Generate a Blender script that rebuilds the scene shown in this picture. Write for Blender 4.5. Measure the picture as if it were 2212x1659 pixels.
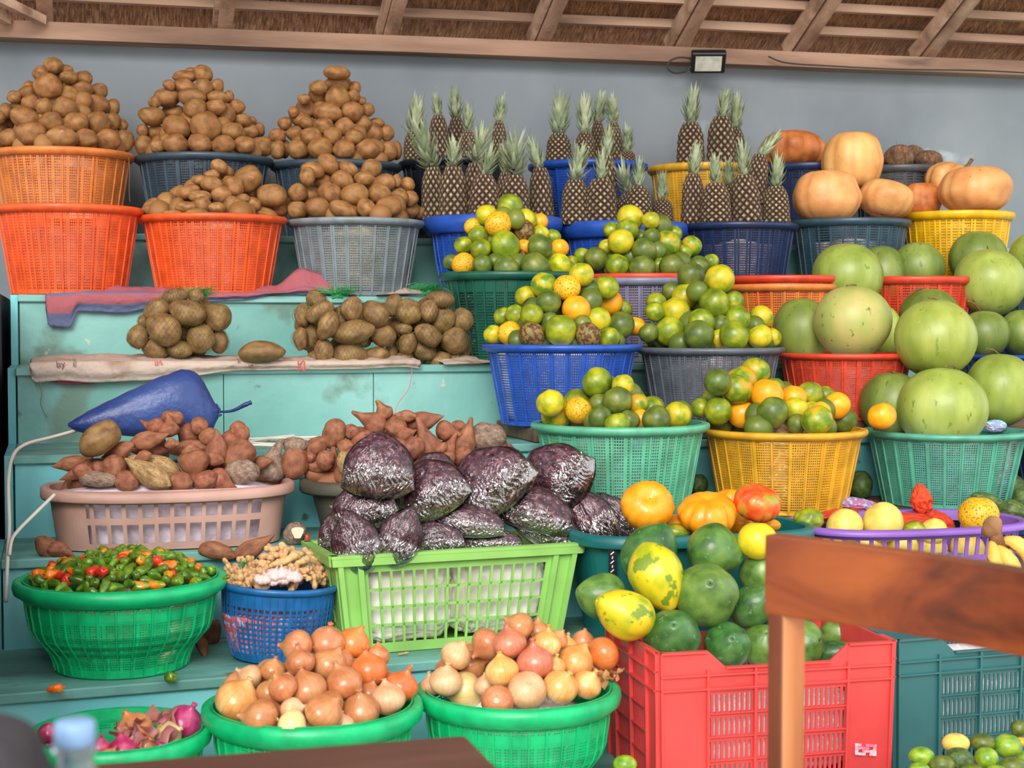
import bpy, bmesh, math, random
from math import sin, cos, pi, sqrt, radians, atan2
from mathutils import Vector, Matrix, noise, Euler
from mathutils.bvhtree import BVHTree

for _o in list(bpy.data.objects):
    bpy.data.objects.remove(_o)
SC = bpy.context.scene
COL = SC.collection
random.seed(11)

# ------------------------------------------------------------------ camera
FPX, IW, IH = 3300.0, 2212.0, 1659.0
CAM_Z = 1.15                       # a seated person's eye height
YAW = radians(16.7)                # looking a little to the right of the back wall's normal
PITCH = math.atan((IH / 2 - 700) / FPX)
cam = bpy.data.objects.new('camera', bpy.data.cameras.new('camera'))
COL.objects.link(cam)
cam.data.sensor_width = 36
cam.data.lens = FPX / IW * 36
cam.location = (0, 0, CAM_Z)
cam.rotation_euler = Euler((pi / 2 - PITCH, 0, -YAW), 'XYZ')
cam.data.clip_start = 0.05
cam.data.dof.use_dof = True
cam.data.dof.focus_distance = 3.9
cam.data.dof.aperture_fstop = 7.0
SC.camera = cam

# ------------------------------------------------------------------ light: an open-fronted stall under a bright overcast sky
W = bpy.data.worlds.new('overcast_sky')
SC.world = W
W.use_nodes = True
_bg = W.node_tree.nodes['Background']
_bg.inputs[0].default_value = (0.97, 0.98, 1.0, 1)
_bg.inputs[1].default_value = 1.3
sun = bpy.data.objects.new('hazy_sun', bpy.data.lights.new('hazy_sun', 'SUN'))  # sun lamp added as the open sky's glow, to give it a direction
COL.objects.link(sun)
sun.data.energy = 2.5
sun.data.angle = radians(30)
sun.data.color = (1.0, 0.96, 0.9)
sun.rotation_euler = Euler((radians(62), 0, radians(-22)), 'XYZ')
SC.view_settings.view_transform = 'Standard'
SC.view_settings.look = 'None'
SC.view_settings.gamma = 1
SC.view_settings.use_curve_mapping = False
SC.view_settings.exposure = 0.28

# ------------------------------------------------------------------ picture-to-place helpers
CR = Vector((cos(YAW), -sin(YAW), 0))
CF0 = Vector((sin(YAW), cos(YAW), 0))
CU = Vector((0, 0, 1)) * cos(PITCH) + CF0 * sin(PITCH)
CF = CF0 * cos(PITCH) - Vector((0, 0, 1)) * sin(PITCH)
CAMP = Vector((0, 0, CAM_Z))

def ray(px, py):
    return CF + CR * ((px - IW / 2) / FPX) - CU * ((py - IH / 2) / FPX)

def on_y(px, py, Y):
    d = ray(px, py)
    return CAMP + d * (Y / d.y)

def on_z(px, py, z):
    d = ray(px, py)
    return CAMP + d * ((z - CAM_Z) / d.z)

def depth(p):
    return (p - CAMP).dot(CF)

def px_of(p):
    v = p - CAMP
    d = v.dot(CF)
    return IW / 2 + FPX * v.dot(CR) / d, IH / 2 - FPX * v.dot(CU) / d

# heights and front edges of the steps, top (0) to bottom (6)
A0, HS = 0.0863, 0.204
ZT = [CAM_Z + A0 + HS - i * HS for i in range(8)]
YT = [5.07, 4.69, 4.31, 3.925, 3.58, 3.16, 2.74]
WALL_Y = 5.56
ZT[0] += 0.0

# ------------------------------------------------------------------ object helpers
def link(name, data, parent=None):
    o = bpy.data.objects.new(name, data)
    COL.objects.link(o)
    if parent is not None:
        o.parent = parent
    return o

def tag(o, label, cat=None, group=None, kind=None):
    if label:
        o['label'] = label
    if cat:
        o['category'] = cat
    if group:
        o['group'] = group
    if kind:
        o['kind'] = kind
    return o

def empty(name, loc, rz=0.0):
    o = link(name, None)
    o.empty_display_size = 0.03
    o.location = loc
    o.rotation_euler = (0, 0, rz)
    return o

def mesh_from(bm, name, mats=None, smooth=True):
    me = bpy.data.meshes.new(name)
    bm.to_mesh(me)
    bm.free()
    if smooth:
        for p in me.polygons:
            p.use_smooth = True
    for m in (mats or []):
        me.materials.append(m)
    return me

_cache = {}
def with_mat(me, mat):
    """the same shape in another material: one mesh datablock per pair"""
    k = (me.name, mat.name)
    if k not in _cache:
        c = me.copy()
        c.materials.clear()
        c.materials.append(mat)
        _cache[k] = c
    return _cache[k]

def box(bm, lo, hi, mat=0, M=None):
    vs = []
    for z in (lo[2], hi[2]):
        for x, y in ((lo[0], lo[1]), (hi[0], lo[1]), (hi[0], hi[1]), (lo[0], hi[1])):
            v = Vector((x, y, z))
            vs.append(bm.verts.new(M @ v if M else v))
    for f in ((3, 2, 1, 0), (4, 5, 6, 7), (0, 1, 5, 4), (1, 2, 6, 5), (2, 3, 7, 6), (3, 0, 4, 7)):
        fc = bm.faces.new([vs[i] for i in f])
        fc.material_index = mat
    return vs

def bevel_all(bm, w, seg=2):
    bmesh.ops.bevel(bm, geom=list(bm.edges), offset=w, segments=seg, affect='EDGES', profile=0.6)

def bar(bm, a, b, w, h, up=Vector((0, 0, 1)), mat=0):
    """a rectangular bar from a to b; w across, h along up"""
    a, b = Vector(a), Vector(b)
    d = (b - a).normalized()
    s = d.cross(up).normalized()
    u = s.cross(d).normalized()
    vs = []
    for p in (a, b):
        for i, j in ((-1, -1), (1, -1), (1, 1), (-1, 1)):
            vs.append(bm.verts.new(p + s * (i * w / 2) + u * (j * h / 2)))
    for f in ((3, 2, 1, 0), (4, 5, 6, 7), (0, 1, 5, 4), (1, 2, 6, 5), (2, 3, 7, 6), (3, 0, 4, 7)):
        fc = bm.faces.new([vs[i] for i in f])
        fc.material_index = mat

def tube(bm, pts, r, n=8, cap=True, mat=0):
    pts = [Vector(p) for p in pts]
    rs = r if isinstance(r, (list, tuple)) else [r] * len(pts)
    rings = []
    up = Vector((0.13, 0.21, 0.97)).normalized()
    for i, p in enumerate(pts):
        a = pts[max(0, i - 1)]
        b = pts[min(len(pts) - 1, i + 1)]
        d = (b - a).normalized()
        s = d.cross(up)
        if s.length < 1e-3:
            s = d.cross(Vector((1, 0, 0)))
        s.normalize()
        u = s.cross(d).normalized()
        rings.append([bm.verts.new(p + (s * cos(2 * pi * k / n) + u * sin(2 * pi * k / n)) * rs[i]) for k in range(n)])
    for i in range(len(rings) - 1):
        for k in range(n):
            f = bm.faces.new((rings[i][k], rings[i][(k + 1) % n], rings[i + 1][(k + 1) % n], rings[i + 1][k]))
            f.material_index = mat
    if cap:
        for rg, fl in ((rings[0], True), (rings[-1], False)):
            f = bm.faces.new(list(reversed(rg)) if fl else rg)
            f.material_index = mat

def smooth_path(pts, n=6):
    pts = [Vector(p) for p in pts]
    out = []
    for i in range(len(pts) - 1):
        p0 = pts[max(0, i - 1)]; p1 = pts[i]; p2 = pts[i + 1]; p3 = pts[min(len(pts) - 1, i + 2)]
        for k in range(n):
            t = k / n
            out.append(0.5 * ((2 * p1) + (p2 - p0) * t + (2 * p0 - 5 * p1 + 4 * p2 - p3) * t * t + (3 * p1 - p0 - 3 * p2 + p3) * t ** 3))
    out.append(pts[-1])
    return out

def lathe(bm, prof, n=48, mat=0, closed=False, wob=None):
    """prof: (r, z) points"""
    rings = []
    for r, z in prof:
        rg = []
        for k in range(n):
            a = 2 * pi * k / n
            rr, zz = r, z
            if wob:
                rr, zz = wob(a, r, z)
            rg.append(bm.verts.new((rr * cos(a), rr * sin(a), zz)))
        rings.append(rg)
    m = len(rings)
    for i in range(m if closed else m - 1):
        for k in range(n):
            f = bm.faces.new((rings[i][k], rings[i][(k + 1) % n], rings[(i + 1) % m][(k + 1) % n], rings[(i + 1) % m][k]))
            f.material_index = mat
    return rings

# ------------------------------------------------------------------ materials
def s2l(c):
    return tuple(((v / 255) / 12.92 if v / 255 <= 0.04045 else ((v / 255 + 0.055) / 1.055) ** 2.4) for v in c) + (1,)

def mat(name, cols, scale=4.0, detail=3.0, rough=0.6, bump=0.0, bscale=None, var=0.12, hue=0.0, stretch=(1, 1, 1),
        specks=None, coat=0.0, trans=0.0, metal=0.0, spec=0.5, edge=None, rough2=None, coord='Object', distort=0.0, glass=0.0):
    """procedural material: a noise ramp between cols [(pos, sRGB)], per-object variation, speckles, bump"""
    m = bpy.data.materials.new(name)
    m.use_nodes = True
    nt = m.node_tree
    N, L = nt.nodes, nt.links
    b = N['Principled BSDF']
    out = N['Material Output']
    tc = N.new('ShaderNodeTexCoord')
    oi = N.new('ShaderNodeObjectInfo')
    mp = N.new('ShaderNodeMapping')
    mp.inputs['Scale'].default_value = stretch
    L.new(tc.outputs[coord], mp.inputs['Vector'])
    off = N.new('ShaderNodeVectorMath'); off.operation = 'SCALE'
    cmb = N.new('ShaderNodeCombineXYZ')
    for i in range(3):
        L.new(oi.outputs['Random'], cmb.inputs[i])
    L.new(cmb.outputs[0], off.inputs[0])
    off.inputs['Scale'].default_value = 37.0
    add = N.new('ShaderNodeVectorMath'); add.operation = 'ADD'
    L.new(mp.outputs[0], add.inputs[0]); L.new(off.outputs[0], add.inputs[1])
    nz = N.new('ShaderNodeTexNoise')
    nz.inputs['Scale'].default_value = scale
    nz.inputs['Detail'].default_value = detail
    nz.inputs['Distortion'].default_value = distort
    L.new(add.outputs[0], nz.inputs['Vector'])
    rp = N.new('ShaderNodeValToRGB')
    cr = rp.color_ramp
    while len(cr.elements) > len(cols):
        cr.elements.remove(cr.elements[-1])
    while len(cr.elements) < len(cols):
        cr.elements.new(0.5)
    for e, (p, c) in zip(cr.elements, cols):
        e.position = p
        e.color = s2l(c)
    L.new(nz.outputs['Fac'], rp.inputs['Fac'])
    col = rp.outputs['Color']
    for sp in (specks or []):
        n2 = N.new('ShaderNodeTexNoise')
        n2.inputs['Scale'].default_value = sp[0]
        n2.inputs['Detail'].default_value = sp[3] if len(sp) > 3 else 2
        L.new(add.outputs[0], n2.inputs['Vector'])
        mr = N.new('ShaderNodeMapRange')
        mr.inputs[1].default_value = sp[1]; mr.inputs[2].default_value = sp[1] + 0.05
        L.new(n2.outputs['Fac'], mr.inputs[0])
        mx = N.new('ShaderNodeMix'); mx.data_type = 'RGBA'
        L.new(mr.outputs[0], mx.inputs[0]); L.new(col, mx.inputs[6])
        mx.inputs[7].default_value = s2l(sp[2])
        col = mx.outputs[2]
    if var or hue:
        hs = N.new('ShaderNodeHueSaturation')
        m1 = N.new('ShaderNodeMapRange')
        m1.inputs[3].default_value = 1 - var; m1.inputs[4].default_value = 1 + var
        L.new(oi.outputs['Random'], m1.inputs[0]); L.new(m1.outputs[0], hs.inputs['Value'])
        if hue:
            mm = N.new('ShaderNodeMath'); mm.operation = 'MULTIPLY'; mm.inputs[1].default_value = 7.31
            fr = N.new('ShaderNodeMath'); fr.operation = 'FRACT'
            m2 = N.new('ShaderNodeMapRange')
            m2.inputs[3].default_value = 0.5 - hue; m2.inputs[4].default_value = 0.5 + hue
            L.new(oi.outputs['Random'], mm.inputs[0]); L.new(mm.outputs[0], fr.inputs[0])
            L.new(fr.outputs[0], m2.inputs[0]); L.new(m2.outputs[0], hs.inputs['Hue'])
        L.new(col, hs.inputs['Color'])
        col = hs.outputs['Color']
    L.new(col, b.inputs['Base Color'])
    b.inputs['Roughness'].default_value = rough
    b.inputs['Metallic'].default_value = metal
    b.inputs['Specular IOR Level'].default_value = spec
    b.inputs['Coat Weight'].default_value = coat
    b.inputs['Coat Roughness'].default_value = 0.12
    b.inputs['Transmission Weight'].default_value = glass
    if bump:
        n3 = N.new('ShaderNodeTexNoise')
        n3.inputs['Scale'].default_value = bscale or scale * 4
        n3.inputs['Detail'].default_value = 4
        L.new(add.outputs[0], n3.inputs['Vector'])
        bp = N.new('ShaderNodeBump')
        bp.inputs['Strength'].default_value = bump
        bp.inputs['Distance'].default_value = 0.01
        L.new(n3.outputs['Fac'], bp.inputs['Height'])
        L.new(bp.outputs[0], b.inputs['Normal'])
    if trans:
        tr = N.new('ShaderNodeBsdfTranslucent')
        L.new(col, tr.inputs['Color'])
        ms = N.new('ShaderNodeMixShader')
        ms.inputs[0].default_value = trans
        L.new(b.outputs[0], ms.inputs[1]); L.new(tr.outputs[0], ms.inputs[2])
        L.new(ms.outputs[0], out.inputs['Surface'])
    return m

def plastic(name, c, rough=0.38, trans=0.05, dirt=0.12):
    d = tuple(int(v * (1 - dirt)) for v in c)
    return mat(name, [(0.35, d), (0.6, c)], scale=5, rough=rough, var=0.0, trans=trans, bump=0.02, bscale=60)

MP = {
    'faded_orange': plastic('faded orange plastic', (228, 132, 62)),
    'red_orange': plastic('red orange plastic', (250, 98, 44)),
    'red': plastic('red plastic', (222, 72, 46)),
    'slate': plastic('slate plastic', (62, 80, 94)),
    'grey': plastic('grey plastic', (134, 146, 152)),
    'darkgrey': plastic('dark grey plastic', (96, 104, 114)),
    'lilac': plastic('lilac grey plastic', (128, 132, 156)),
    'blue': plastic('blue plastic', (30, 76, 168)),
    'bright_blue': plastic('bright blue plastic', (42, 88, 186)),
    'navy': plastic('navy plastic', (34, 50, 88)),
    'black_navy': plastic('black navy plastic', (26, 32, 44)),
    'teal_slate': plastic('teal slate plastic', (56, 84, 98)),
    'yellow': plastic('yellow plastic', (244, 190, 20)),
    'amber': plastic('amber plastic', (228, 172, 44)),
    'darkgreen': plastic('dark green plastic', (24, 92, 74)),
    'mint': plastic('mint plastic', (98, 188, 150)),
    'mint2': plastic('sea green plastic', (90, 172, 146)),
    'green': plastic('green plastic', (14, 196, 122)),
    'lime': plastic('light green plastic', (168, 226, 120), trans=0.15),
    'dark_grey_rim': plastic('charcoal plastic', (84, 84, 88)),
    'ginger_blue': plastic('mid blue plastic', (34, 108, 172)),
    'pink': mat('dusty pink plastic', [(0.3, (162, 124, 110)), (0.7, (210, 168, 154))], scale=5, rough=0.5, var=0),
    'olive': mat('dark olive plastic', [(0.3, (62, 62, 52)), (0.7, (92, 90, 74))], scale=5, rough=0.6, var=0, bump=0.15, bscale=14),
    'crate_red': plastic('coral red plastic', (232, 78, 76)),
    'crate_teal': plastic('crate teal plastic', (52, 110, 112)),
    'tub_teal': plastic('tub teal plastic', (22, 112, 112)),
    'purple': plastic('purple plastic', (150, 104, 200)),
    'blue_violet': plastic('dull blue plastic', (70, 92, 150)),
}

# ================================================================== THE SETTING
PAINT = mat('turquoise paint', [(0.25, (92, 146, 138)), (0.5, (120, 176, 168)), (0.75, (148, 200, 192))], scale=2.2, detail=8, rough=0.33,
            bump=0.25, bscale=16, var=0.0, coord='Object', specks=[(3.2, 0.615, (104, 136, 122), 10), (11, 0.68, (86, 104, 88), 9), (16, 0.69, (204, 192, 164), 9)], spec=0.6)
PAINT_LOW = mat('turquoise paint bright', [(0.25, (96, 178, 182)), (0.5, (120, 204, 210)), (0.75, (142, 220, 222))], scale=2.2, detail=6, rough=0.35,
            bump=0.2, bscale=16, var=0.0, specks=[(3.4, 0.62, (104, 168, 166), 10), (12, 0.69, (90, 120, 112), 9), (18, 0.70, (214, 200, 176), 9)])
TREAD = mat('worn turquoise tread', [(0.3, (84, 124, 112)), (0.5, (104, 160, 152)), (0.75, (128, 190, 184))], scale=3.5, detail=7, rough=0.5,
            bump=0.3, bscale=20, var=0.0, stretch=(1, 2.5, 1), specks=[(5, 0.63, (112, 108, 92), 8), (30, 0.70, (206, 178, 150), 5)])
WALLM = mat('grey plaster', [(0.25, (108, 116, 122)), (0.5, (130, 138, 144)), (0.8, (150, 157, 162))], scale=1.6, detail=8, rough=0.85, bump=0.25,
            bscale=9, var=0, specks=[(3.0, 0.70, (174, 182, 188), 9), (22, 0.76, (84, 86, 88), 2)])
DARK = mat('concrete with painted shade', [(0.3, (44, 44, 50)), (0.7, (74, 72, 78))], scale=6, detail=8, rough=0.9, bump=0.4, bscale=30, var=0)  # shade of the left wall is painted into this colour
WOOD = mat('rough sawn roof timber', [(0.3, (150, 118, 98)), (0.5, (200, 164, 138)), (0.75, (232, 198, 172))], scale=5, detail=7, rough=0.8, bump=0.3,
           bscale=40, var=0.1, stretch=(0.25, 2.5, 2.5), specks=[(3, 0.70, (96, 74, 58), 8)])
WOODR = mat('rough sawn rafter timber', [(0.3, (140, 108, 88)), (0.5, (180, 144, 120)), (0.75, (214, 176, 148))], scale=5, detail=7, rough=0.8, bump=0.3,
            bscale=40, var=0.1, stretch=(2.5, 0.25, 2.5))
PLATE = mat('weathered wall plate timber', [(0.3, (112, 86, 70)), (0.5, (150, 118, 98)), (0.7, (184, 148, 124))], scale=3, detail=8, rough=.85, bump=.3, bscale=40, var=0, stretch=(.4, 3, 3), specks=[(1.6, .66, (96, 78, 66), 9), (2.6, .76, (206, 192, 180), 4)])
STRAW = mat('dry thatch', [(0.3, (92, 62, 44)), (0.5, (162, 116, 84)), (0.72, (222, 176, 132))], scale=30, detail=4, rough=0.9, var=0, stretch=(6, 0.6, 0.6))
SAND = mat('packed earth floor', [(0.3, (178, 156, 130)), (0.7, (206, 186, 158))], scale=3, detail=6, rough=0.95, bump=0.2, var=0)
GREYW = mat('weathered plank', [(0.3, (70, 56, 44)), (0.7, (124, 98, 74))], scale=5, detail=6, rough=0.85, bump=0.3, var=0, stretch=(0.3, 3, 3))

def struct(name, bm, mats, smooth=False):
    o = link(name, mesh_from(bm, name, mats, smooth))
    o['kind'] = 'structure'
    return o

XL = on_y(38, 640, YT[1]).x        # left end of the stand
XR = 5.4
bm = bmesh.new(); box(bm, (-7, -4, -0.06), (9, 7, 0)); struct('floor', bm, [SAND])
# back wall, from the floor to under the wall plate
zb0 = on_y(0, 90, WALL_Y).z; zb1 = on_y(2212, 170, WALL_Y).z
xb0 = on_y(0, 90, WALL_Y).x; xb1 = on_y(2212, 170, WALL_Y).x
def beam_z(x):
    return zb0 + (zb1 - zb0) * (x - xb0) / (xb1 - xb0)
bm = bmesh.new()
vs = [bm.verts.new(v) for v in ((-3.5, WALL_Y, 0), (6, WALL_Y, 0), (6, WALL_Y, beam_z(6) + .03), (-3.5, WALL_Y, beam_z(-3.5) + .03),
                                (-3.5, WALL_Y + .15, 0), (6, WALL_Y + .15, 0), (6, WALL_Y + .15, beam_z(6) + .03), (-3.5, WALL_Y + .15, beam_z(-3.5) + .03))]
for f in ((0, 1, 2, 3), (7, 6, 5, 4), (3, 2, 6, 7), (1, 5, 6, 2), (0, 3, 7, 4), (0, 4, 5, 1)):
    bm.faces.new([vs[i] for i in f])
struct('wall_back', bm, [WALLM])
# the return wall left of the stand, its shade painted in as dark grey
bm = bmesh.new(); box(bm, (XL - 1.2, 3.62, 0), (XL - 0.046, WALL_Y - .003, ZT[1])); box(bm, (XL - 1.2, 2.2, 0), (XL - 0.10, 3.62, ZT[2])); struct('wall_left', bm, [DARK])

# stepped display stand: treads and risers, one continuous carpentry piece
stand = empty('display_stand', (XL, YT[5], 0))
tag(stand, 'turquoise painted wooden stepped stand carrying all the produce baskets', 'display stand')
def part(name, bm, mats, parent, smooth=False, label=None):
    o = link(name, mesh_from(bm, name, mats, smooth))
    o.parent = parent
    o.matrix_parent_inverse = Matrix.Translation(-parent.location) if parent.rotation_euler.z == 0 else (Matrix.Translation(parent.location) @ parent.rotation_euler.to_matrix().to_4x4()).inverted()
    if label:
        o['label'] = label
    return o
def skew(i, x):
    """the lowest step runs a little out of square, nearer at the left"""
    return 0.0 if i < 5 else 0.055 * (x - XL)
for i in range(7):
    z = ZT[i]
    yb = WALL_Y - 0.002 if i == 0 else YT[i - 1] + 0.012
    ex = {3: 0.0, 4: -0.02, 5: -0.045, 6: -0.06}.get(i, 0.0)
    xl = XL + ex
    bm = bmesh.new()
    a0, a1 = YT[i] + skew(i, xl), YT[i] + skew(i, XR)
    t = 0.022
    q = [(xl, a0 - .012, z - t), (XR, a1 - .012, z - t), (XR, yb + skew(i - 1, XR), z - t), (xl, yb, z - t),
         (xl, a0 - .012, z), (XR, a1 - .012, z), (XR, yb + skew(i - 1, XR), z), (xl, yb, z)]
    v = [bm.verts.new(p) for p in q]
    for f in ((3, 2, 1, 0), (4, 5, 6, 7), (0, 1, 5, 4), (1, 2, 6, 5), (2, 3, 7, 6), (3, 0, 4, 7)):
        bm.faces.new([v[k] for k in f])
    bmesh.ops.bevel(bm, geom=[e for e in bm.edges], offset=.003, segments=1, affect='EDGES')
    part('tread', bm, [TREAD if i > 2 else PAINT], stand)
    zb = ZT[i + 1] if i < 6 else 0.0
    # riser of boards with thin joints
    bm = bmesh.new()
    xs = [xl + .004]
    random.seed(40 + i)
    while xs[-1] < XR - 1.0:
        xs.append(xs[-1] + random.uniform(0.42, 0.62))
    xs.append(XR)
    for xa, xb in zip(xs, xs[1:]):
        ya, yb2 = YT[i] + skew(i, xa), YT[i] + skew(i, xb)
        q = [(xa + .0012, ya, zb), (xb - .0012, yb2, zb), (xb - .0012, yb2 + .018, zb), (xa + .0012, ya + .018, zb),
             (xa + .0012, ya, z - t), (xb - .0012, yb2, z - t), (xb - .0012, yb2 + .018, z - t), (xa + .0012, ya + .018, z - t)]
        v = [bm.verts.new(p) for p in q]
        for f in ((3, 2, 1, 0), (4, 5, 6, 7), (0, 1, 5, 4), (1, 2, 6, 5), (2, 3, 7, 6), (3, 0, 4, 7)):
            bm.faces.new([v[k] for k in f])
    part('riser', bm, [PAINT_LOW if i >= 3 else PAINT], stand)
# stepped side panel closing the left end
bm = bmesh.new()
for i in range(1, 7):
    y0 = YT[i] + .004
    y1 = WALL_Y - .01 if i == 1 else YT[i - 1]
    zb = 0
    xo = {3: 0.0, 4: -0.02, 5: -0.045, 6: -0.06}.get(i, 0.0)
    box(bm, (XL + xo - .02, y0, zb), (XL + xo, y1, ZT[i] - .001))
part('side_panel', bm, [PAINT_LOW], stand)
# weathered plank under the baskets of the third and fourth steps on the right
def plank(name, x0, x1, y0, y1, z, t, label):
    bm = bmesh.new(); box(bm, (x0, y0, z), (x1, y1, z + t)); bevel_all(bm, .003, 1)
    o = link(name, mesh_from(bm, name, [GREYW], False))
    return tag(o, label, 'plank')
PL3 = 0.04; PL4 = 0.03
xp3 = on_z(1105, 945, ZT[3]).x
plank('plank', xp3, 4.3, YT[3] + .004, YT[2] - .01, ZT[3] + .001, PL3 - .001, 'dirty brown plank under the blue citrus basket on the third step')
plank('plank', on_z(1215, 1120, ZT[4]).x, 4.1, YT[4] - .05, YT[3] - .01, ZT[4] + .001, PL4 - .001, 'brown plank under the mint and yellow citrus baskets')
LEVEL = {0: ZT[0], 1: ZT[1], 2: ZT[2], 3: ZT[3] + PL3, 4: ZT[4] + PL4, 5: ZT[5], 6: ZT[6]}

# ---- roof: wall plate, rafters, battens, thatch
def slab(x0, x1, y0, y1, h, dz=0.0):
    bm = bmesh.new()
    q = []
    n = 14
    rows = []
    for k in range(n + 1):
        x = x0 + (x1 - x0) * k / n
        w = .004 * noise.noise(Vector((x * 2, 3, 1)))
        z = beam_z(x) + dz + w
        rows.append([bm.verts.new(p) for p in ((x, y0, z), (x, y1, z), (x, y1, z + h), (x, y0, z + h))])
    for a, b in zip(rows, rows[1:]):
        for j in range(4):
            bm.faces.new((a[j], b[j], b[(j + 1) % 4], a[(j + 1) % 4]))
    bm.faces.new(rows[0]); bm.faces.new(list(reversed(rows[-1])))
    bmesh.ops.recalc_face_normals(bm, faces=bm.faces)
    return bm
tn = 1
bh = on_y(1106, 106, WALL_Y - .06).z - on_y(1106, 132, WALL_Y - .06).z
struct('trim_%d' % tn, slab(-3.2, 5.8, WALL_Y - .09, WALL_Y + .14, .058), [PLATE]); tn += 1
RM = 0.58                                          # roof slope, rising towards the open front
ZR0 = .062
def roof_pt(x, y, dz=0.0):
    return Vector((x, y, beam_z(x) + ZR0 + (WALL_Y - y) * RM + dz))
# rafters (foot pixel, side drift)
raft = [(98, 44, -.02), (489, 66, -.03), (846, 84, .0), (1176, 100, .02), (1476, 115, .03), (1733, 130, .04), (2010, 145, .05), (2290, 160, .06), (-300, 30, 0)]
for k, (px, py, dr) in enumerate(raft):
    p = on_y(px, py, WALL_Y - .05)
    bm = bmesh.new()
    a = roof_pt(p.x, WALL_Y + .05, .025); b = roof_pt(p.x + dr * 3, 2.2, .025)
    b.z = a.z + (WALL_Y + .05 - 2.2) * RM
    bar(bm, a, b, .052, .075)
    bevel_all(bm, .003, 1)
    struct('trim_%d' % tn, bm, [WOODR]); tn += 1
# the light face of each rafter, added as a thin paler bar on its left
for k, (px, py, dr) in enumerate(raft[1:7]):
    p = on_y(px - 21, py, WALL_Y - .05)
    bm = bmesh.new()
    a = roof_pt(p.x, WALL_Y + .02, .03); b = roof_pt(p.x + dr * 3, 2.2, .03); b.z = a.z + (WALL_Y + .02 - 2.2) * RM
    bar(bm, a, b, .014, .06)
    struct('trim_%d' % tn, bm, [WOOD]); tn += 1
# battens along the roof
y = WALL_Y - .02
first = True
while y > 2.3:
    bm = bmesh.new()
    n = 16
    for j in range(n):
        xa = -3.2 + 9.0 * j / n; xb = -3.2 + 9.0 * (j + 1) / n
        wv = lambda x: .006 * noise.noise(Vector((x, y * 3, 0)))
        bar(bm, roof_pt(xa, y + wv(xa), .083), roof_pt(xb, y + wv(xb), .083), .036, .032)
    struct('trim_%d' % tn, bm, [WOOD]); tn += 1
    y -= .118
# diagonal brace at the far left
for (xa, ya, xb, yb) in ((-60, -30, 92, 44), (-120, -30, 16, 44)):
    bm = bmesh.new(); bar(bm, on_y(xa, ya, WALL_Y - .4), on_y(xb, yb, WALL_Y - .1), .03, .03)
    struct('trim_%d' % tn, bm, [WOOD]); tn += 1
# thatch: a backing with combed straw hanging over the battens
bm = bmesh.new()
nx, ny = 60, 40
g = [[bm.verts.new(roof_pt(-3.4 + 9.4 * i / nx, WALL_Y + .3 - (WALL_Y - 1.9) * j / ny, .135 + .02 * noise.noise(Vector((i * .7, j * .9, 0))))) for i in range(nx + 1)] for j in range(ny + 1)]
for j in range(ny):
    for i in range(nx):
        bm.faces.new((g[j][i], g[j][i + 1], g[j + 1][i + 1], g[j + 1][i]))
random.seed(5)
for k in range(26000):
    x = random.uniform(-1.2, 4.4); yy = random.uniform(WALL_Y - 1.1, WALL_Y + .1)
    a = roof_pt(x, yy, .125)
    L_ = random.uniform(.05, .12)
    d = Vector((random.gauss(.25, .35), random.choice((1, 1, -1)) * random.uniform(.5, 1), 0))
    b = a + d * L_
    b.z = roof_pt(b.x, b.y, random.uniform(.085, .12)).z
    s = Vector((random.uniform(.6, 1), random.uniform(-.4, .4), 0)) * random.uniform(.0009, .0022)
    v = [bm.verts.new(a - s), bm.verts.new(a + s), bm.verts.new(b)]
    bm.faces.new(v)
struct('ceiling', bm, [STRAW])

# ---- floodlight under the plate with its looped cable
fl = empty('floodlight', on_y(1530, 135, WALL_Y - .14))
tag(fl, 'small black floodlight with pale glass fixed under the roof beam', 'floodlight')
BLK = mat('black painted metal', [(0.4, (26, 27, 28)), (0.7, (44, 45, 46))], rough=0.5, var=0)
GLS = mat('frosted lamp glass', [(0.4, (196, 198, 184)), (0.7, (226, 228, 214))], rough=0.25, var=0, scale=40)
Rf = Matrix.Rotation(radians(-18), 4, 'Z') @ Matrix.Rotation(radians(-48), 4, 'X')
bm = bmesh.new(); box(bm, (-.066, -.045, -.008), (.066, .045, .022), M=Rf); bevel_all(bm, .004, 1)
for k in range(7):
    box(bm, (-.05 + k * .0155, -.035, .02), (-.046 + k * .0155, .035, .03), M=Rf)
h = link('housing', mesh_from(bm, 'housing', [BLK], False), fl)
bm = bmesh.new(); box(bm, (-.05, -.032, -.0105), (.05, .032, -.0085), M=Rf)
link('lens_glass', mesh_from(bm, 'lens_glass', [GLS], False), fl)
bm = bmesh.new(); bar(bm, (-.03, .02, .01), (-.02, .09, .05), .02, .006); bar(bm, (.03, .02, .01), (.03, .09, .05), .02, .006)
link('bracket', mesh_from(bm, 'bracket', [BLK], False), fl)
def cable(name, pts, r, m, label, cat='cable', n=8, seg=6):
    bm = bmesh.new(); tube(bm, smooth_path(pts, seg), r, n)
    o = link(name, mesh_from(bm, name, [m]))
    return tag(o, label, cat)
Yc = WALL_Y - .12
cable('cable', [on_y(1500, 128, Yc), on_y(1470, 124, Yc), on_y(1447, 132, Yc), on_y(1442, 146, Yc), on_y(1455, 157, Yc), on_y(1480, 155, Yc), on_y(1492, 143, Yc)], .0035, BLK,
      'black cable looping from the floodlight across the beam')
cable('cable', [on_y(1660, 122, Yc), on_y(1700, 136, Yc), on_y(1800, 143, Yc), on_y(1950, 150, Yc), on_y(2100, 152, Yc), on_y(2230, 158, Yc)], .003, BLK,
      'thin dark cable sagging along the roof beam at right')

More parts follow.
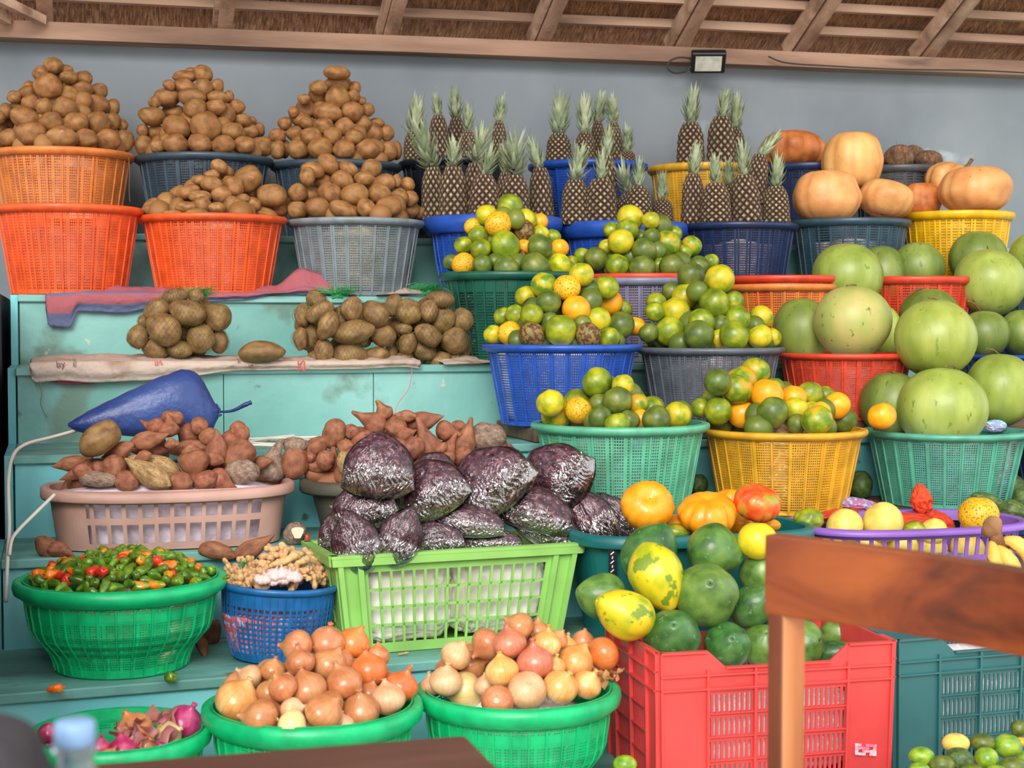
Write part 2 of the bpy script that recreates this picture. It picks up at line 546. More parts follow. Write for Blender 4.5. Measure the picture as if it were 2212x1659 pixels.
# ================================================================== BASKETS
def profile(style):
    if style == 'bowl':
        P = [(0, .66), (.06, .66), (.10, .68), (.22, .72), (.32, .80), (.40, .87), (.5, .91), (.7, .94), (.9, .96), (1, .97)]
    elif style == 'deep':
        P = [(0, .70), (.2, .80), (.5, .87), (.8, .92), (1, .95)]
    elif style == 'blue_bucket':
        P = [(0, .72), (.15, .80), (.5, .92), (1, .98)]
    else:
        P = [(0, .77), (1, .965)]
    def f(t):
        for (a, ra), (b, rb) in zip(P, P[1:]):
            if t <= b:
                u = (t - a) / (b - a)
                if style == 'bowl':
                    u = u * u * (3 - 2 * u)
                return ra + (rb - ra) * u
        return P[-1][1]
    return f

def lattice(style, groups, per, rows, wh=.66, hh=.62, ribw=1.6, solid=(), th=.012, foot=.05, head=.07):
    """unit basket wall: radius 1 at the rim, height 1, pierced between vertical ribs"""
    f = profile(style)
    angs = []                                    # (angle, kind of the strip that follows)
    unit = 2 * pi / (groups * (per + ribw))
    a = 0
    for g in range(groups):
        angs.append((a, 0)); a += unit * (ribw - (1 - wh))
        for k in range(per):
            angs.append((a, 0)); a += unit * (1 - wh)
            angs.append((a, 1)); a += unit * wh
    zs = [(0, 0), (foot, 0)]
    z0, z1 = foot, 1 - head
    dz = (z1 - z0) / rows
    for r in range(rows):
        zc = z0 + dz * r
        if any(s0 <= (r + .5) / rows <= s1 for s0, s1 in solid):
            zs.append((zc + dz * .5, 0)); continue
        zs.append((zc + dz * (1 - hh) / 2, 1)); zs.append((zc + dz * (1 + hh) / 2, 0))
    zs.append((1, 0))
    bm = bmesh.new()
    n = len(angs)
    grid = [[bm.verts.new((f(z) * cos(a), f(z) * sin(a), z)) for a, _ in angs] for z, _ in zs]
    for j in range(len(zs) - 1):
        for i in range(n):
            if zs[j][1] and angs[i][1]:
                continue
            bm.faces.new((grid[j][i], grid[j][(i + 1) % n], grid[j + 1][(i + 1) % n], grid[j + 1][i]))
    bmesh.ops.recalc_face_normals(bm, faces=bm.faces)
    bmesh.ops.solidify(bm, geom=list(bm.faces), thickness=th)
    # raised ribs
    unit_rib = unit * (ribw - (1 - wh)) * .5
    for g in range(groups):
        ac = 2 * pi * g / groups + unit_rib
        w = unit_rib * .8
        prev = None
        for q in range(11):
            z = .01 + .97 * q / 10
            r0 = f(z)
            r1 = r0 + .016
            cur = [bm.verts.new((rr * cos(ac + s * w), rr * sin(ac + s * w), z)) for rr, s in ((r0, -1), (r1, -.7), (r1, .7), (r0, 1))]
            if prev:
                for e in range(3):
                    bm.faces.new((prev[e], prev[e + 1], cur[e + 1], cur[e]))
            prev = cur
    return mesh_from(bm, 'basket_wall_' + style, None, False)

random.seed(3)
WALLS = {
    'taper': lattice('taper', 27, 6, 28),
    'deep': lattice('deep', 30, 6, 22, solid=((.42, .56), (.92, 1)), head=.12),
    'darkgreen': None,
    'bowl': lattice('bowl', 34, 5, 30, wh=.64, hh=.56, ribw=1.3, solid=((.66, .80),), head=.09, foot=.09),
    'blue_bucket': lattice('blue_bucket', 46, 1, 9, wh=.78, hh=.66, ribw=.36, foot=.10, head=.26),
}
WALLS['darkgreen'] = lattice('taper', 36, 5, 26, wh=.6, hh=.58, solid=((.93, 1),), head=.16)
def rim_mesh(w, t):
    bm = bmesh.new()
    lathe(bm, [(.955, 1 - t * 1.4), (.985, 1 - t * 1.45), (1.0, 1 - t * 1.3), (1.0 + w * .8, 1 - t), (1.0 + w, 1 - t * .55), (1.0 + w * .85, 1 - t * .12),
               (1.0 + w * .4, 1), (.985, 1 - t * .05), (.955, 1 - t * .35), (.945, 1 - t * .9)], 72, closed=True)
    return mesh_from(bm, 'rim')
RIMS = {'thin': rim_mesh(.045, .065), 'wide': rim_mesh(.07, .15), 'roll': rim_mesh(.075, .135)}
def base_mesh(r):
    bm = bmesh.new()
    lathe(bm, [(0.001, .035), (r * .9, .035), (r * .99, .045), (r * 1.02, .0), (r * .97, 0), (r * .93, .02), (0.001, .02)], 48)
    return mesh_from(bm, 'base')
BASES = {k: base_mesh(profile(k)(0)) for k in ('taper', 'deep', 'bowl', 'blue_bucket')}
STYLE_OF = {'taper': ('taper', 'thin', 'taper'), 'deep': ('deep', 'wide', 'deep'), 'darkgreen': ('darkgreen', 'thin', 'taper'),
            'bowl': ('bowl', 'roll', 'bowl'), 'blue_bucket': ('blue_bucket', 'thin', 'blue_bucket')}
BK = {}
def basket(key, color, xl, xr, yrim, Yc, lvl, label, style='taper', z=None, tilt=None):
    Yc = {0: 5.25, 1: 4.845, 2: 4.466, 3: 4.082, 4: 3.70}.get(lvl, Yc)
    """a round basket standing on step lvl, its rim ends at pixels xl..xr, yrim"""
    zb = (LEVEL[lvl] if z is None else z) + .0018
    pc = on_y((xl + xr) / 2, yrim, Yc)
    pl, pr = ray(xl, yrim), ray(xr, yrim)
    R = (xr - xl) / 2 / FPX * depth(pc) / 1.045
    H = pc.z - zb
    o = empty('basket', (pc.x, Yc, zb), random.uniform(0, 6))
    tag(o, label, 'basket')
    w, r, b = STYLE_OF[style]
    m = MP[color]
    for nm, me in (('basket_wall', WALLS[w]), ('rim', RIMS[r]), ('base', BASES[b])):
        c = link(nm, with_mat(me, m), o)
        c.scale = (R, R, H)
    if tilt:
        o.rotation_euler = (tilt[0], tilt[1], o.rotation_euler.z)
    BK[key] = dict(c=Vector((pc.x, Yc, zb + H)), R=R, H=H, zb=zb, o=o, style=style)
    return BK[key]

# sacks stuffed into the baskets under the produce; they show through the mesh
def cloth_mat(name, a, b, scale=30, white=False):
    return mat(name, [(0.38, a), (0.5, b), (0.62, a)] if not white else [(0.3, a), (0.6, b)], scale=2.6 if not white else 8, detail=3, rough=0.8, bump=.5, bscale=26, var=0.05,
               specks=[(scale * 3, .56, tuple(min(255, v + 55) for v in b), 1)])
CM = {
    'pinkgrey': cloth_mat('pink grey woven sack', (226, 188, 190), (238, 220, 226)),
    'pinkblue': cloth_mat('pink and blue woven sack', (214, 130, 140), (120, 168, 206)),
    'white': cloth_mat('white woven sack', (196, 190, 196), (236, 234, 238), white=True),
    'straw': cloth_mat('straw net sack', (150, 126, 72), (206, 180, 108), white=True),
    'brown': cloth_mat('brown jute sack', (104, 82, 60), (140, 112, 84), white=True),
    'dark': cloth_mat('dark sack', (48, 42, 38), (76, 66, 58), white=True),
    'redblue': cloth_mat('red and blue checked sack', (206, 84, 84), (92, 124, 176)),
    'tan': cloth_mat('tan jute sack', (176, 140, 96), (204, 168, 120), white=True),
    'skin': cloth_mat('pale translucent sack', (198, 186, 140), (226, 220, 168), white=True),
}
def sack(key, cm, label, top=.62, apex=.0, fill=.985, core=.55, rx=1.0, ry=1.0):
    """crumpled sack in the basket: up the wall to `top` of its height, then heaped to `apex` above the rim"""
    B = BK[key]
    f = profile(STYLE_OF[B['style']][2])
    R, H = B['R'], B['H']
    sd = random.uniform(0, 50)
    prof = [(0.004, .045 * H)]
    for k in range(9):
        t = .05 + (top - .05) * k / 8
        prof.append(((f(t) * fill - .006) * R * (1 if k else .96), t * H))
    h1 = H + apex
    for k in range(1, 8):
        u = k / 7
        prof.append((core * R * (1 - u) * 1.0 + (.9 * R - core * R) * max(0, (1 - u * 3)) * .6 + .003, top * H + (h1 - top * H) * u))
    bm = bmesh.new()
    def wob(a, r, z):
        n_ = noise.noise(Vector((cos(a) * 3 + sd, sin(a) * 3, z * 16))) + .6 * noise.noise(Vector((cos(a) * 8 + sd, sin(a) * 8, z * 35)))
        return r * (1 - .05 * abs(n_) * (1 if r > .02 else 0)), z + (.006 * n_ if z > .06 * H else 0)
    lathe(bm, prof, 56, wob=wob)
    me = mesh_from(bm, 'sack', [CM[cm]])
    o = link('sack', me)
    o.location = (B['c'].x, B['c'].y, B['zb'])
    o.scale = (rx, ry, 1)
    tag(o, label, 'sack')
    return o

TOPROW = 5.275
basket('b1', 'faded_orange', -20, 289, 332, TOPROW, 0, 'faded orange mesh basket of potatoes above the leftmost red one')
basket('b2', 'slate', 293, 590, 343, TOPROW, 0, 'slate blue mesh basket second from left on the top step')
basket('b3', 'slate', 584, 868, 357, TOPROW, 0, 'slate basket behind the grey potato basket, third on the top step')
basket('b4', 'black_navy', 860, 1130, 352, TOPROW, 0, 'black navy basket behind the leftmost group of pineapples')
basket('b5', 'blue', 1140, 1400, 356, TOPROW, 0, 'dark blue mesh basket behind the middle group of pineapples', 'taper')
basket('b6', 'amber', 1398, 1642, 362, TOPROW, 0, 'amber yellow basket behind the rightmost group of pineapples')
basket('b7', 'navy', 1640, 1850, 360, TOPROW, 0, 'navy basket under the ribbed dark orange pumpkin by the wall')
basket('b8', 'dark_grey_rim', 1840, 2040, 364, TOPROW, 0, 'charcoal basket holding hairy coconuts by the wall')

basket('c1', 'red_orange', -12, 308, 450, 4.885, 1, 'leftmost bright red orange basket below the faded orange one')
basket('c2', 'red_orange', 300, 620, 470, 4.865, 1, 'red orange basket heaped with loose potatoes on the pink checked cloth')
basket('c3', 'grey', 620, 917, 478, 4.885, 1, 'light grey mesh basket of potatoes with straw coloured lining')
basket('c4', 'bright_blue', 916, 1212, 472, 4.90, 1, 'blue basket with wide rim under the leftmost group of pineapples', 'deep')
basket('c5', 'bright_blue', 1206, 1482, 484, 4.90, 1, 'blue basket with wide rim under the middle group of pineapples', 'deep')
basket('c6', 'navy', 1466, 1724, 486, 4.90, 1, 'navy blue mesh basket under the rightmost group of pineapples')
basket('c7', 'teal_slate', 1706, 1966, 478, 4.90, 1, 'slate teal basket under the pale pumpkins')
basket('c8', 'yellow', 1946, 2188, 462, 4.90, 1, 'bright yellow mesh basket under two pale orange pumpkins')

basket('d1', 'darkgreen', 948, 1262, 590, 4.51, 2, 'dark green round basket under the uppermost citrus pyramid', 'darkgreen')
basket('d2', 'red', 1250, 1526, 594, 4.52, 2, 'red rimmed basket nested inside the lilac grey one', z=LEVEL[2] + .03)
basket('d2b', 'lilac', 1248, 1530, 603, 4.52, 2, 'lilac grey mesh basket below the red rim of the citrus pyramid')
basket('d3', 'red', 1556, 1826, 598, 4.52, 2, 'red orange basket rim nested over the burnt orange basket', z=LEVEL[2] + .03)
basket('d3b', 'faded_orange', 1556, 1826, 616, 4.50, 2, 'burnt orange mesh basket left of the upper watermelons')
basket('d4', 'red', 1838, 2108, 600, 4.54, 2, 'red basket behind the watermelons on the second step')
basket('d5', 'slate', 2120, 2390, 608, 4.54, 2, 'dark slate basket behind watermelons at the right edge')

basket('e1', 'bright_blue', 1040, 1386, 743, 4.155, 3, 'royal blue mesh basket under the largest citrus pyramid')
basket('e2', 'darkgrey', 1374, 1694, 750, 4.145, 3, 'dark grey mesh basket of green citrus between blue and red baskets')
basket('e3', 'red', 1676, 1976, 762, 4.155, 3, 'red mesh basket holding a big scarred watermelon')
basket('e4', 'blue', 2076, 2390, 765, 4.155, 3, 'blue basket of watermelons cut by the right edge')

basket('f1', 'mint', 1146, 1533, 912, 3.795, 4, 'mint green mesh basket of citrus, lined with blue and pink sack')
basket('f2', 'amber', 1512, 1872, 925, 3.805, 4, 'amber yellow mesh basket of ripe and green citrus')
basket('f3', 'mint2', 1866, 2222, 928, 3.805, 4, 'sea green mesh basket holding the lowest watermelons')
basket('f4', 'navy', 2176, 2500, 938, 3.84, 4, 'navy basket mostly outside the frame at right')

basket('g1', 'green', 42, 482, 1244, 3.345, 5, 'bright green bowl shaped basket of small peppers', 'bowl')
basket('g2', 'ginger_blue', 462, 724, 1254, 3.345, 5, 'mid blue basket with square holes full of ginger', 'blue_bucket', tilt=(radians(2), radians(-3)))
basket('h1', 'green', 444, 908, 1515, 2.86, 6, 'green bowl basket heaped with onions, left of the other onion basket', 'bowl')
basket('h2', 'green', 902, 1336, 1482, 2.885, 6, 'green bowl basket heaped with onions beside the red crate', 'bowl')
basket('h3', 'green', 62, 450, 1574, 2.86, 6, 'half empty green basket of red onions behind the bottle', 'bowl')

sack('b1', 'pinkgrey', 'pink grey sack stuffed inside the faded orange basket', .62, .20)
sack('b2', 'dark', 'dark sack stuffed inside the slate basket second from left', .7, .18)
sack('b3', 'dark', 'dark sack stuffed inside the third basket of the top step', .7, .18)
sack('b5', 'dark', 'dark sack stuffed inside the dark blue basket by the wall', .5, -.05)
sack('b6', 'tan', 'jute sack inside the amber basket behind the pineapples', .7, -.05)
sack('c1', 'pinkgrey', 'pinkish sack stuffed inside the leftmost red orange basket', .75, -.06)
sack('c2', 'pinkgrey', 'pinkish sack lining the red orange basket of loose potatoes', .8, .04)
sack('c3', 'straw', 'straw coloured sack stuffed inside the light grey basket', .7, .07)
sack('c4', 'pinkgrey', 'sack under the leftmost pineapples in the blue basket', .72, -.05)
sack('c5', 'dark', 'dark sack under the middle group of pineapples', .72, -.05)
sack('c6', 'pinkgrey', 'pinkish sack in the navy basket under pineapples', .7, -.05)
sack('c7', 'pinkgrey', 'greyish sack in the slate teal basket of pumpkins', .7, -.06)
sack('c8', 'tan', 'tan jute sack inside the bright yellow basket', .78, -.03)
sack('d1', 'dark', 'dark sack inside the dark green basket', .75, .08)
sack('d2', 'redblue', 'pinkish red sack inside the nested red and lilac baskets', .8, .08)
sack('d3', 'tan', 'tan jute sack heaped inside the burnt orange basket', .8, .0)
sack('d4', 'dark', 'dark sack inside the red basket behind watermelons', .7, -.08)
sack('e1', 'white', 'white sack stuffed inside the royal blue basket', .85, .08)
sack('e2', 'pinkgrey', 'grey sack stuffed low inside the dark grey basket', .62, .08)
sack('e3', 'pinkgrey', 'pinkish sack inside the red watermelon basket', .78, -.09)
sack('f1', 'pinkblue', 'pink and blue checked sack inside the mint basket', .72, .03)
sack('f2', 'tan', 'tan and reddish sack inside the amber basket of citrus', .85, .03)
sack('f3', 'pinkblue', 'pink and blue checked sack inside the sea green basket', .88, -.06)
sack('g1', 'skin', 'pale sack stuffed inside the green basket under peppers', .62, -.02, core=.8)
sack('g2', 'redblue', 'red and blue checked sack inside the blue ginger basket', .62, -.035, core=.8)
sack('h1', 'skin', 'pale sack in the left onion basket under the onions', .7, .02, core=.7)
sack('h2', 'white', 'white sack with blue tint in the right onion basket', .7, .03, core=.7)
sack('h3', 'dark', 'dark lining in the half empty red onion basket', .3, -.10, core=.8)

# ================================================================== PRODUCE: shapes
def blob(seed, sub=4, amp=.10, freq=1.3, fine=.0, ex=None):
    bm = bmesh.new()
    bmesh.ops.create_icosphere(bm, subdivisions=sub, radius=1)
    for v in bm.verts:
        c = v.co.copy()
        n_ = noise.noise(c * freq + Vector((seed * 7.1, seed * 3.3, seed)))
        v.co = c * (1 + amp * n_ + fine * noise.noise(c * 6 + Vector((seed, 0, 0))))
        if ex:
            v.co = ex(v.co, c)
    return mesh_from(bm, 'blob')
POTATO = [blob(i, 3, .16, 1.1, .02) for i in range(10)]
def citrus_ex(co, c):
    d = max(0, c.z - .93) / .07
    return Vector((co.x, co.y, co.z * (1 - .06 * d)))
CITRUS = [blob(i + 20, 4, .035, 1.0, .006, citrus_ex) for i in range(6)]
MELON = [blob(i + 40, 4, .05, .8, .004, lambda co, c: Vector((co.x, co.y, co.z * (1 - .03 * max(0, c.z - .9) / .1)))) for i in range(4)]

def rev(prof, n=28, seed=0, amp=.05, lobes=0, lamp=0.0, bend=0.0, freq=2.0):
    """prof: (z, r) revolved round Z; lobes for ribs; noise for irregularity"""
    bm = bmesh.new()
    def wob(a, r, z):
        k = 1 + amp * noise.noise(Vector((cos(a) * freq * .5 + seed * 3.7, sin(a) * freq * .5, z * freq)))
        if lobes:
            k *= 1 - lamp * (1 - abs(cos(lobes * a / 2 + seed))) ** 2
        return r * k, z
    rings = lathe(bm, [(max(r, .001), z) for z, r in prof], n, wob=wob)
    for v in bm.verts:
        if bend:
            v.co.x += bend * (v.co.z ** 2)
            v.co.y += .3 * bend * sin(v.co.z * 3 + seed)
    bmesh.ops.remove_doubles(bm, verts=bm.verts, dist=.003)
    bmesh.ops.recalc_face_normals(bm, faces=bm.faces)
    return mesh_from(bm, 'rev')

def sweet_prof(kind):
    if kind == 0:      # spindle
        K = [(-1, .02), (-.95, .2), (-.8, .5), (-.55, .82), (-.25, 1), (.1, .92), (.4, .68), (.65, .42), (.85, .2), (1, .05)]
    elif kind == 1:    # fat with a drawn-out neck
        K = [(-1, .05), (-.93, .45), (-.75, .8), (-.45, 1), (-.15, .9), (.15, .6), (.45, .36), (.75, .24), (.95, .14), (1, .05)]
    elif kind == 2:    # blunt
        K = [(-1, .1), (-.93, .5), (-.7, .85), (-.3, 1), (.2, .98), (.55, .8), (.8, .5), (.93, .28), (1, .1)]
    else:              # round
        K = [(-1, .1), (-.93, .42), (-.75, .72), (-.4, .95), (0, 1), (.4, .92), (.75, .66), (.93, .36), (1, .08)]
    pts = smooth_path([(z, r, 0) for z, r in K], 3)
    return [(p.x, max(.01, p.y)) for p in pts]
SWEET = {k: [rev(sweet_prof(k), 20, s + 5 * k, .13, bend=(.0 if k == 3 else random.uniform(-.35, .35)), freq=2.2) for s in range(3)] for k in range(4)}

def onion_mesh(seed, neck=.5, flat=1.0):
    K = [(-.90, .02), (-.88, .18), (-.80, .46), (-.55, .82), (-.15, 1.0), (.2, .98), (.5, .80), (.70, .56), (.84, .34), (.97, .20), (1.0 + neck * .5, .13), (1.0 + neck, .16), (1.02 + neck, .02)]
    pts = smooth_path([(z, r, 0) for z, r in K], 3)
    me = rev([(p.x, max(.005, p.y)) for p in pts], 32, seed, .04, bend=.03, freq=1.6)
    # root tuft and dry neck shreds
    bm = bmesh.new(); bm.from_mesh(me)
    rnd = random.Random(seed)
    for k in range(9):
        a = rnd.uniform(0, 6.28); r0 = rnd.uniform(.02, .12)
        p0 = Vector((cos(a) * r0 + .09, sin(a) * r0, .95 + neck * .7)); p1 = p0 + Vector((cos(a) * .12, sin(a) * .12, neck * rnd.uniform(.3, .8)))
        s = Vector((-sin(a), cos(a), 0)) * .05
        bm.faces.new([bm.verts.new(p) for p in (p0 - s, p0 + s, p1)])
    for k in range(12):
        a = rnd.uniform(0, 6.28)
        p0 = Vector((cos(a) * .06, sin(a) * .06, -.95)); p1 = Vector((cos(a) * .16, sin(a) * .16, -1.08 - rnd.random() * .06))
        s = Vector((-sin(a), cos(a), 0)) * .012
        bm.faces.new([bm.verts.new(p) for p in (p0 - s, p0 + s, p1)])
    return mesh_from(bm, 'onion')
ONION = [onion_mesh(i, (.16, .26, .12, .32)[i % 4]) for i in range(6)]

def pumpkin_mesh(seed, lobes, lamp, flat):
    K = [(-.82, .1), (-.9, .35), (-.86, .6), (-.6, .86), (-.2, .99), (.2, 1), (.6, .86), (.84, .6), (.88, .35), (.78, .12), (.74, .02)]
    pts = smooth_path([(z * flat, r, 0) for z, r in K], 3)
    return rev([(p.x, max(.004, p.y)) for p in pts], 64, seed, .10, lobes=lobes, lamp=lamp, freq=1.4)
PUMP = [pumpkin_mesh(1, 12, .10, .8), pumpkin_mesh(2, 10, .05, .95), pumpkin_mesh(3, 9, .14, .8), pumpkin_mesh(4, 14, .05, .95)]

def papaya_mesh(seed, lobes=5):
    K = [(-1, .02), (-.93, .3), (-.75, .62), (-.4, .93), (0, 1), (.35, .88), (.65, .62), (.85, .36), (.95, .2), (.97, .1), (.93, .02)]
    pts = smooth_path([(z, r, 0) for z, r in K], 3)
    return rev([(p.x, max(.004, p.y)) for p in pts], 40, seed, .08, lobes=lobes, lamp=.05, freq=1.6)
PAPAYA = [papaya_mesh(i) for i in range(4)]

def pepper_mesh(seed):
    rnd = random.Random(seed)
    K = [(-1, .05), (-.9, .3), (-.6, .62), (-.2, .8), (.25, 1), (.6, .98), (.85, .7), (.95, .3), (.9, .06)]
    pts = smooth_path([(z, r * .62, 0) for z, r in K], 2)
    me = rev([(p.x, max(.01, p.y)) for p in pts], 12, seed, .3, lobes=4, lamp=.28, bend=rnd.uniform(-.2, .2), freq=2.5)
    bm = bmesh.new(); bm.from_mesh(me)
    tube(bm, [(0, 0, .86), (.03, 0, 1.05), (.1, .02, 1.2)], .08, 5, mat=0)
    return mesh_from(bm, 'pepper')
PEPPER = [pepper_mesh(i) for i in range(6)]

def ginger_mesh(seed):
    rnd = random.Random(seed + 90)
    bm = bmesh.new()
    p = Vector((-.7, 0, 0)); n = rnd.randint(4, 6)
    d = Vector((1, 0, 0))
    spots = []
    for k in range(n):
        spots.append((p.copy(), rnd.uniform(.26, .40)))
        if rnd.random() < .6:
            s = Vector((rnd.uniform(-.2, .2), rnd.choice((-1, 1)) * rnd.uniform(.28, .42), rnd.uniform(-.25, .3)))
            spots.append((p + s, rnd.uniform(.17, .26)))
        p = p + (d + Vector((0, rnd.uniform(-.6, .6), rnd.uniform(-.3, .3)))).normalized() * .33
    for c, r in spots:
        bmesh.ops.create_icosphere(bm, subdivisions=2, radius=1, matrix=Matrix.Translation(c) @ Matrix.Diagonal((r * 1.25, r, r * .9, 1)))
    for v in bm.verts:
        v.co += v.co.normalized() * .05 * noise.noise(v.co * 5)
    me = mesh_from(bm, 'ginger')
    # fuse the knobs into one skin
    t = bpy.data.objects.new('tmp', me); COL.objects.link(t)
    rm = t.modifiers.new('r', 'REMESH'); rm.mode = 'VOXEL'; rm.voxel_size = .085
    sm = t.modifiers.new('s', 'SMOOTH'); sm.factor = .6; sm.iterations = 3
    dg = bpy.context.evaluated_depsgraph_get()
    m2 = bpy.data.meshes.new_from_object(t.evaluated_get(dg))
    m2.name = 'ginger'
    bpy.data.objects.remove(t)
    for q in m2.polygons:
        q.use_smooth = True
    return m2
GINGER = [ginger_mesh(i) for i in range(6)]

def garlic_mesh(seed):
    K = [(-.7, .05), (-.66, .4), (-.4, .85), (0, 1), (.35, .8), (.6, .4), (.85, .16), (1.15, .1), (1.3, .06)]
    pts = smooth_path([(z, r, 0) for z, r in K], 2)
    return rev([(p.x, max(.01, p.y)) for p in pts], 32, seed, .04, lobes=9, lamp=.2)
GARLIC = [garlic_mesh(i) for i in range(2)]

# pineapple body: a shouldered barrel covered with spiralled eyes
EYE_D = mat('pineapple groove', [(0.3, (38, 28, 22)), (0.7, (74, 54, 38))], scale=8, rough=.7, var=.1)
EYE_L = mat('pineapple eye', [(0.3, (120, 98, 74)), (0.5, (158, 138, 106)), (0.75, (198, 184, 152))], scale=5, detail=3, rough=.6, var=.12, hue=.015, bump=.2)
EYE_M = mat('pineapple scale flank', [(0.3, (70, 52, 40)), (0.5, (100, 78, 58)), (0.75, (134, 112, 86))], scale=5, detail=3, rough=.65, var=.12, hue=.015)
def pine_mesh(seed, taper=.78):
    f = lambda t: (1.0 - .22 * t) * (1 - max(0, (t - .66) / .34) ** 2 * .46) * (1 if t > .05 else .86)
    bm = bmesh.new()
    lathe(bm, [(.02, 0)] + [(f(k / 12) * .95, k / 12) for k in range(13)] + [(.02, 1.0)], 20)
    rows, per = 13, 12
    for r in range(rows):
        t = (r + .5) / rows
        for k in range(per):
            a = 2 * pi * (k + .5 * (r % 2)) / per + seed
            R = f(t)
            c = Vector((R * cos(a), R * sin(a), t))
            tx = Vector((-sin(a), cos(a), 0)); tz = Vector((0, 0, 1)); no = Vector((cos(a), sin(a), 0))
            w = 2 * pi * R / per * .50; h = 1.0 / rows * .98
            def pt(u, v, d):
                aa = a + u * w / R
                zz = min(1.0, max(0, t + v * h))
                rr = f(zz) + d
                return Vector((rr * cos(aa), rr * sin(aa), zz))
            outer = [bm.verts.new(pt(u, v, .0)) for u, v in ((-1, 0), (0, -1), (1, 0), (0, 1))]
            mid = [bm.verts.new(pt(u * .66, v * .66, .055)) for u, v in ((-1, 0), (-.1, -1), (.1, -1), (1, 0), (.1, .9), (-.1, .9))]
            top = [bm.verts.new(pt(u * .40, v * .40 + .04, .085)) for u, v in ((-1, 0), (0, -1), (1, 0), (0, 1))]
            # dark flanks
            m6 = mid
            quads = [(outer[0], outer[1], m6[1], m6[0]), (outer[1], outer[2], m6[3], m6[2]), (outer[2], outer[3], m6[4], m6[3]), (outer[3], outer[0], m6[0], m6[5])]
            for q in quads:
                bm.faces.new(q)
            bm.faces.new((outer[1], m6[2], m6[1])); bm.faces.new((outer[3], m6[5], m6[4]))
            for q in ((m6[0], m6[1], top[1], top[0]), (m6[1], m6[2], top[1]), (m6[2], m6[3], top[2], top[1]), (m6[3], m6[4], top[3], top[2]), (m6[4], m6[5], top[3]), (m6[5], m6[0], top[0], top[3])):
                fc = bm.faces.new(q); fc.material_index = 2
            fc = bm.faces.new((top[0], top[1], top[2], top[3])); fc.material_index = 1
    return mesh_from(bm, 'pineapple_fruit', [EYE_D, EYE_L, EYE_M], False)
PINE = [pine_mesh(i * .4) for i in range(3)]
LEAF = mat('pineapple crown leaf', [(0.3, (112, 128, 94)), (0.5, (158, 170, 134)), (0.75, (204, 210, 178))], scale=3, detail=3, rough=.55, var=.10, trans=.12)
def crown_mesh(seed, spread):
    rnd = random.Random(seed)
    bm = bmesh.new()
    n = 36
    for k in range(n):
        t = k / (n - 1)                          # 0 low outer, 1 inner top
        a = k * 2.39996 + rnd.uniform(-.2, .2)
        L_ = (.24 + .40 * t ** .8) * rnd.uniform(.85, 1.15)
        if t > .75:
            L_ *= 1.05
        w = .075 * (1 - .2 * t) * rnd.uniform(.85, 1.1)
        z0 = .02 + .46 * t
        lean = spread * (1.0 - .72 * t) * rnd.uniform(.7, 1.2)
        r0 = .10 * (1 - .6 * t)
        dirn = Vector((cos(a), sin(a), 0)); side = Vector((-sin(a), cos(a), 0))
        prev = None
        m = 5
        pos = dirn * r0 + Vector((0, 0, z0))
        for j in range(m + 1):
            u = j / m
            ang = lean * (1.0 - .15 * u) if t > .4 else lean * (1.25 - .75 * u)
            if j:
                pos = pos + (dirn * sin(ang) + Vector((0, 0, cos(ang)))) * (L_ / m)
            ww = w * (1 - u ** 1.8) * (1 if u > .01 else .8)
            out = dirn * .25 * ww
            if j < m:
                cur = [bm.verts.new(pos - side * ww - out * -1), bm.verts.new(pos - out), bm.verts.new(pos + side * ww + out)]
                cur[0].co = pos - side * ww - out * 0 + Vector((0, 0, 0)); cur[2].co = pos + side * ww
                cur[1].co = pos - (dirn * -.35) * ww * 1.0
            else:
                cur = [bm.verts.new(pos)]
            if prev:
                if len(cur) == 3:
                    bm.faces.new((prev[0], prev[1], cur[1], cur[0])); bm.faces.new((prev[1], prev[2], cur[2], cur[1]))
                else:
                    bm.faces.new((prev[0], prev[1], cur[0])); bm.faces.new((prev[1], prev[2], cur[0]))
            prev = cur
    zs = max(v.co.z for v in bm.verts)
    for v in bm.verts:
        v.co /= zs
    return mesh_from(bm, 'crown', [LEAF])
CROWN = {'narrow': [crown_mesh(i, .80) for i in range(4)], 'wide': [crown_mesh(i + 10, 1.15) for i in range(4)]}

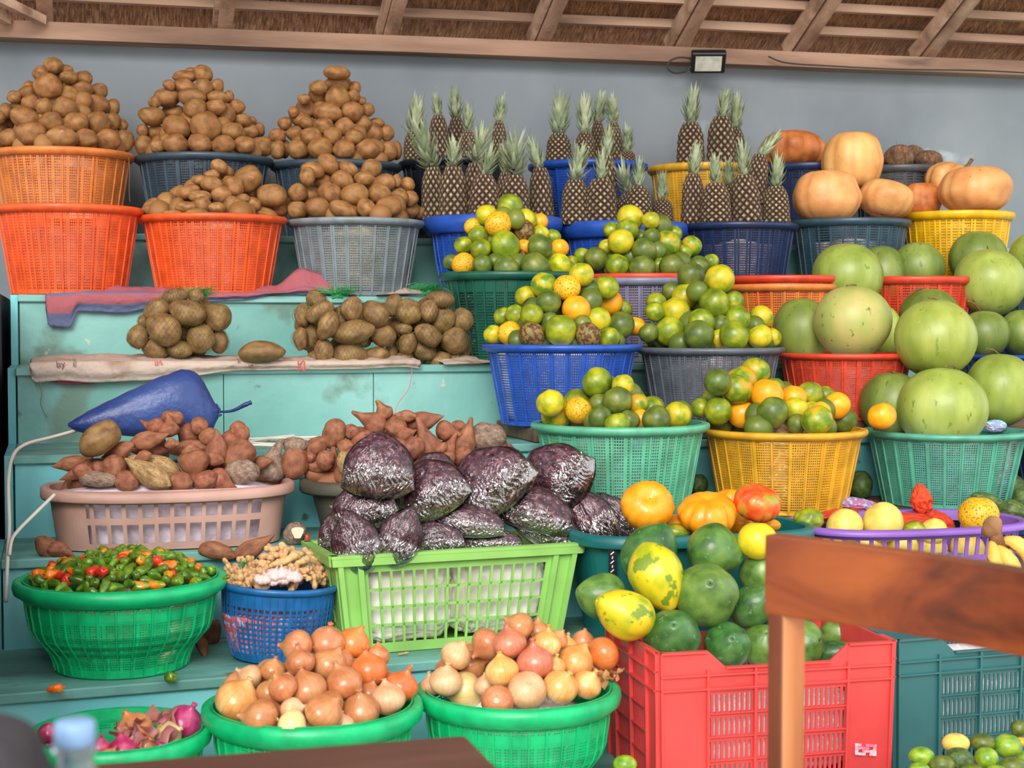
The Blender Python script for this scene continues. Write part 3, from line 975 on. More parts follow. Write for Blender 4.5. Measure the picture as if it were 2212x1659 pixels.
# ================================================================== PRODUCE: materials
FM = {
    'potato': mat('potato skin', [(0.3, (111, 76, 40)), (0.5, (147, 101, 54)), (0.72, (170, 125, 75))], scale=1.6, detail=6, rough=.62, bump=.12, bscale=16, var=.09, hue=.004,
                  specks=[(2.2, .68, (182, 112, 84), 3), (26, .73, (92, 62, 38), 1)]),
    'potato2': mat('washed potato skin', [(0.3, (99, 69, 42)), (0.5, (131, 99, 57)), (0.72, (158, 126, 80))], scale=1.6, detail=6, rough=.62, bump=.12, bscale=16, var=.09, hue=.004,
                   specks=[(30, .70, (88, 62, 38), 1)]),
    'sweet': mat('sweet potato skin', [(0.3, (110, 65, 46)), (0.5, (145, 88, 61)), (0.72, (167, 110, 80))], scale=2.0, detail=6, rough=.7, bump=.2, bscale=14, var=.10, hue=.006,
                 specks=[(24, .70, (98, 56, 42), 1)]),
    'tan': mat('tan tuber skin', [(0.3, (126, 94, 59)), (0.5, (167, 133, 86)), (0.72, (194, 166, 117))], scale=3, detail=7, rough=.75, bump=.3, bscale=14, var=.1, specks=[(14, .60, (101, 79, 59), 3)]),
    'greytuber': mat('grey tuber skin', [(0.3, (104, 82, 70)), (0.5, (138, 114, 98)), (0.72, (176, 148, 122))], scale=4, detail=7, rough=.8, bump=.3, bscale=14, var=.1, specks=[(14, .62, (84, 68, 58), 3)]),
    'G': mat('green citrus peel', [(0.32, (86, 108, 18)), (0.5, (122, 140, 26)), (0.68, (172, 172, 34))], scale=1.1, rough=.38, bump=.06, bscale=40, var=.1, hue=.008, specks=[(24, .75, (60, 57, 26), 1)], coat=.15),
    'D': mat('dark green citrus peel', [(0.3, (65, 83, 27)), (0.5, (90, 109, 37)), (0.7, (125, 132, 50))], scale=1.2, rough=.42, bump=.06, bscale=40, var=.1, hue=.008, specks=[(16, .68, (52, 48, 28), 1)], coat=.12),
    'Y': mat('yellow green citrus peel', [(0.34, (131, 149, 25)), (0.5, (182, 177, 31)), (0.64, (219, 188, 35))], scale=1.2, rough=.38, bump=.06, bscale=40, var=.08, hue=.008, specks=[(22, .72, (130, 97, 24), 1)], coat=.15),
    'YG': mat('half ripe citrus peel', [(0.38, (94, 126, 23)), (0.5, (144, 158, 29)), (0.6, (203, 160, 31))], scale=1.2, rough=.38, bump=.06, bscale=40, var=.08, hue=.008, specks=[(22, .73, (108, 83, 25), 1)], coat=.15),
    'O': mat('orange citrus peel', [(0.34, (236, 150, 20)), (0.6, (250, 178, 28))], scale=1.2, rough=.38, bump=.06, bscale=40, var=.05, specks=[(22, .69, (190, 96, 20), 1)], coat=.15),
    'S': mat('speckled yellow citrus peel', [(0.34, (226, 172, 26)), (0.6, (240, 190, 40))], scale=1.4, rough=.45, bump=.08, bscale=40, var=.06, specks=[(9, .56, (176, 96, 28), 5), (18, .62, (120, 72, 26), 3)]),
    'B': mat('brown blotched citrus peel', [(0.34, (122, 104, 46)), (0.6, (146, 120, 54))], scale=1.4, rough=.55, bump=.1, bscale=40, var=.08, specks=[(3.2, .47, (88, 58, 38), 6)]),
    'watermelon': mat('pale watermelon rind', [(0.3, (116, 132, 50)), (0.5, (144, 160, 68)), (0.7, (172, 184, 92))], scale=1.3, detail=4, rough=.42, bump=.03, var=.08, hue=.006,
                      stretch=(1, 1, .35), specks=[(7, .64, (116, 136, 54), 9), (30, .75, (200, 190, 140), 1)], coat=.08),
    'watermelon_shaded': mat('watermelon rind with painted shade', [(0.3, (86, 104, 40)), (0.5, (112, 130, 54)), (0.7, (138, 152, 74))], scale=1.3, detail=4, rough=.45, bump=.03, var=.08, hue=.006,
                           stretch=(1, 1, .35), specks=[(7, .63, (86, 104, 42), 9)], coat=.05),  # the pale rind again, with shade painted into its colour
    'scarred': mat('scarred watermelon rind', [(0.34, (136, 155, 73)), (0.5, (164, 171, 91)), (0.62, (185, 175, 105))], scale=1.1, detail=4, rough=.45, var=.0, stretch=(1, 1, .5),
                   specks=[(6, .66, (116, 112, 52), 8), (9, .68, (104, 118, 48), 7)]),
    'pump_pale': mat('pale pumpkin skin', [(0.3, (196, 135, 78)), (0.5, (217, 156, 92)), (0.72, (228, 176, 111))], scale=1.4, detail=5, rough=.5, bump=.08, bscale=14, var=.05, hue=.006,
                     specks=[(5, .70, (160, 132, 66), 4), (9, .74, (150, 92, 48), 2)]),
    'pump_dark': mat('dull orange pumpkin skin', [(0.3, (160, 88, 40)), (0.5, (194, 112, 54)), (0.72, (208, 134, 76))], scale=2, detail=6, rough=.55, bump=.15, bscale=12, var=.04, specks=[(7, .70, (120, 70, 40), 4)]),
    'pump_orange': mat('bright orange pumpkin skin', [(0.3, (234, 132, 14)), (0.5, (248, 156, 20)), (0.72, (250, 176, 46))], scale=1.4, detail=4, rough=.36, bump=.05, var=.04, specks=[(20, .73, (190, 96, 20), 1)], coat=.2),
    'pump_red': mat('red orange pumpkin skin with green crown', [(0.38, (214, 74, 24)), (0.55, (238, 104, 40)), (0.66, (150, 160, 50))], scale=1.6, detail=4, rough=.36, var=.0, specks=[(6, .70, (240, 200, 140), 3)], coat=.2),
    'pap_green': mat('green papaya skin', [(0.3, (57, 91, 36)), (0.5, (94, 131, 56)), (0.72, (126, 156, 75))], scale=1.5, detail=4, rough=.36, bump=.05, var=.1, hue=.01, specks=[(4, .66, (111, 137, 94), 4), (18, .74, (70, 67, 38), 1)], coat=.15),
    'pap_dark': mat('dark green papaya skin', [(0.3, (38, 76, 34)), (0.5, (62, 106, 48)), (0.72, (92, 134, 72))], scale=1.5, detail=4, rough=.36, bump=.05, var=.1, hue=.01, specks=[(4, .62, (98, 134, 92), 4)], coat=.15),
    'pap_yellow': mat('yellow papaya skin with green blotches', [(0.3, (150, 170, 30)), (0.5, (212, 196, 30)), (0.7, (236, 196, 40))], scale=1.3, detail=3, rough=.38, var=.04, specks=[(2.1, .56, (118, 144, 40), 6)], coat=.15),
    'grapefruit': mat('yellow citrus peel', [(0.3, (176, 180, 30)), (0.5, (226, 204, 34)), (0.7, (244, 204, 50))], scale=1.3, rough=.4, bump=.05, bscale=40, var=.03, specks=[(22, .72, (176, 120, 40), 1)], coat=.15),
    'passion': mat('pale yellow fruit skin', [(0.3, (214, 184, 78)), (0.5, (232, 204, 98)), (0.72, (240, 216, 120))], scale=1.6, detail=4, rough=.45, bump=.04, var=.04, hue=.006, specks=[(9, .68, (176, 130, 60), 3)]),
    'avocado': mat('avocado skin', [(0.3, (48, 66, 30)), (0.5, (72, 96, 42)), (0.72, (106, 126, 60))], scale=3, detail=5, rough=.45, bump=.2, bscale=30, var=.12, hue=.01, specks=[(20, .70, (96, 80, 50), 1)]),
    'lime': mat('lime peel', [(0.3, (84, 132, 26)), (0.5, (123, 165, 39)), (0.7, (165, 188, 62))], scale=1.2, rough=.33, bump=.05, bscale=40, var=.1, hue=.01, coat=.25),
    'coconut': mat('coconut husk', [(0.3, (82, 56, 40)), (0.5, (120, 88, 64)), (0.72, (156, 118, 86))], scale=5, detail=8, rough=.9, bump=.6, bscale=22, var=.1, stretch=(1, 1, .3)),
    'ginger': mat('ginger skin', [(0.3, (172, 130, 84)), (0.5, (206, 164, 112)), (0.72, (224, 188, 138))], scale=2.5, detail=5, rough=.7, bump=.2, bscale=16, var=.10, hue=.008),
    'garlic': mat('garlic skin', [(0.3, (206, 164, 160)), (0.6, (232, 200, 194))], scale=3, rough=.45, var=.04, stretch=(3, 3, .5), coat=.15),
    'pg': mat('green pepper skin', [(0.3, (52, 86, 16)), (0.5, (84, 124, 26)), (0.75, (134, 164, 44))], scale=1.0, rough=.25, var=.28, hue=.015, coat=.3),
    'pr': mat('red pepper skin', [(0.3, (214, 30, 20)), (0.7, (240, 66, 44))], scale=1.0, rough=.25, var=.1, coat=.3),
    'po': mat('orange pepper skin', [(0.36, (240, 92, 10)), (0.62, (252, 140, 30))], scale=1.0, rough=.25, var=.05, coat=.3),
    'pm': mat('orange and green pepper skin', [(0.42, (120, 150, 34)), (0.55, (246, 140, 30))], scale=.9, rough=.25, var=.05, coat=.3),
}
def onion_mat(name, a, b, c, lines=(150, 84, 40), rough=.28):
    m = mat(name, [(0.3, a), (0.5, b), (0.72, c)], scale=1.1, detail=4, rough=rough, bump=.04, var=.08, hue=.008, coat=.25, specks=[(5, .72, lines, 5)])
    nt = m.node_tree; N, L = nt.nodes, nt.links
    # meridian lines of the dry skin
    tc = N.new('ShaderNodeTexCoord'); sp = N.new('ShaderNodeSeparateXYZ'); L.new(tc.outputs['Object'], sp.inputs[0])
    at = N.new('ShaderNodeMath'); at.operation = 'ARCTAN2'; L.new(sp.outputs[1], at.inputs[0]); L.new(sp.outputs[0], at.inputs[1])
    ml = N.new('ShaderNodeMath'); ml.operation = 'MULTIPLY'; ml.inputs[1].default_value = 19; L.new(at.outputs[0], ml.inputs[0])
    sn = N.new('ShaderNodeMath'); sn.operation = 'SINE'; L.new(ml.outputs[0], sn.inputs[0])
    mr = N.new('ShaderNodeMapRange'); mr.inputs[1].default_value = .93; mr.inputs[2].default_value = 1; mr.inputs[4].default_value = .4; L.new(sn.outputs[0], mr.inputs[0])
    b_ = N['Principled BSDF']; src = b_.inputs['Base Color'].links[0].from_socket
    mx = N.new('ShaderNodeMix'); mx.data_type = 'RGBA'; L.new(mr.outputs[0], mx.inputs[0]); L.new(src, mx.inputs[6]); mx.inputs[7].default_value = s2l(lines)
    L.new(mx.outputs[2], b_.inputs['Base Color'])
    return m
OM = {
    'brown': onion_mat('brown onion skin', (179, 109, 66), (199, 130, 83), (211, 153, 104)),
    'gold': onion_mat('golden onion skin', (214, 148, 72), (232, 172, 96), (242, 202, 134)),
    'pink': onion_mat('pinkish onion skin', (186, 103, 74), (201, 120, 91), (215, 142, 112), (142, 70, 49)),
    'orange': onion_mat('orange onion skin', (213, 106, 49), (224, 121, 62), (230, 145, 86), (162, 69, 32)),
    'pale': onion_mat('pale peeled onion', (226, 196, 120), (236, 214, 146), (240, 226, 176), (190, 150, 90)),
    'papery': onion_mat('papery tan onion skin', (206, 150, 104), (222, 172, 126), (234, 196, 154), (166, 116, 76), .5),
    'red': onion_mat('red onion skin', (150, 34, 84), (186, 48, 104), (206, 100, 136), (120, 24, 60)),
}

# ================================================================== PRODUCE: placing
ORD = ['first', 'second', 'third', 'fourth', 'fifth', 'sixth', 'seventh', 'eighth', 'ninth', 'tenth', 'eleventh', 'twelfth', 'thirteenth',
       'fourteenth', 'fifteenth', 'sixteenth', 'seventeenth', 'eighteenth', 'nineteenth', 'twentieth']
def ordn(i):
    return ORD[i] if i < 20 else 'twenty ' + ORD[i - 20]

class It:
    __slots__ = ('px', 'py', 'a', 'b', 'ang', 'd', 'k', 'o', 'look', 'mesh', 'mat', 'tilt', 'name', 'mode', 'dd', 'spin', 'cat')
    def __init__(s, px, py, a, b, ang=0.0, k=None):
        s.px, s.py, s.a, s.b, s.ang, s.k = px, py, a, b, ang, k
        s.d = 4.0; s.o = None; s.look = ''; s.tilt = 0.0; s.mode = 'x'; s.dd = None; s.spin = 0.0; s.mat = None; s.mesh = None; s.name = 'item'; s.cat = 'item'
    def pos(s):
        return CAMP + ray(s.px, s.py) * s.d
    def rad(s):
        return (s.a + s.b) * .5 * s.d / FPX

def mound_depth(it, c, Rx, Ry, zb, H, lean=0.0):
    Y = c.y
    r_it = it.b
    for _ in range(6):
        p = on_y(it.px, it.py, Y)
        rr = r_it * depth(p) / FPX
        s = max(0.0, min(1.0, 1 - (p.z - zb) / H))
        ax = max(Rx * s, rr * .6); ay = max(Ry * s - rr * .5, .0)
        u = (p.x - c.x) / max(ax, .02)
        Y = c.y + lean - ay * sqrt(max(0.0, 1 - u * u))
    it.d = depth(on_y(it.px, it.py, Y))

def relax(items, n=60, tight=.86, lim=.16):
    d0 = [i.d for i in items]
    for _ in range(n):
        P = [i.pos() for i in items]
        mv = [0.0] * len(items)
        for i in range(len(items)):
            for j in range(i + 1, len(items)):
                v = P[j] - P[i]
                m = (items[i].rad() + items[j].rad()) * tight
                L_ = v.length
                if L_ < m:
                    s = (m - L_) * .5
                    if items[j].d >= items[i].d:
                        mv[j] += s; mv[i] -= s * .5
                    else:
                        mv[i] += s; mv[j] -= s * .5
        for i, it in enumerate(items):
            it.d = min(max(it.d + max(-.02, min(.02, mv[i])), d0[i] - lim), d0[i] + lim)

def make(it):
    X = CR * cos(it.ang) + CU * sin(it.ang)
    Z = -CR * sin(it.ang) + CU * cos(it.ang)
    w = it.d / FPX
    if it.mode == 'x':
        Yv = Z.cross(X)
        M3 = Matrix((X, Yv, Z)).transposed()
        sc = Vector((it.a * w, (it.a + it.b) * .5 * w, it.b * w))
    else:                                   # long axis is local Z, pointing along the screen angle, tilted to the viewer
        ax = (X * cos(it.tilt) - CF * sin(it.tilt)).normalized()
        sx = ax.cross(CF)
        if sx.length < 1e-3:
            sx = CR.copy()
        sx.normalize()
        sy = ax.cross(sx).normalized()
        c_, s_ = cos(it.spin), sin(it.spin)
        u = sx * c_ + sy * s_; v = ax.cross(u)
        M3 = Matrix((u, v, ax)).transposed()
        ln = it.a * w
        sc = Vector((it.b * w, it.b * w, ln))
    me = with_mat(it.mesh, it.mat) if it.mat else it.mesh
    o = link(it.name, me)
    o.matrix_world = Matrix.Translation(it.pos()) @ M3.to_4x4() @ Matrix.Diagonal((*sc, 1))
    it.o = o
    return o

def rows_of(items, rh):
    s = sorted(items, key=lambda i: i.py)
    rows = []
    for i in s:
        if rows and i.py - rows[-1][0].py <= rh:
            rows[-1].append(i)
        else:
            rows.append([i])
    return [sorted(r, key=lambda i: i.px) for r in rows]

def label_pile(items, rh, pile, group):
    looks = {}
    for i in items:
        looks[i.look] = looks.get(i.look, 0) + 1
    rows = rows_of(items, rh)
    n = len(rows)
    for ri, r in enumerate(rows):
        rn = 'top row' if ri == 0 else ('bottom row' if ri == n - 1 else ordn(ri) + ' row from the top')
        for ci, it in enumerate(r):
            if looks[it.look] == 1 and len(items) > 1:
                lab = '%s in the %s' % (it.look, pile)
            elif len(r) == 1:
                lab = '%s alone in the %s of the %s' % (it.look, rn.replace(' from the top', ''), pile)
            else:
                pos = 'leftmost' if ci == 0 else ('rightmost' if ci == len(r) - 1 else ordn(ci) + ' from left')
                lab = '%s, %s in %s, %s' % (it.look, pos, rn, pile)
            if len(lab.split()) > 16:
                lab = lab.replace(' from the top', '')
            tag(it.o, lab, it.cat, group)

def size_word(it, mean):
    s = (it.a + it.b) / 2 / mean
    return 'large ' if s > 1.28 else ('small ' if s < .72 else '')

def read(data, ox, oy, s):
    """picture measurements taken in an enlarged view at (ox, oy), s times: (x, y, half width, half height, tilt, kind)"""
    out = []
    for t in data:
        k = None
        ang = 0
        rest = list(t[2:])
        if rest and isinstance(rest[-1], str):
            k = rest.pop()
        a = rest[0]; b = rest[1] if len(rest) > 1 else a
        if len(rest) > 2:
            ang = -rest[2]
        out.append(It(ox + t[0] / s, oy + t[1] / s, a / s, b / s, radians(ang), k))
    return out

def potato_pile(data, ox, oy, s, key, apex, pile, group, fillers, rh=19, ry=None, lean=0.0, mt='potato', rxk=1.0):
    items = read(data, ox, oy, s)
    B = BK[key]
    mean = sum(i.a + i.b for i in items) / 2 / len(items)
    for n_, it in enumerate(items):
        if it.a < it.b:
            it.a, it.b, it.ang = it.b, it.a, it.ang + pi / 2
        it.a *= 1.10; it.b *= 1.12
        mound_depth(it, B['c'], B['R'] * .98 * rxk, ry or B['R'] * .95, B['c'].z - .02, apex, lean)
        it.name = 'potato'; it.cat = 'potato'
        it.mesh = POTATO[(n_ * 7) % len(POTATO)]; it.mat = FM[mt]
        r_ = it.a / it.b
        it.look = size_word(it, mean) + ('long ' if r_ > 1.4 else ('round ' if r_ < 1.1 else 'oval ')) + 'potato'
    relax(items)
    for it in items:
        make(it)
    label_pile(items, rh, pile, group)
    filler(items, key, apex, fillers, POTATO, FM[mt], 'potatoes', rad=.034)
    return items

def filler(items, key, apex, n, meshes, m, nm, rad, scale=.84):
    """the same produce inside the heap, seen only in the gaps"""
    B = BK[key]
    occ = [(i.pos(), i.rad()) for i in items]
    rnd = random.Random(len(items) * 31 + n)
    done = 0; tries = 0
    while done < n and tries < n * 60:
        tries += 1
        u = rnd.random() ** 1.3
        h = apex * .86 * u
        rr = B['R'] * scale * (1 - u) * sqrt(rnd.random() * .7 + .3)
        a = rnd.uniform(0, 2 * pi)
        p = B['c'] + Vector((rr * cos(a), rr * sin(a), h + rad * .2))
        r = rad * rnd.uniform(.85, 1.1)
        if any((p - q).length < (r + w) * .74 for q, w in occ):
            continue
        ix, iy = px_of(p); dp = depth(p)
        if any(dp < i_.d + .01 and (ix - i_.px) ** 2 + (iy - i_.py) ** 2 < ((i_.a + i_.b) * .5 * .9) ** 2 for i_ in items):
            continue
        rp = r * FPX / dp
        if any(all((qx - i_.px) ** 2 + (qy - i_.py) ** 2 > ((i_.a + i_.b) * .5 * 1.12) ** 2 for i_ in items) for qx, qy in ((ix, iy - rp * .9), (ix - rp * .9, iy), (ix + rp * .9, iy))):
            continue
        if p.y < B['c'].y and (p.xy - B['c'].xy).length > B['R'] * .8 and h < .02:
            continue
        occ.append((p, r)); done += 1
        hidden_add(nm, meshes[done % len(meshes)], m, p, (r * 1.1, r, r * .95), (rnd.uniform(0, 3), rnd.uniform(0, 3), rnd.uniform(0, 3)))

HID = {}
def hidden_add(nm, me, m, p, sc, rot):
    """produce buried in the heaps, seen only in gaps between the countable pieces"""
    HID.setdefault(nm, (m, []))[1].append((me, Matrix.LocRotScale(p, Euler(rot), Vector(sc))))
def hidden_build():
    for nm, (m, lst) in HID.items():
        vs, fs = [], []
        for me, M4 in lst:
            b = len(vs)
            vs.extend(M4 @ v.co for v in me.vertices)
            fs.extend(tuple(b + i for i in p.vertices) for p in me.polygons)
        md = bpy.data.meshes.new(nm); md.from_pydata(vs, [], fs); md.materials.append(m)
        for p in md.polygons:
            p.use_smooth = True
        o = link(nm, md)
        tag(o, nm.replace('_', ' ') + ' buried inside the heaps, showing only in the gaps', nm.replace('_', ' '), kind='stuff')

# ---- potatoes
PA = [(287,357,50,42,-30),(220,400,40,38),(350,385,45,30),(373,418,45,32),(455,425,42,38),(262,430,72,38,10),(258,470,72,62),(440,485,60,45),(540,492,40,40),(158,475,30,32),
      (360,520,72,52),(150,508,48,40),(78,528,38,32),(170,562,50,44),(240,580,45,45),(350,588,64,55),(95,580,40,30),(515,570,78,55,12),(612,583,35,42),(30,605,38,40),
      (138,640,78,52,10),(278,662,60,50),(412,668,65,50,-8),(530,668,58,60),(612,662,38,45),(35,665,40,45),(660,680,32,30),(175,728,78,62),(60,748,55,45),(335,745,80,55),
      (470,750,58,47),(585,760,65,55),(675,765,50,58),(-8,700,40,48),(-20,760,50,45),(-15,640,40,38)]
PB = [(1103,402,50,45),(1035,388,30,20),(1002,418,62,30),(995,470,58,38),(918,462,30,28),(1103,477,48,47),(1180,465,33,36),(910,530,64,50),(1042,525,70,42),(1180,530,55,35),
      (1240,525,28,32),(840,555,32,30),(1060,590,60,50),(1172,580,52,38),(945,612,60,38),(1285,580,42,35),(1218,622,56,52),(828,632,68,48,10),(1310,650,48,35),(1365,655,25,20),
      (960,690,72,58,10),(1115,688,75,77),(775,708,30,33),(850,720,50,36),(1253,712,57,43),(1350,712,50,40),(1405,705,30,38),(785,790,50,54),(858,792,38,36),(953,782,65,50),
      (1085,780,60,47),(1212,787,60,48,-15),(1325,790,58,44),(1425,795,55,48,20)]
PC = [(423,395,68,34),(430,460,72,48),(522,478,28,35),(320,475,45,35),(318,520,45,42),(424,532,64,60,20),(512,520,32,35),(245,540,32,28),(258,590,55,48),(375,612,72,50,8),
      (505,605,55,50,-35),(590,595,32,35),(550,548,30,22),(185,608,25,28),(225,650,60,40,20),(258,668,38,30,20),(350,685,55,42,10),(140,672,35,35),(560,668,42,42,-30),(463,690,52,46),
      (640,668,40,25),(195,725,45,38),(98,738,45,35),(283,742,57,45,10),(397,740,45,46),(512,745,50,38,-20),(610,722,60,52),(695,722,35,42),(100,815,38,48),(138,810,28,45),
      (210,812,55,48),(333,805,64,54),(460,812,57,48),(582,812,64,52),(690,820,55,50),(745,820,28,48)]
PD = [(1190,905,45,35,20),(1218,935,52,35,10),(1345,975,78,62,-40),(1150,950,38,25),(1082,978,38,28),(1147,1000,58,40,10),(1265,1010,60,48,40),(1025,1045,62,38,-15),
      (1085,1065,58,30),(1200,1058,52,42),(912,1100,55,52),(830,1110,50,30,-20),(1010,1125,55,28),(1100,1110,42,40),(1178,1130,42,30),(1265,1115,54,44),(1372,1112,42,36,-20),
      (1370,1050,42,30),(1475,1060,75,60),(1525,1125,60,44,-35),(1430,1158,75,30,10),(1070,1155,58,22),(820,1145,52,30),(1320,1080,35,25),(935,1160,50,20)]
PE = [(378,892,64,46,35),(290,925,60,42,15),(262,958,38,50),(345,980,50,46,40),(485,918,50,36,30),(450,980,60,48,20),(605,920,60,46,-35),(572,972,50,40),(680,990,55,45,-10),
      (745,985,28,35),(808,1000,35,35),(210,1045,48,46),(272,1060,52,46),(388,1052,60,50,40),(518,1058,68,58,-15),(650,1052,60,48),(760,1070,48,42),(822,1075,40,42),
      (208,1138,50,46),(318,1130,70,52,8),(455,1138,74,42,18),(580,1130,50,46,70),(700,1125,72,52,-10),(815,1135,50,46),(870,1155,28,30)]
V1 = (0, 0, 2.5135); V2 = (560, 0, 2.5135)
potato_pile(PA, *V1, 'b1', .32, 'faded orange basket pyramid', 'potatoes in the faded orange basket', 90)
potato_pile(PB, *V1, 'b2', .30, 'second top step pyramid', 'potatoes in the second basket on the top step', 90)
potato_pile(PC, *V2, 'b3', .31, 'third top step pyramid', 'potatoes in the third basket on the top step', 90)
potato_pile(PD, *V1, 'c2', .19, 'red orange basket heap', 'loose potatoes in the red orange basket', 45, lean=.02)
potato_pile(PE, *V2, 'c3', .22, 'light grey basket heap', 'potatoes in the light grey basket', 55)

# ---- bags of potatoes in green netting
NETM = mat('green nylon net', [(0.3, (16, 120, 60)), (0.7, (46, 160, 84))], scale=3, rough=.5, var=0)
NETD = mat('dull green net', [(0.3, (62, 84, 38)), (0.7, (98, 104, 52))], scale=3, rough=.6, var=0)
def net_bag(data, ox, oy, s, yc, ry, bag, tie, label):
    items = read(data, ox, oy, s)
    mean = sum(i.a + i.b for i in items) / 2 / len(items)
    cx = sum(i.px for i in items) / len(items); cy = sum(i.py for i in items) / len(items)
    zb = ZT[2] + .004
    # lowest potato pixel decides where the bag rests
    for n_, it in enumerate(items):
        if it.a < it.b:
            it.a, it.b, it.ang = it.b, it.a, it.ang + pi / 2
        it.a *= 1.10; it.b *= 1.12
        xs = [i.px for i in items]; ys = [i.py for i in items]
        hx = (max(xs) - min(xs)) / 2 + 8; hy = (max(ys) - min(ys)) / 2 + 8
        u = (it.px - (max(xs) + min(xs)) / 2) / hx; v = (it.py - (max(ys) + min(ys)) / 2) / hy
        dy = -ry * sqrt(max(0, 1 - u * u * .8 - v * v * .6)) + (.05 if it.k == 'b' else 0)
        it.d = depth(on_y(it.px, it.py, yc + dy))
        it.name = 'potato'; it.cat = 'potato'
        it.mesh = POTATO[(n_ * 3) % 10]; it.mat = FM['potato2']
        it.look = size_word(it, mean) + ('long ' if it.a / it.b > 1.4 else ('round ' if it.a / it.b < 1.1 else 'oval ')) + 'potato'
    relax(items, tight=.84, lim=.07)
    for it in items:
        make(it)
        lo = min(v.z for v in [it.o.matrix_world @ Vector(c) for c in it.o.bound_box])
    lowest = min((i.pos().z - i.b * i.d / FPX) for i in items)
    label_pile(items, 22, bag, 'potatoes in the ' + bag)
    # loose back layer so the bag is full
    cen = Vector((0, 0, 0))
    for it in items:
        cen += it.pos()
    cen /= len(items); cen.y = yc + .01
    rnd = random.Random(int(cx)); occ = [(i.pos(), i.rad()) for i in items]; extra = []
    for _ in range(900):
        u = Vector((rnd.uniform(-1, 1), rnd.uniform(-.2, 1), rnd.uniform(-1, 1)))
        p = cen + Vector((u.x * hx * 4.5 / FPX * .78, .02 + u.y * .05, u.z * hy * 4.5 / FPX * .74)); r = rnd.uniform(.030, .036)
        if p.z - r < zb or any((p - q).length < (r + w) * .78 for q, w in occ) or u.x ** 2 + u.z ** 2 > 1 or len(extra) > 18:
            continue
        occ.append((p, r)); extra.append((p, r))
        hidden_add('potatoes', POTATO[len(extra) % 10], FM['potato2'], p, (r * 1.2, r, r * .95), (rnd.uniform(0, 3), rnd.uniform(0, 3), rnd.uniform(0, 3)))
    # netting drawn over the potatoes
    dg = [(i.pos(), i.rad() * 1.02 + .001) for i in items] + [(p, r * 1.0) for p, r in extra]
    top = on_y(tie[0], tie[1], yc - .02)
    nu, nv = 64, 40
    bm = bmesh.new()
    grid = []
    for j in range(nv + 1):
        ph = -pi / 2 + pi * j / nv
        row = []
        for i in range(nu):
            th = 2 * pi * (i + .5 * (j % 2)) / nu
            d = Vector((cos(ph) * cos(th), cos(ph) * sin(th), sin(ph)))
            best = .02
            for p, r in dg:
                oc = p - cen
                b_ = oc.dot(d); q = oc.length_squared - b_ * b_
                if q < r * r and b_ > 0:
                    best = max(best, b_ + sqrt(r * r - q))
            row.append(best)
        grid.append(row)
    for _ in range(2):                      # tighten: bridge the hollows between potatoes
        g2 = [r[:] for r in grid]
        for j in range(nv + 1):
            for i in range(nu):
                nb = [grid[min(nv, j + 1)][i], grid[max(0, j - 1)][i], grid[j][(i + 1) % nu], grid[j][i - 1]]
                g2[j][i] = max(grid[j][i], sum(nb) / 4)
        grid = g2
    vv = []
    for j in range(nv + 1):
        ph = -pi / 2 + pi * j / nv
        row = []
        for i in range(nu):
            th = 2 * pi * (i + .5 * (j % 2)) / nu
            d = Vector((cos(ph) * cos(th), cos(ph) * sin(th), sin(ph)))
            p = cen + d * grid[j][i]
            p.z = max(p.z, zb)
            row.append(p)
        vv.append(row)
    root = empty('net_bag', Vector((cen.x, cen.y, zb)))
    tag(root, label, 'net bag')
    def strand(a, b):
        d = (b - a)
        if d.length < 1e-5:
            return
        n_ = ((a + b) / 2 - cen).normalized()
        sd = d.cross(n_).normalized() * .00022
        o_ = n_ * .0004
        q = [bm.verts.new(v) for v in (a - sd, a + sd, a + o_, b - sd, b + sd, b + o_)]
        bm.faces.new((q[0], q[2], q[5], q[3])); bm.faces.new((q[2], q[1], q[4], q[5])); bm.faces.new((q[1], q[0], q[3], q[4]))
    for j in range(nv):
        for i in range(nu):
            a = vv[j][i]
            k = i if j % 2 else i - 1
            strand(a, vv[j + 1][k % nu]); strand(a, vv[j + 1][(k + 1) % nu])
    me = mesh_from(bm, 'netting', [NETD], False)
    o = link('netting', me, root)
    o.location = -root.location
    # knotted green tuft
    bm = bmesh.new()
    rnd = random.Random(int(tie[0]))
    for k in range(150):
        a = Vector((rnd.gauss(0, .008), rnd.gauss(0, .006), rnd.gauss(0, .004)))
        dx = rnd.uniform(-1, 1) * tie[2]
        b = a + Vector((dx * .6, rnd.uniform(-.02, .0), rnd.uniform(.0, .02) + abs(dx) * .1))
        c = a + Vector((dx * 1.3, rnd.uniform(-.03, .0), tie[3] * rnd.uniform(.3, 1) - abs(dx) * .12))
        tube(bm, [top + a, top + b, top + c], .0005, 3, cap=False)
    tube(bm, [top + Vector((-.016, -.006, -.004)), top + Vector((0, -.014, .002)), top + Vector((.016, -.006, -.002))], .006, 6)
    o = link('tie', mesh_from(bm, 'tie', [NETM], False), root)
    o.location = -root.location
    o['label'] = 'knotted bright green end of the net'
    return items
V5 = (0, 560, 2.9625); V6 = (560, 560, 2.9625)
N1 = [(1120,240,82,48,-20),(1255,235,45,42),(1005,325,80,60,-30),(1205,345,108,80,15),(1390,370,85,78,35),(885,500,62,72),(1048,447,105,90,20),(1350,430,65,60,'b'),
      (1285,510,88,82,-30),(995,570,82,62,15),(1150,575,78,52),(1400,530,55,68),(1165,480,45,45,'b'),(925,400,40,45,'b'),(1260,585,55,34,'b')]
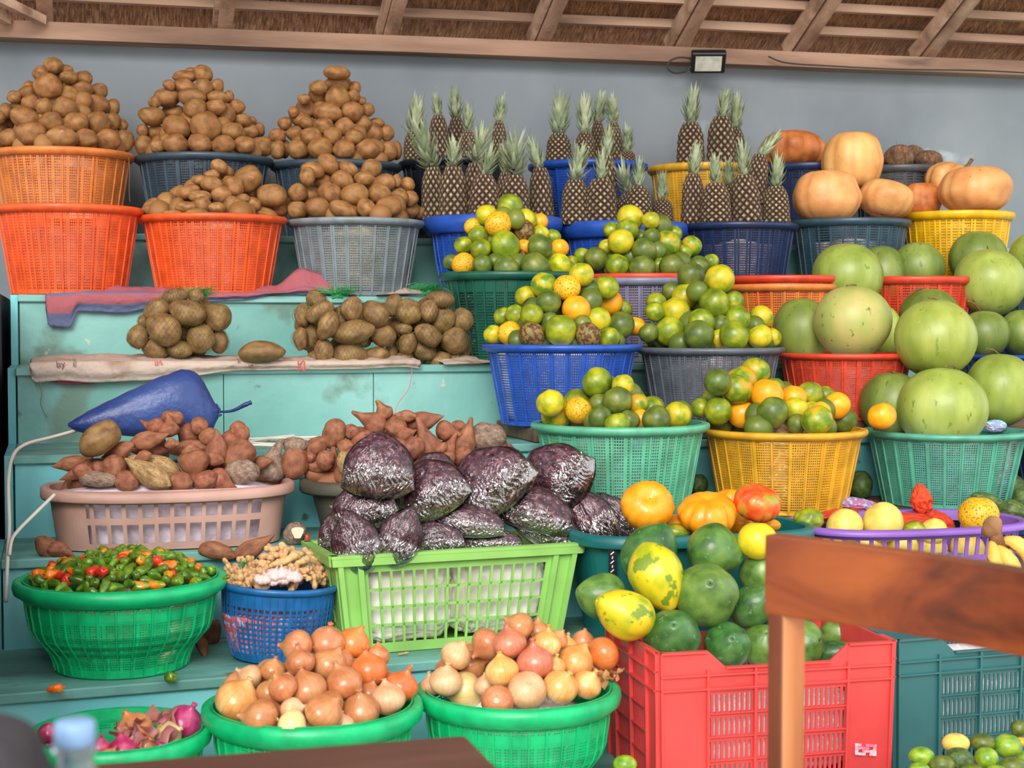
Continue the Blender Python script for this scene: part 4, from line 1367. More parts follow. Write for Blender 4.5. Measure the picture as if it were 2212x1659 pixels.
N2 = [(365,255,60,55),(280,360,48,72),(385,335,90,55,-30),(442,420,90,62,-65),(515,350,30,50,'b'),(593,322,76,64,-75),(743,350,85,72,30),(600,465,125,66,-10),(527,400,40,40,'b'),
      (795,490,75,62),(415,590,78,56,80),(575,615,105,82),(745,615,78,52,-10),(850,590,40,60),(265,510,42,70),(330,500,50,75,'b'),(660,530,50,30,'b'),(365,625,50,40)]
N3 = [(958,335,78,75),(1085,335,60,65),(862,300,55,68),(1165,260,85,52,10),(1180,395,80,66,-60),(1300,390,72,70),(925,445,50,35),(950,540,66,52,-70),(1080,485,88,60,35),
      (1252,520,85,78),(1055,580,80,60,20),(1160,650,66,50,-30),(1255,640,50,48),(935,630,50,42),(1020,640,50,35,'b'),(1320,560,36,70),(1050,400,45,32,'b')]
net_bag(N1, *V5, 4.40, .07, 'left net bag', (433, 640, .035, .03), 'netted bag of potatoes standing alone on the white sacking')
net_bag(N2, *V6, 4.41, .08, 'middle net bag', (728, 640, .05, .035), 'netted bag of potatoes with spread green tuft, beside another bag')
net_bag(N3, *V6, 4.43, .08, 'right net bag', (925, 632, .05, .03), 'netted bag of potatoes against the dark green basket')
s_ = read([(1668, 596, 152, 72, -3)], *V5)[0]
s_.d = depth(on_y(563, 762, YT[2] - .035)); s_.name = 'potato'; s_.mesh = POTATO[5]; s_.mat = FM['potato2']
make(s_); tag(s_.o, 'single long potato lying on the white sacking between net bags', 'potato')

# ---- sweet potatoes and tubers: (x at one end, y, x at tip, y, half thickness, shape, skin)
S1 = [(1150,1018,1055,1012,42,3),(1090,1120,1082,1005,62,1),(1030,1085,905,1045,52,1),(1240,1070,1318,1062,50,2),(1215,1165,1195,1080,58,3),(1290,1150,1385,1115,46,2),
      (850,1185,1065,1130,52,0),(850,1195,655,1275,48,0),(1060,1185,1145,1175,30,0),(1335,1205,1040,1225,50,0),(1060,1230,840,1225,38,0),(1385,1330,1395,1110,66,0),
      (1465,1110,1475,1270,64,0),(1510,1070,1560,1140,50,3),(1590,1200,1430,1320,82,2),(540,1290,350,1330,45,0),(555,1310,590,1255,48,1),(700,1300,400,1400,50,0),(725,1290,740,1390,66,3),
      (1140,1370,790,1245,72,1,'tan'),(1080,1450,810,1295,68,0,'tan2'),(1235,1250,1245,1450,84,1),(1110,1425,1220,1440,58,2),(1270,1440,1375,1385,52,2),(1360,1370,1525,1488,60,1),
      (760,1410,870,1440,56,2),(525,1405,735,1412,44,3,'grey'),(1480,1360,1620,1362,70,3,'grey'),(1690,1400,1800,1180,88,1,'grey'),(1610,1320,1745,1280,36,0),(1150,1290,1240,1285,46,0),
      (1420,1290,1300,1260,40,0),(960,1250,860,1290,36,0),(480,1350,600,1370,48,0),(990,1130,900,1150,40,0),(640,1370,560,1400,46,2),(1180,1240,1280,1250,50,2),(600,1330,680,1340,44,2)]
S2 = [(230,1240,228,1365,76,3),(170,1190,300,1195,48,2,'grey'),(500,1060,460,1175,64,3),(420,1160,295,1250,55,0),(560,1100,620,1115,44,3),(345,1275,310,1260,32,2),
      (430,1240,420,1340,50,2),(430,1330,270,1320,36,0),(470,1350,478,1165,40,1),(510,1180,620,1240,46,0),(540,1250,540,1350,38,3,'tan'),(720,1120,590,1180,46,0),
      (730,1130,620,1150,40,2),(815,1010,757,920,56,1),(790,1080,610,990,66,1),(860,1100,900,1040,62,2),(1000,1010,870,1000,34,0),(840,1070,870,1000,34,0),(930,1075,1170,1000,56,0),
      (870,1140,995,1108,44,0),(1110,1280,1030,1030,80,1),(1150,1080,1295,1130,56,1),(1240,1075,1318,1075,36,2),(1290,1230,1352,1032,70,1),(1385,1140,1530,1140,84,3,'grey'),
      (1500,1185,1540,1280,62,3,'tan'),(950,1240,1030,1160,58,2),(1140,1200,1190,1245,46,0),(1180,1290,1245,1120,54,1),(1240,1280,1140,1250,46,1),(1565,1215,1580,1155,28,1),
      (1600,1300,1602,1195,36,2),(1620,1235,1695,1275,28,1),(640,1220,560,1300,50,2),(700,1200,620,1260,52,2),(860,1180,940,1240,52,2),(1340,1230,1260,1290,50,2),(1430,1240,1380,1290,46,2)]
def sweet_pile(data, ox, oy, s, c, Rx, Ry, zb, H, pile, group, rh=26, thin=.62):
    items = []
    for n_, t in enumerate(data):
        x0, y0, x1, y1, r, k = t[:6]
        sk = t[6] if len(t) > 6 else 'sweet'
        L_ = sqrt((x1 - x0) ** 2 + (y1 - y0) ** 2) / 2
        it = It(ox + (x0 + x1) / 2 / s, oy + (y0 + y1) / 2 / s, max(L_ + r * (.62 if k == 3 else .35), r * 1.1) / s, r * 1.16 / s, atan2(-(y1 - y0), (x1 - x0)))
        it.mode = 'z'
        it.mesh = SWEET[k][n_ % 3]
        it.mat = {'sweet': FM['sweet'], 'tan': FM['tan'], 'tan2': FM['tan'], 'grey': FM['greytuber']}[sk]
        it.name = 'sweet_potato' if sk == 'sweet' else 'tuber'
        it.cat = 'sweet potato' if sk == 'sweet' else 'tuber'
        sh = {0: 'spindle shaped', 1: 'necked', 2: 'blunt', 3: 'round'}[k]
        it.look = ('%s sweet potato' % sh) if sk == 'sweet' else ('%s %s tuber' % (sh, {'tan': 'mottled tan', 'tan2': 'smooth tan', 'grey': 'grey brown'}[sk]))
        if it.a / it.b > 2.6 and sk == 'sweet':
            it.look = 'long thin sweet potato'
        it.tilt = random.uniform(-.15, .25); it.spin = random.uniform(0, 6)
        mound_depth(it, c, Rx, Ry, zb, H)
        items.append(it)
    relax(items, tight=thin, lim=.10)
    for it in items:
        make(it)
    label_pile(items, rh, pile, group)
    occ = [(i.pos(), i.rad()) for i in items]; rnd = random.Random(int(c.x * 100)); done = 0
    for _ in range(6000):
        u = rnd.uniform(-1, 1); v = rnd.uniform(-.8, 1); h = rnd.random() ** 1.4
        if u * u + v * v > (1 - h) ** 2 * .85 or done > 34:
            continue
        p = c + Vector((u * Rx, .02 + v * Ry * .7, h * H * .72 - .012)); r = rnd.uniform(.022, .028)
        ix, iy = px_of(p); dp = depth(p)
        if any((p - q).length < (r + w) * .62 for q, w in occ) or all((ix - i_.px) ** 2 + (iy - r * FPX / dp - i_.py) ** 2 > i_.b ** 2 * 2.2 for i_ in items) or any(dp < i_.d + .015 and (ix - i_.px) ** 2 + (iy - i_.py) ** 2 < ((i_.a + i_.b) * .5 * .8) ** 2 for i_ in items):
            continue
        occ.append((p, r)); done += 1
        hidden_add('sweet_potatoes', SWEET[(2, 3, 0)[done % 3]][done % 3], FM['sweet'], p, (r, r, r * 1.7), (rnd.uniform(.8, 2.2), rnd.uniform(-.6, .6), rnd.uniform(0, 6)))
    return items
cb = on_y(365, 1040, 3.765)
sweet_pile(S1, *V5, cb, .31, .15, cb.z - .02, .22, 'pink basket heap', 'sweet potatoes and tubers in the pink basket')
co = on_y(880, 1025, 3.775)
sweet_pile(S2, *V6, co, .31, .15, co.z - .03, .26, 'heap behind the bags', 'sweet potatoes in the olive tub')
big = It(216, 949, 51, 33, radians(35)); big.d = depth(on_y(216, 949, 3.78)) - .09; big.name = 'potato'; big.mesh = POTATO[4]; big.mat = FM['potato2']
make(big); tag(big.o, 'very large yellowish potato topping the left of the sweet potato heap', 'potato')

# ---- citrus
V7 = (920, 400, 2.9625); V8 = (1360, 540, 2.9625)
C1 = [(541,137,82,'G'),(388,192,68,'Y'),(462,250,84,'S'),(640,220,70,'Y'),(622,293,73,'B'),(728,235,45,'O'),(298,265,48,'S'),(337,325,67,'G'),(735,310,55,'Y'),(240,385,58,'G'),
      (352,408,67,'G'),(508,385,94,'G'),(628,400,45,'O'),(730,398,78,'D'),(855,402,58,'O'),(810,335,35,'G'),(165,495,42,'D'),(240,505,74,'S'),(362,510,65,'D'),(515,530,80,'D'),
      (605,465,45,'B'),(698,525,95,'D'),(855,510,75,'Y'),(440,490,35,'D'),(930,505,32,'G')]
C2 = [(1308,210,84,'Y'),(1440,225,55,'Y'),(1490,265,85,'D'),(1190,290,42,'G'),(1287,290,72,'G'),(1248,360,81,'Y'),(1155,395,50,'Y'),(1000,455,40,'G'),(1090,472,76,'D'),(1225,515,76,'G'),
      (1395,418,79,'D'),(1385,530,82,'D'),(1445,330,55,'D'),(1545,375,86,'YG'),(1590,310,50,'G'),(1700,388,65,'YG'),(1650,430,50,'G'),(1575,520,80,'D'),(1490,515,35,'G'),(1380,335,35,'D'),
      (1740,520,70,'D'),(1825,488,50,'G')]
C3 = [(995,572,77,'Y'),(755,640,82,'YG'),(902,656,84,'S'),(1035,670,72,'D'),(1152,655,80,'G'),(640,712,68,'Y'),(785,748,78,'D'),(1170,750,86,'O'),(960,793,88,'O'),(495,840,52,'G'),
      (575,830,65,'G'),(678,830,72,'G'),(1095,862,86,'Y'),(1260,800,32,'G'),(1245,897,88,'D'),(1345,903,54,'O'),(430,955,45,'Y'),(535,945,75,'S'),(678,955,80,'B'),(863,928,100,'G'),
      (1038,958,80,'B'),(1175,975,65,'G'),(790,870,40,'D'),(1000,890,32,'D')]
C4 = [(393,165,86,'D'),(577,185,93,'Y'),(270,265,45,'D'),(358,300,86,'Y'),(543,340,97,'G'),(665,325,65,'G'),(160,395,62,'G'),(170,335,50,'G'),(290,395,93,'Y'),(462,460,85,'G'),
      (685,440,87,'G'),(845,427,73,'Y'),(255,520,94,'G'),(445,545,95,'D'),(668,550,93,'G'),(835,555,78,'Y'),(910,560,60,'Y'),(122,530,62,'D'),(565,570,40,'Y'),(580,480,45,'D')]
C5 = [(1095,1262,96,'G'),(1262,1280,70,'Y'),(795,1395,88,'Y'),(970,1390,88,'G'),(1225,1380,92,'D'),(1110,1400,50,'D'),(1355,1400,68,'YG'),(975,1440,84,'S'),(835,1470,97,'YG'),
      (1115,1485,75,'D'),(1440,1440,85,'G'),(1300,1505,55,'D'),(1225,1535,80,'G'),(1475,1500,90,'D'),(1610,1470,85,'Y'),(1380,1500,35,'O')]
C6 = [(805,780,92,'YG'),(563,845,85,'D'),(715,840,98,'YG'),(690,890,97,'YG'),(880,925,100,'O'),(1050,945,80,'O'),(1155,925,85,'G'),(565,1030,88,'G'),(455,1010,52,'G'),(720,1050,90,'O'),
      (915,1038,98,'D'),(1065,1020,80,'Y'),(1325,995,85,'O'),(1225,1030,60,'O'),(1160,1030,45,'Y'),(1200,1090,98,'YG'),(1372,1090,82,'D'),(530,950,45,'G'),(925,880,50,'G'),(800,1000,40,'O'),
      (1070,1110,45,'D'),(1256,935,22,'G')]
LOOK = {'G': 'bright green citrus', 'D': 'dark green citrus', 'Y': 'yellow green citrus', 'YG': 'half yellow citrus', 'O': 'orange citrus', 'S': 'brown speckled yellow citrus', 'B': 'brown blotched citrus'}
def citrus_pile(data, ox, oy, s, key, apex, pile, group, n_fill, rh=22, rxk=1.0):
    items = read(data, ox, oy, s)
    mean = sum(i.a for i in items) / len(items)
    B = BK[key]
    for n_, it in enumerate(items):
        mound_depth(it, B['c'], B['R'] * .98 * rxk, B['R'] * .95, B['c'].z - .02, apex)
        if it.a < mean * .78:
            it.a = mean * .86; it.d += .04
        it.a *= 1.05; it.b = it.a * .96
        it.name = 'citrus_fruit'; it.cat = 'citrus fruit'
        it.mesh = CITRUS[(n_ * 5) % 6]; it.mat = FM[it.k]
        it.ang = random.uniform(-.9, .9)
        it.look = size_word(it, mean) + LOOK[it.k]
    relax(items, tight=.93)
    for it in items:
        make(it)
    label_pile(items, rh, pile, group)
    filler(items, key, apex, n_fill, CITRUS, FM['D'], 'citrus_fruits', rad=.033)
citrus_pile(C1, *V7, 'd1', .24, 'dark green basket pyramid', 'citrus in the dark green basket', 40)
citrus_pile(C2, *V7, 'd2', .24, 'red rimmed basket pile', 'citrus in the red rimmed basket', 40, rxk=1.1)
citrus_pile(C3, *V7, 'e1', .26, 'royal blue basket pyramid', 'citrus in the royal blue basket', 45)
citrus_pile(C4, *V8, 'e2', .27, 'dark grey basket pile', 'citrus in the dark grey basket', 45)
citrus_pile(C5, *V7, 'f1', .17, 'mint basket pile', 'citrus in the mint basket', 30)
citrus_pile(C6, *V8, 'f2', .19, 'amber basket pile', 'citrus in the amber basket', 34)
# ---- single fruits here and there: (px, py, a, b, angle, Y, mesh, material, name, category, label, mode, tilt)
def single(px, py, a, b, ang, Y, mesh, m, name, cat, label, mode='x', tilt=0.0, spin=0.0, group=None):
    it = It(px, py, a, b, radians(ang)); it.d = depth(on_y(px, py, Y)); it.mesh = mesh; it.mat = m; it.name = name; it.mode = mode; it.tilt = tilt; it.spin = spin
    make(it)
    tag(it.o, label, cat, group)
    return it
single(1905, 899, 31, 29, 20, 3.62, CITRUS[2], FM['O'], 'citrus_fruit', 'citrus fruit', 'lone orange citrus beside the lowest watermelons')

# ---- pineapples: (base x, y, shoulder x, y, width, crown tip x, y, crown kind, depth Y, label)
PI_ = [
 (893,366,893,284,44,908,188,'narrow',5.34,'pineapple furthest back left, its dull crown against the wall'),
 (948,370,947,250,46,940,193,'narrow',5.24,'tall pineapple second from left in the back, pale crown'),
 (985,366,986,254,42,981,178,'narrow',5.32,'pineapple in the back with a pointed crown, third from left'),
 (1012,372,1010,282,38,1013,213,'narrow',5.22,'pineapple behind, just right of the pointed crown'),
 (1080,366,1078,262,34,1086,194,'narrow',5.28,'slim pineapple standing apart at right of the left back group'),
 (937,492,934,360,52,893,240,'wide',4.93,'leftmost front pineapple with long leaves leaning left'),
 (979,494,979,360,62,983,280,'wide',4.80,'front pineapple second from left, crown opening like a star'),
 (1024,490,1026,352,50,1052,246,'wide',4.99,'pineapple in the second rank with the longest bright leaves'),
 (1046,496,1046,378,66,1071,300,'wide',4.77,'broad front pineapple below the longest leaves'),
 (1092,488,1092,372,42,1085,300,'narrow',5.02,'pineapple half hidden behind, between two front ones'),
 (1112,494,1112,378,66,1116,262,'wide',4.80,'broad front pineapple right behind the topmost green citrus'),
 (1172,488,1166,362,52,1143,285,'narrow',4.90,'rightmost pineapple of the left group, crown leaning left'),
 (1207,368,1207,288,56,1212,180,'narrow',5.26,'pineapple alone on the left of the middle back group'),
 (1262,368,1264,286,46,1262,192,'narrow',5.22,'back pineapple behind the middle group, second from left'),
 (1292,366,1291,262,32,1301,188,'narrow',5.36,'back pineapple hidden by its neighbour, dark crown beside the arch'),
 (1328,366,1325,266,38,1318,190,'narrow',5.28,'back pineapple with crown bending left in the middle group'),
 (1356,370,1355,326,38,1355,260,'narrow',5.20,'small back pineapple at right of the middle group'),
 (1242,498,1243,388,60,1259,296,'wide',4.82,'leftmost front pineapple of the middle group'),
 (1312,496,1310,335,48,1318,258,'narrow',4.98,'middle group pineapple behind the fullest one, pale crown'),
 (1298,500,1298,386,68,1300,312,'narrow',4.79,'fullest front pineapple of the middle group'),
 (1355,496,1358,418,52,1336,332,'wide',4.93,'pineapple of the middle group with crown thrown to the left'),
 (1379,502,1378,402,60,1382,332,'narrow',4.80,'front pineapple of the middle group with fresh green crown'),
 (1432,500,1431,430,46,1430,360,'narrow',4.86,'shortest pineapple, right end of the middle group'),
 (1492,378,1492,265,60,1500,172,'narrow',5.26,'tall back pineapple standing left in the right group'),
 (1558,378,1558,252,62,1574,176,'narrow',5.22,'tall back pineapple in the centre of the right group'),
 (1590,378,1589,276,40,1592,190,'narrow',5.34,'back pineapple mostly hidden behind the central tall one'),
 (1497,500,1497,376,50,1509,298,'narrow',4.90,'leftmost front pineapple of the right group'),
 (1546,504,1545,396,66,1545,320,'narrow',4.79,'front pineapple second from left in the right group'),
 (1576,500,1576,400,44,1574,330,'narrow',5.02,'pineapple half hidden between the front ones of the right group'),
 (1614,504,1606,378,64,1603,290,'narrow',4.82,'long front pineapple leaning left in the right group'),
 (1628,440,1642,334,48,1690,277,'narrow',4.99,'tilted pineapple with crown pointing to the upper right'),
 (1677,502,1676,402,58,1682,318,'narrow',4.81,'rightmost pineapple beside the pale pumpkins'),
]
for k, (bx, by, tx, ty, w, cx, cy, ck, Y, lab) in enumerate(PI_):
    near = min((BK[q] for q in ('b4', 'b5', 'b6', 'c4', 'c5', 'c6')), key=lambda q: abs(q['c'].y - (4.862 if Y < 5.1 else 5.25)) * 10 + abs(on_y(bx, by, Y).x - q['c'].x))
    Y = Y - .02 if Y > 5.1 else Y - .02
    for _ in range(40):                     # keep the foot inside its basket
        b = on_y(bx, by, Y); rw = w / 2 * depth(b) / FPX
        if (b.xy - near['c'].xy).length > near['R'] * .90 - rw and abs(b.x - near['c'].x) < near['R'] * .95 - rw * .8:
            Y += .004 if b.y < near['c'].y else -.004
    b = on_y(bx, min(by, 487 if Y < 5.1 else 366), Y); t = on_y(tx, ty, Y); c = on_y(cx, cy, Y - .01)
    d = depth(b)
    root = link('pineapple', None)
    root.empty_display_size = .03
    ax = (t - b).normalized(); q = Vector((0, 0, 1)).rotation_difference(ax)
    root.matrix_world = Matrix.Translation(b) @ q.to_matrix().to_4x4()
    tag(root, lab, 'pineapple', 'pineapples at the back')
    f = link('fruit', PINE[k % 3], root)
    L_ = (t - b).length; R = w / 2 * d / FPX * 1.0
    f.scale = (R, R, L_); f.rotation_euler = (0, 0, k * .8)
    ca = (c - t); cl = ca.length * 1.02
    qi = Vector((0, 0, 1)).rotation_difference((q.inverted() @ ca).normalized())
    cr = link('crown', CROWN[ck][k % 4], root)
    cr.matrix_local = Matrix.Translation((0, 0, L_ * .97)) @ qi.to_matrix().to_4x4() @ Matrix.Rotation(k * 1.3, 4, 'Z') @ Matrix.Diagonal((max(cl, .085), max(cl, .085), cl, 1))

# ---- watermelons with their dry stems
STEM = mat('dry stem', [(0.3, (92, 70, 40)), (0.7, (140, 112, 66))], scale=8, rough=.8, var=0)
def melon(px, py, a, b, Y, m, label, stem=None, k=0):
    it = single(px, py, a, b, 0, Y, MELON[k % 4], FM[m], 'watermelon', 'watermelon', label, group='watermelons on the right side')
    w = it.d / FPX
    if stem:
        inv = it.o.matrix_world.inverted()
        pts = [on_y(sx, sy, it.pos().y + dy * b * w) for sx, sy, dy in stem]
        bm = bmesh.new(); tube(bm, [inv @ p for p in smooth_path(pts, 4)], .0022 / (b * w), 6)
        s = link('stem', mesh_from(bm, 'stem', [STEM]), it.o)
        s['label'] = 'dry curled brown stem'
    return it
melon(1831, 597, 76, 73, 4.36, 'watermelon', 'pale watermelon resting on top of the scarred one', k=0)
melon(1905, 592, 55, 64, 4.62, 'watermelon_shaded', 'shade-painted watermelon half behind the pale topmost left one', k=1)
melon(1982, 580, 57, 58, 4.60, 'watermelon_shaded', 'round watermelon in the red basket below the yellow basket', k=2)
melon(2112, 560, 63, 62, 4.56, 'watermelon_shaded', 'shade-painted watermelon behind the high pale one at right', k=3)
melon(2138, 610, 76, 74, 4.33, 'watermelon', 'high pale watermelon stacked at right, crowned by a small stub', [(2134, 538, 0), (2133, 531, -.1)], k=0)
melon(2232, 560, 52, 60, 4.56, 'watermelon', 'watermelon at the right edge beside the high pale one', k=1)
melon(1730, 716, 62, 74, 4.20, 'watermelon_shaded', 'shade-painted watermelon left of the scarred one', k=2)
melon(1841, 695, 85, 79, 4.03, 'scarred', 'big scarred yellowish watermelon in the red basket', [(1828, 617, -.2), (1838, 615, -.2), (1850, 616, -.2)], k=3)
melon(1908, 715, 40, 56, 4.30, 'watermelon', 'sliver of watermelon behind the scarred one', k=0)
melon(2008, 675, 64, 54, 4.30, 'watermelon_shaded', 'watermelon with a straw stalk behind the central stack', [(1999, 628, 0), (1985, 624, -.1), (1962, 634, -.3)], k=1)
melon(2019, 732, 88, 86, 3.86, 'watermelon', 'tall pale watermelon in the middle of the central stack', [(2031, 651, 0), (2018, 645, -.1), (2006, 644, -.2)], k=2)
melon(2127, 722, 54, 52, 4.18, 'watermelon_shaded', 'watermelon with curled tendril in the blue basket', [(2118, 672, 0), (2106, 658, -.2), (2090, 650, -.4)], k=3)
melon(2213, 722, 56, 54, 4.18, 'watermelon_shaded', 'watermelon in the blue basket cut by the right edge', k=0)
melon(1926, 872, 68, 72, 3.86, 'watermelon_shaded', 'shade-painted watermelon at left of the lowest basket', [(1922, 802, 0), (1930, 804, -.3)], k=1)
melon(2034, 883, 97, 90, 3.72, 'watermelon', 'largest front watermelon in the sea green basket', [(2060, 800, -.1), (2063, 792, -.2), (2050, 789, -.3), (2041, 792, -.4)], k=2)
melon(2160, 842, 76, 80, 3.80, 'watermelon', 'pale watermelon at right of the largest front one', [(2156, 764, 0), (2146, 756, -.1), (2130, 754, -.2)], k=3)

# ---- pumpkins
def pump(px, py, a, b, Y, k, m, label, ang=90, tilt=0.0, group='pumpkins on the top right', stem=None):
    it = single(px, py, b, a, ang, Y, PUMP[k], FM[m], 'pumpkin', 'pumpkin', label, 'z', tilt, spin=px * .1, group=group)
    if stem:
        inv = it.o.matrix_world.inverted()
        bm = bmesh.new()
        pts = [on_y(x, y, it.pos().y) for x, y in stem]
        tube(bm, [inv @ p for p in pts], [.10, .07, .08][:len(pts)], 7)
        link('stem', mesh_from(bm, 'stem', [STEM]), it.o)
    return it
pump(1711, 324, 69, 54, 5.30, 2, 'pump_dark', 'dull dark orange ribbed pumpkin against the wall')
pump(1842, 348, 66, 70, 4.98, 1, 'pump_pale', 'tall pale ribbed pumpkin perched highest')
pump(1786, 424, 74, 62, 4.80, 1, 'pump_pale', 'round pale pumpkin at left of the slate teal basket')
pump(1915, 430, 60, 44, 4.80, 3, 'pump_pale', 'smaller pale pumpkin tilted beside the round one', ang=75)
pump(1990, 434, 44, 44, 4.98, 3, 'pump_dark', 'small dull pumpkin with an orange chip, between baskets')
pump(2058, 398, 58, 54, 5.00, 2, 'pump_pale', 'pale pumpkin with a stalk in the yellow basket', ang=60, stem=[(2080, 368), (2092, 356), (2100, 344)])
pump(2108, 410, 76, 56, 4.80, 3, 'pump_pale', 'broad pale pumpkin at the right of the yellow basket')
GP = 'pumpkins in the teal tub'
pump(1398, 1094, 57, 52, 3.30, 3, 'pump_orange', 'round bright orange pumpkin showing its blossom scar', ang=80, tilt=1.0, group=GP)
pump(1530, 1108, 64, 50, 3.27, 0, 'pump_orange', 'orange pumpkin with pale streaks in the middle of the tub', tilt=.35, group=GP)
pump(1583, 1082, 40, 34, 3.40, 0, 'pump_orange', 'orange pumpkin mostly hidden behind two others', group=GP)
pump(1636, 1086, 52, 46, 3.24, 0, 'pump_red', 'red orange pumpkin with green patch on top', ang=75, tilt=.4, group=GP)
pump(1605, 1128, 44, 34, 3.36, 0, 'pump_orange', 'orange pumpkin under the red orange one', group=GP)
pump(1478, 1133, 42, 26, 3.34, 3, 'pump_orange', 'orange pumpkin low between the two large ones', group=GP)
single(1460, 1148, 34, 18, 0, 3.30, CITRUS[1], FM['YG'], 'citrus_fruit', 'citrus fruit', 'yellow green citrus just above the teal tub rim')
single(1665, 1135, 22, 14, 0, 3.32, CITRUS[1], FM['O'], 'citrus_fruit', 'citrus fruit', 'small orange fruit at the right end of the teal tub')

# ---- coconuts
def coco(px, py, a, b, Y, lab, sd):
    it = single(px, py, a, b, 0, Y, blob(60 + sd, 4, .10, 1.6, .05), FM['coconut'], 'coconut', 'coconut', lab, group='coconuts in the charcoal basket')
    bm = bmesh.new(); rnd = random.Random(sd)
    for k in range(16):
        d = Vector((rnd.gauss(0, 1), rnd.gauss(0, 1), rnd.gauss(.6, .8))).normalized()
        p0 = d * .97; p1 = d * rnd.uniform(1.1, 1.5) + Vector((rnd.uniform(-.2, .2),) * 3)
        tube(bm, [p0, (p0 + p1) / 2 + Vector((0, 0, .05)), p1], .006, 3, cap=False)
    c = link('husk_fibre', mesh_from(bm, 'husk_fibre', [FM['coconut']]), it.o)
coco(1942, 340, 33, 27, 5.20, 'round coconut showing its three eyes', 1)
coco(1972, 338, 26, 25, 5.30, 'coconut behind the round one', 2)
coco(2005, 345, 30, 21, 5.22, 'flatter hairy coconut at right', 3)
coco(1916, 350, 18, 18, 5.26, 'coconut barely showing at left', 4)

# ---- papayas in the red crate: (px, py, half length, half width, angle of the tip, tilt, Y, mesh, skin, label)
PY = [
 (1404,1196,76,62,60,.2,3.06,0,'pap_dark','dark green papaya at the back of the red crate'),
 (1420,1246,80,60,-68,.25,2.96,1,'pap_yellow','yellow papaya with green blotches standing upright'),
 (1545,1190,64,60,-15,.5,3.06,2,'pap_green','lumpy green papaya with a folded waist'),
 (1527,1282,70,70,92,1.1,2.92,3,'pap_green','largest pale green papaya seen from its stem end'),
 (1299,1289,62,52,165,.4,2.98,0,'pap_green','green papaya overhanging the left end of the crate'),
 (1350,1326,76,54,152,.35,2.88,1,'pap_yellow','yellow papaya leaning over the crate rim'),
 (1453,1374,64,62,95,1.0,2.86,2,'pap_dark','dark papaya in the front corner of the crate'),
 (1572,1394,52,52,80,1.1,2.88,3,'pap_dark','small green papaya in front with star shaped end'),
 (1630,1306,62,44,40,.3,2.93,0,'pap_dark','dark glossy papaya left of the chair post'),
 (1645,1236,56,48,70,.3,3.04,1,'pap_green','bright green papaya below the yellow citrus'),
 (1650,1392,46,50,90,.8,2.90,2,'pap_green','streaked papaya partly behind the chair post'),
 (1740,1388,44,50,20,.9,2.92,3,'pap_green','pale papaya between the chair post and rail'),
 (1812,1368,44,34,10,.3,3.00,0,'pap_green','papaya under the chair rail at the right of the crate'),
 (1800,1412,60,30,10,.3,2.94,1,'pap_dark','shaded papaya low in the right of the crate'),
 (1480,1300,60,44,60,.2,3.06,2,'pap_dark','papaya hidden under the pale green one'),
 (1720,1300,60,50,30,.3,3.04,0,'pap_green','papaya hidden behind the chair rail'),
]
for (px, py, hl, hw, an, ti, Y, k, m, lab) in PY:
    single(px, py, hl, hw, an, Y, PAPAYA[k], FM[m], 'papaya', 'papaya', lab, 'z', ti, spin=px * .37, group='papayas in the red crate')
single(1636, 1168, 44, 41, 0, 3.02, CITRUS[4], FM['grapefruit'], 'citrus_fruit', 'citrus fruit', 'big yellow citrus on the papayas left of the chair')

# ---- onions
V12 = (400, 1100, 2.967); V13 = (800, 1100, 2.967); V11 = (0, 1100, 2.967)
O1 = [(717,880,100,178,'brown'),(910,850,105,80,'brown'),(1080,855,100,62,'orange'),(735,980,88,100,'brown'),(925,995,110,60,'brown'),(1175,1030,112,100,'orange'),(565,1030,76,75,'brown'),
      (415,1078,78,150,'papery'),(340,1228,138,60,'gold'),(622,1140,88,120,'brown'),(655,1125,82,70,'papery'),(540,1170,78,80,'brown'),(780,1155,120,108,'brown'),(1015,1115,112,112,'brown'),
      (1300,1215,105,100,'papery'),(1385,1135,102,68,'orange'),(890,1305,118,45,'brown'),(1125,1290,115,95,'brown'),(480,1345,120,170,'brown'),(560,1290,72,20,'brown'),(690,1290,80,20,'papery'),
      (685,1385,95,-20,'pale'),(1235,940,55,90,'brown'),(1010,1385,50,90,'papery'),(820,1010,60,90,'papery'),(1180,1180,60,70,'brown')]
O2 = [(952,755,90,150,'brown'),(745,865,98,220,'brown'),(893,860,100,100,'pink'),(1130,860,88,85,'gold'),(1205,830,60,60,'brown'),(1075,780,52,90,'brown'),(548,935,92,60,'papery'),
      (650,1000,92,20,'brown'),(845,1040,103,100,'gold'),(1055,980,112,98,'pink'),(1315,975,112,60,'gold'),(1490,928,103,200,'orange'),(485,1100,98,80,'papery'),(388,1130,55,100,'papery'),
      (605,1165,116,185,'pale'),(1005,1160,116,260,'papery'),(1220,1135,108,60,'gold'),(1390,1125,90,60,'gold'),(815,1235,98,270,'brown'),(1255,880,48,80,'gold'),(735,1130,52,90,'papery'),
      (1180,1010,50,80,'gold'),(1365,840,46,80,'brown')]
O3 = [(858,1410,112,115,'brown'),(1180,1365,112,60,'red'),(1080,1450,88,30,'pale'),(640,1525,62,80,'red'),(790,1545,95,100,'red'),(940,1515,60,60,'brown'),(310,1430,62,80,'red'),
      (315,1500,62,60,'red'),(390,1560,60,60,'red'),(520,1560,62,120,'red'),(1040,1520,55,60,'red'),(700,1590,60,60,'brown')]
OL = {'brown': 'brown onion', 'gold': 'golden onion', 'pink': 'pinkish onion', 'orange': 'shiny orange onion', 'pale': 'pale peeled onion', 'papery': 'papery tan onion', 'red': 'red onion'}
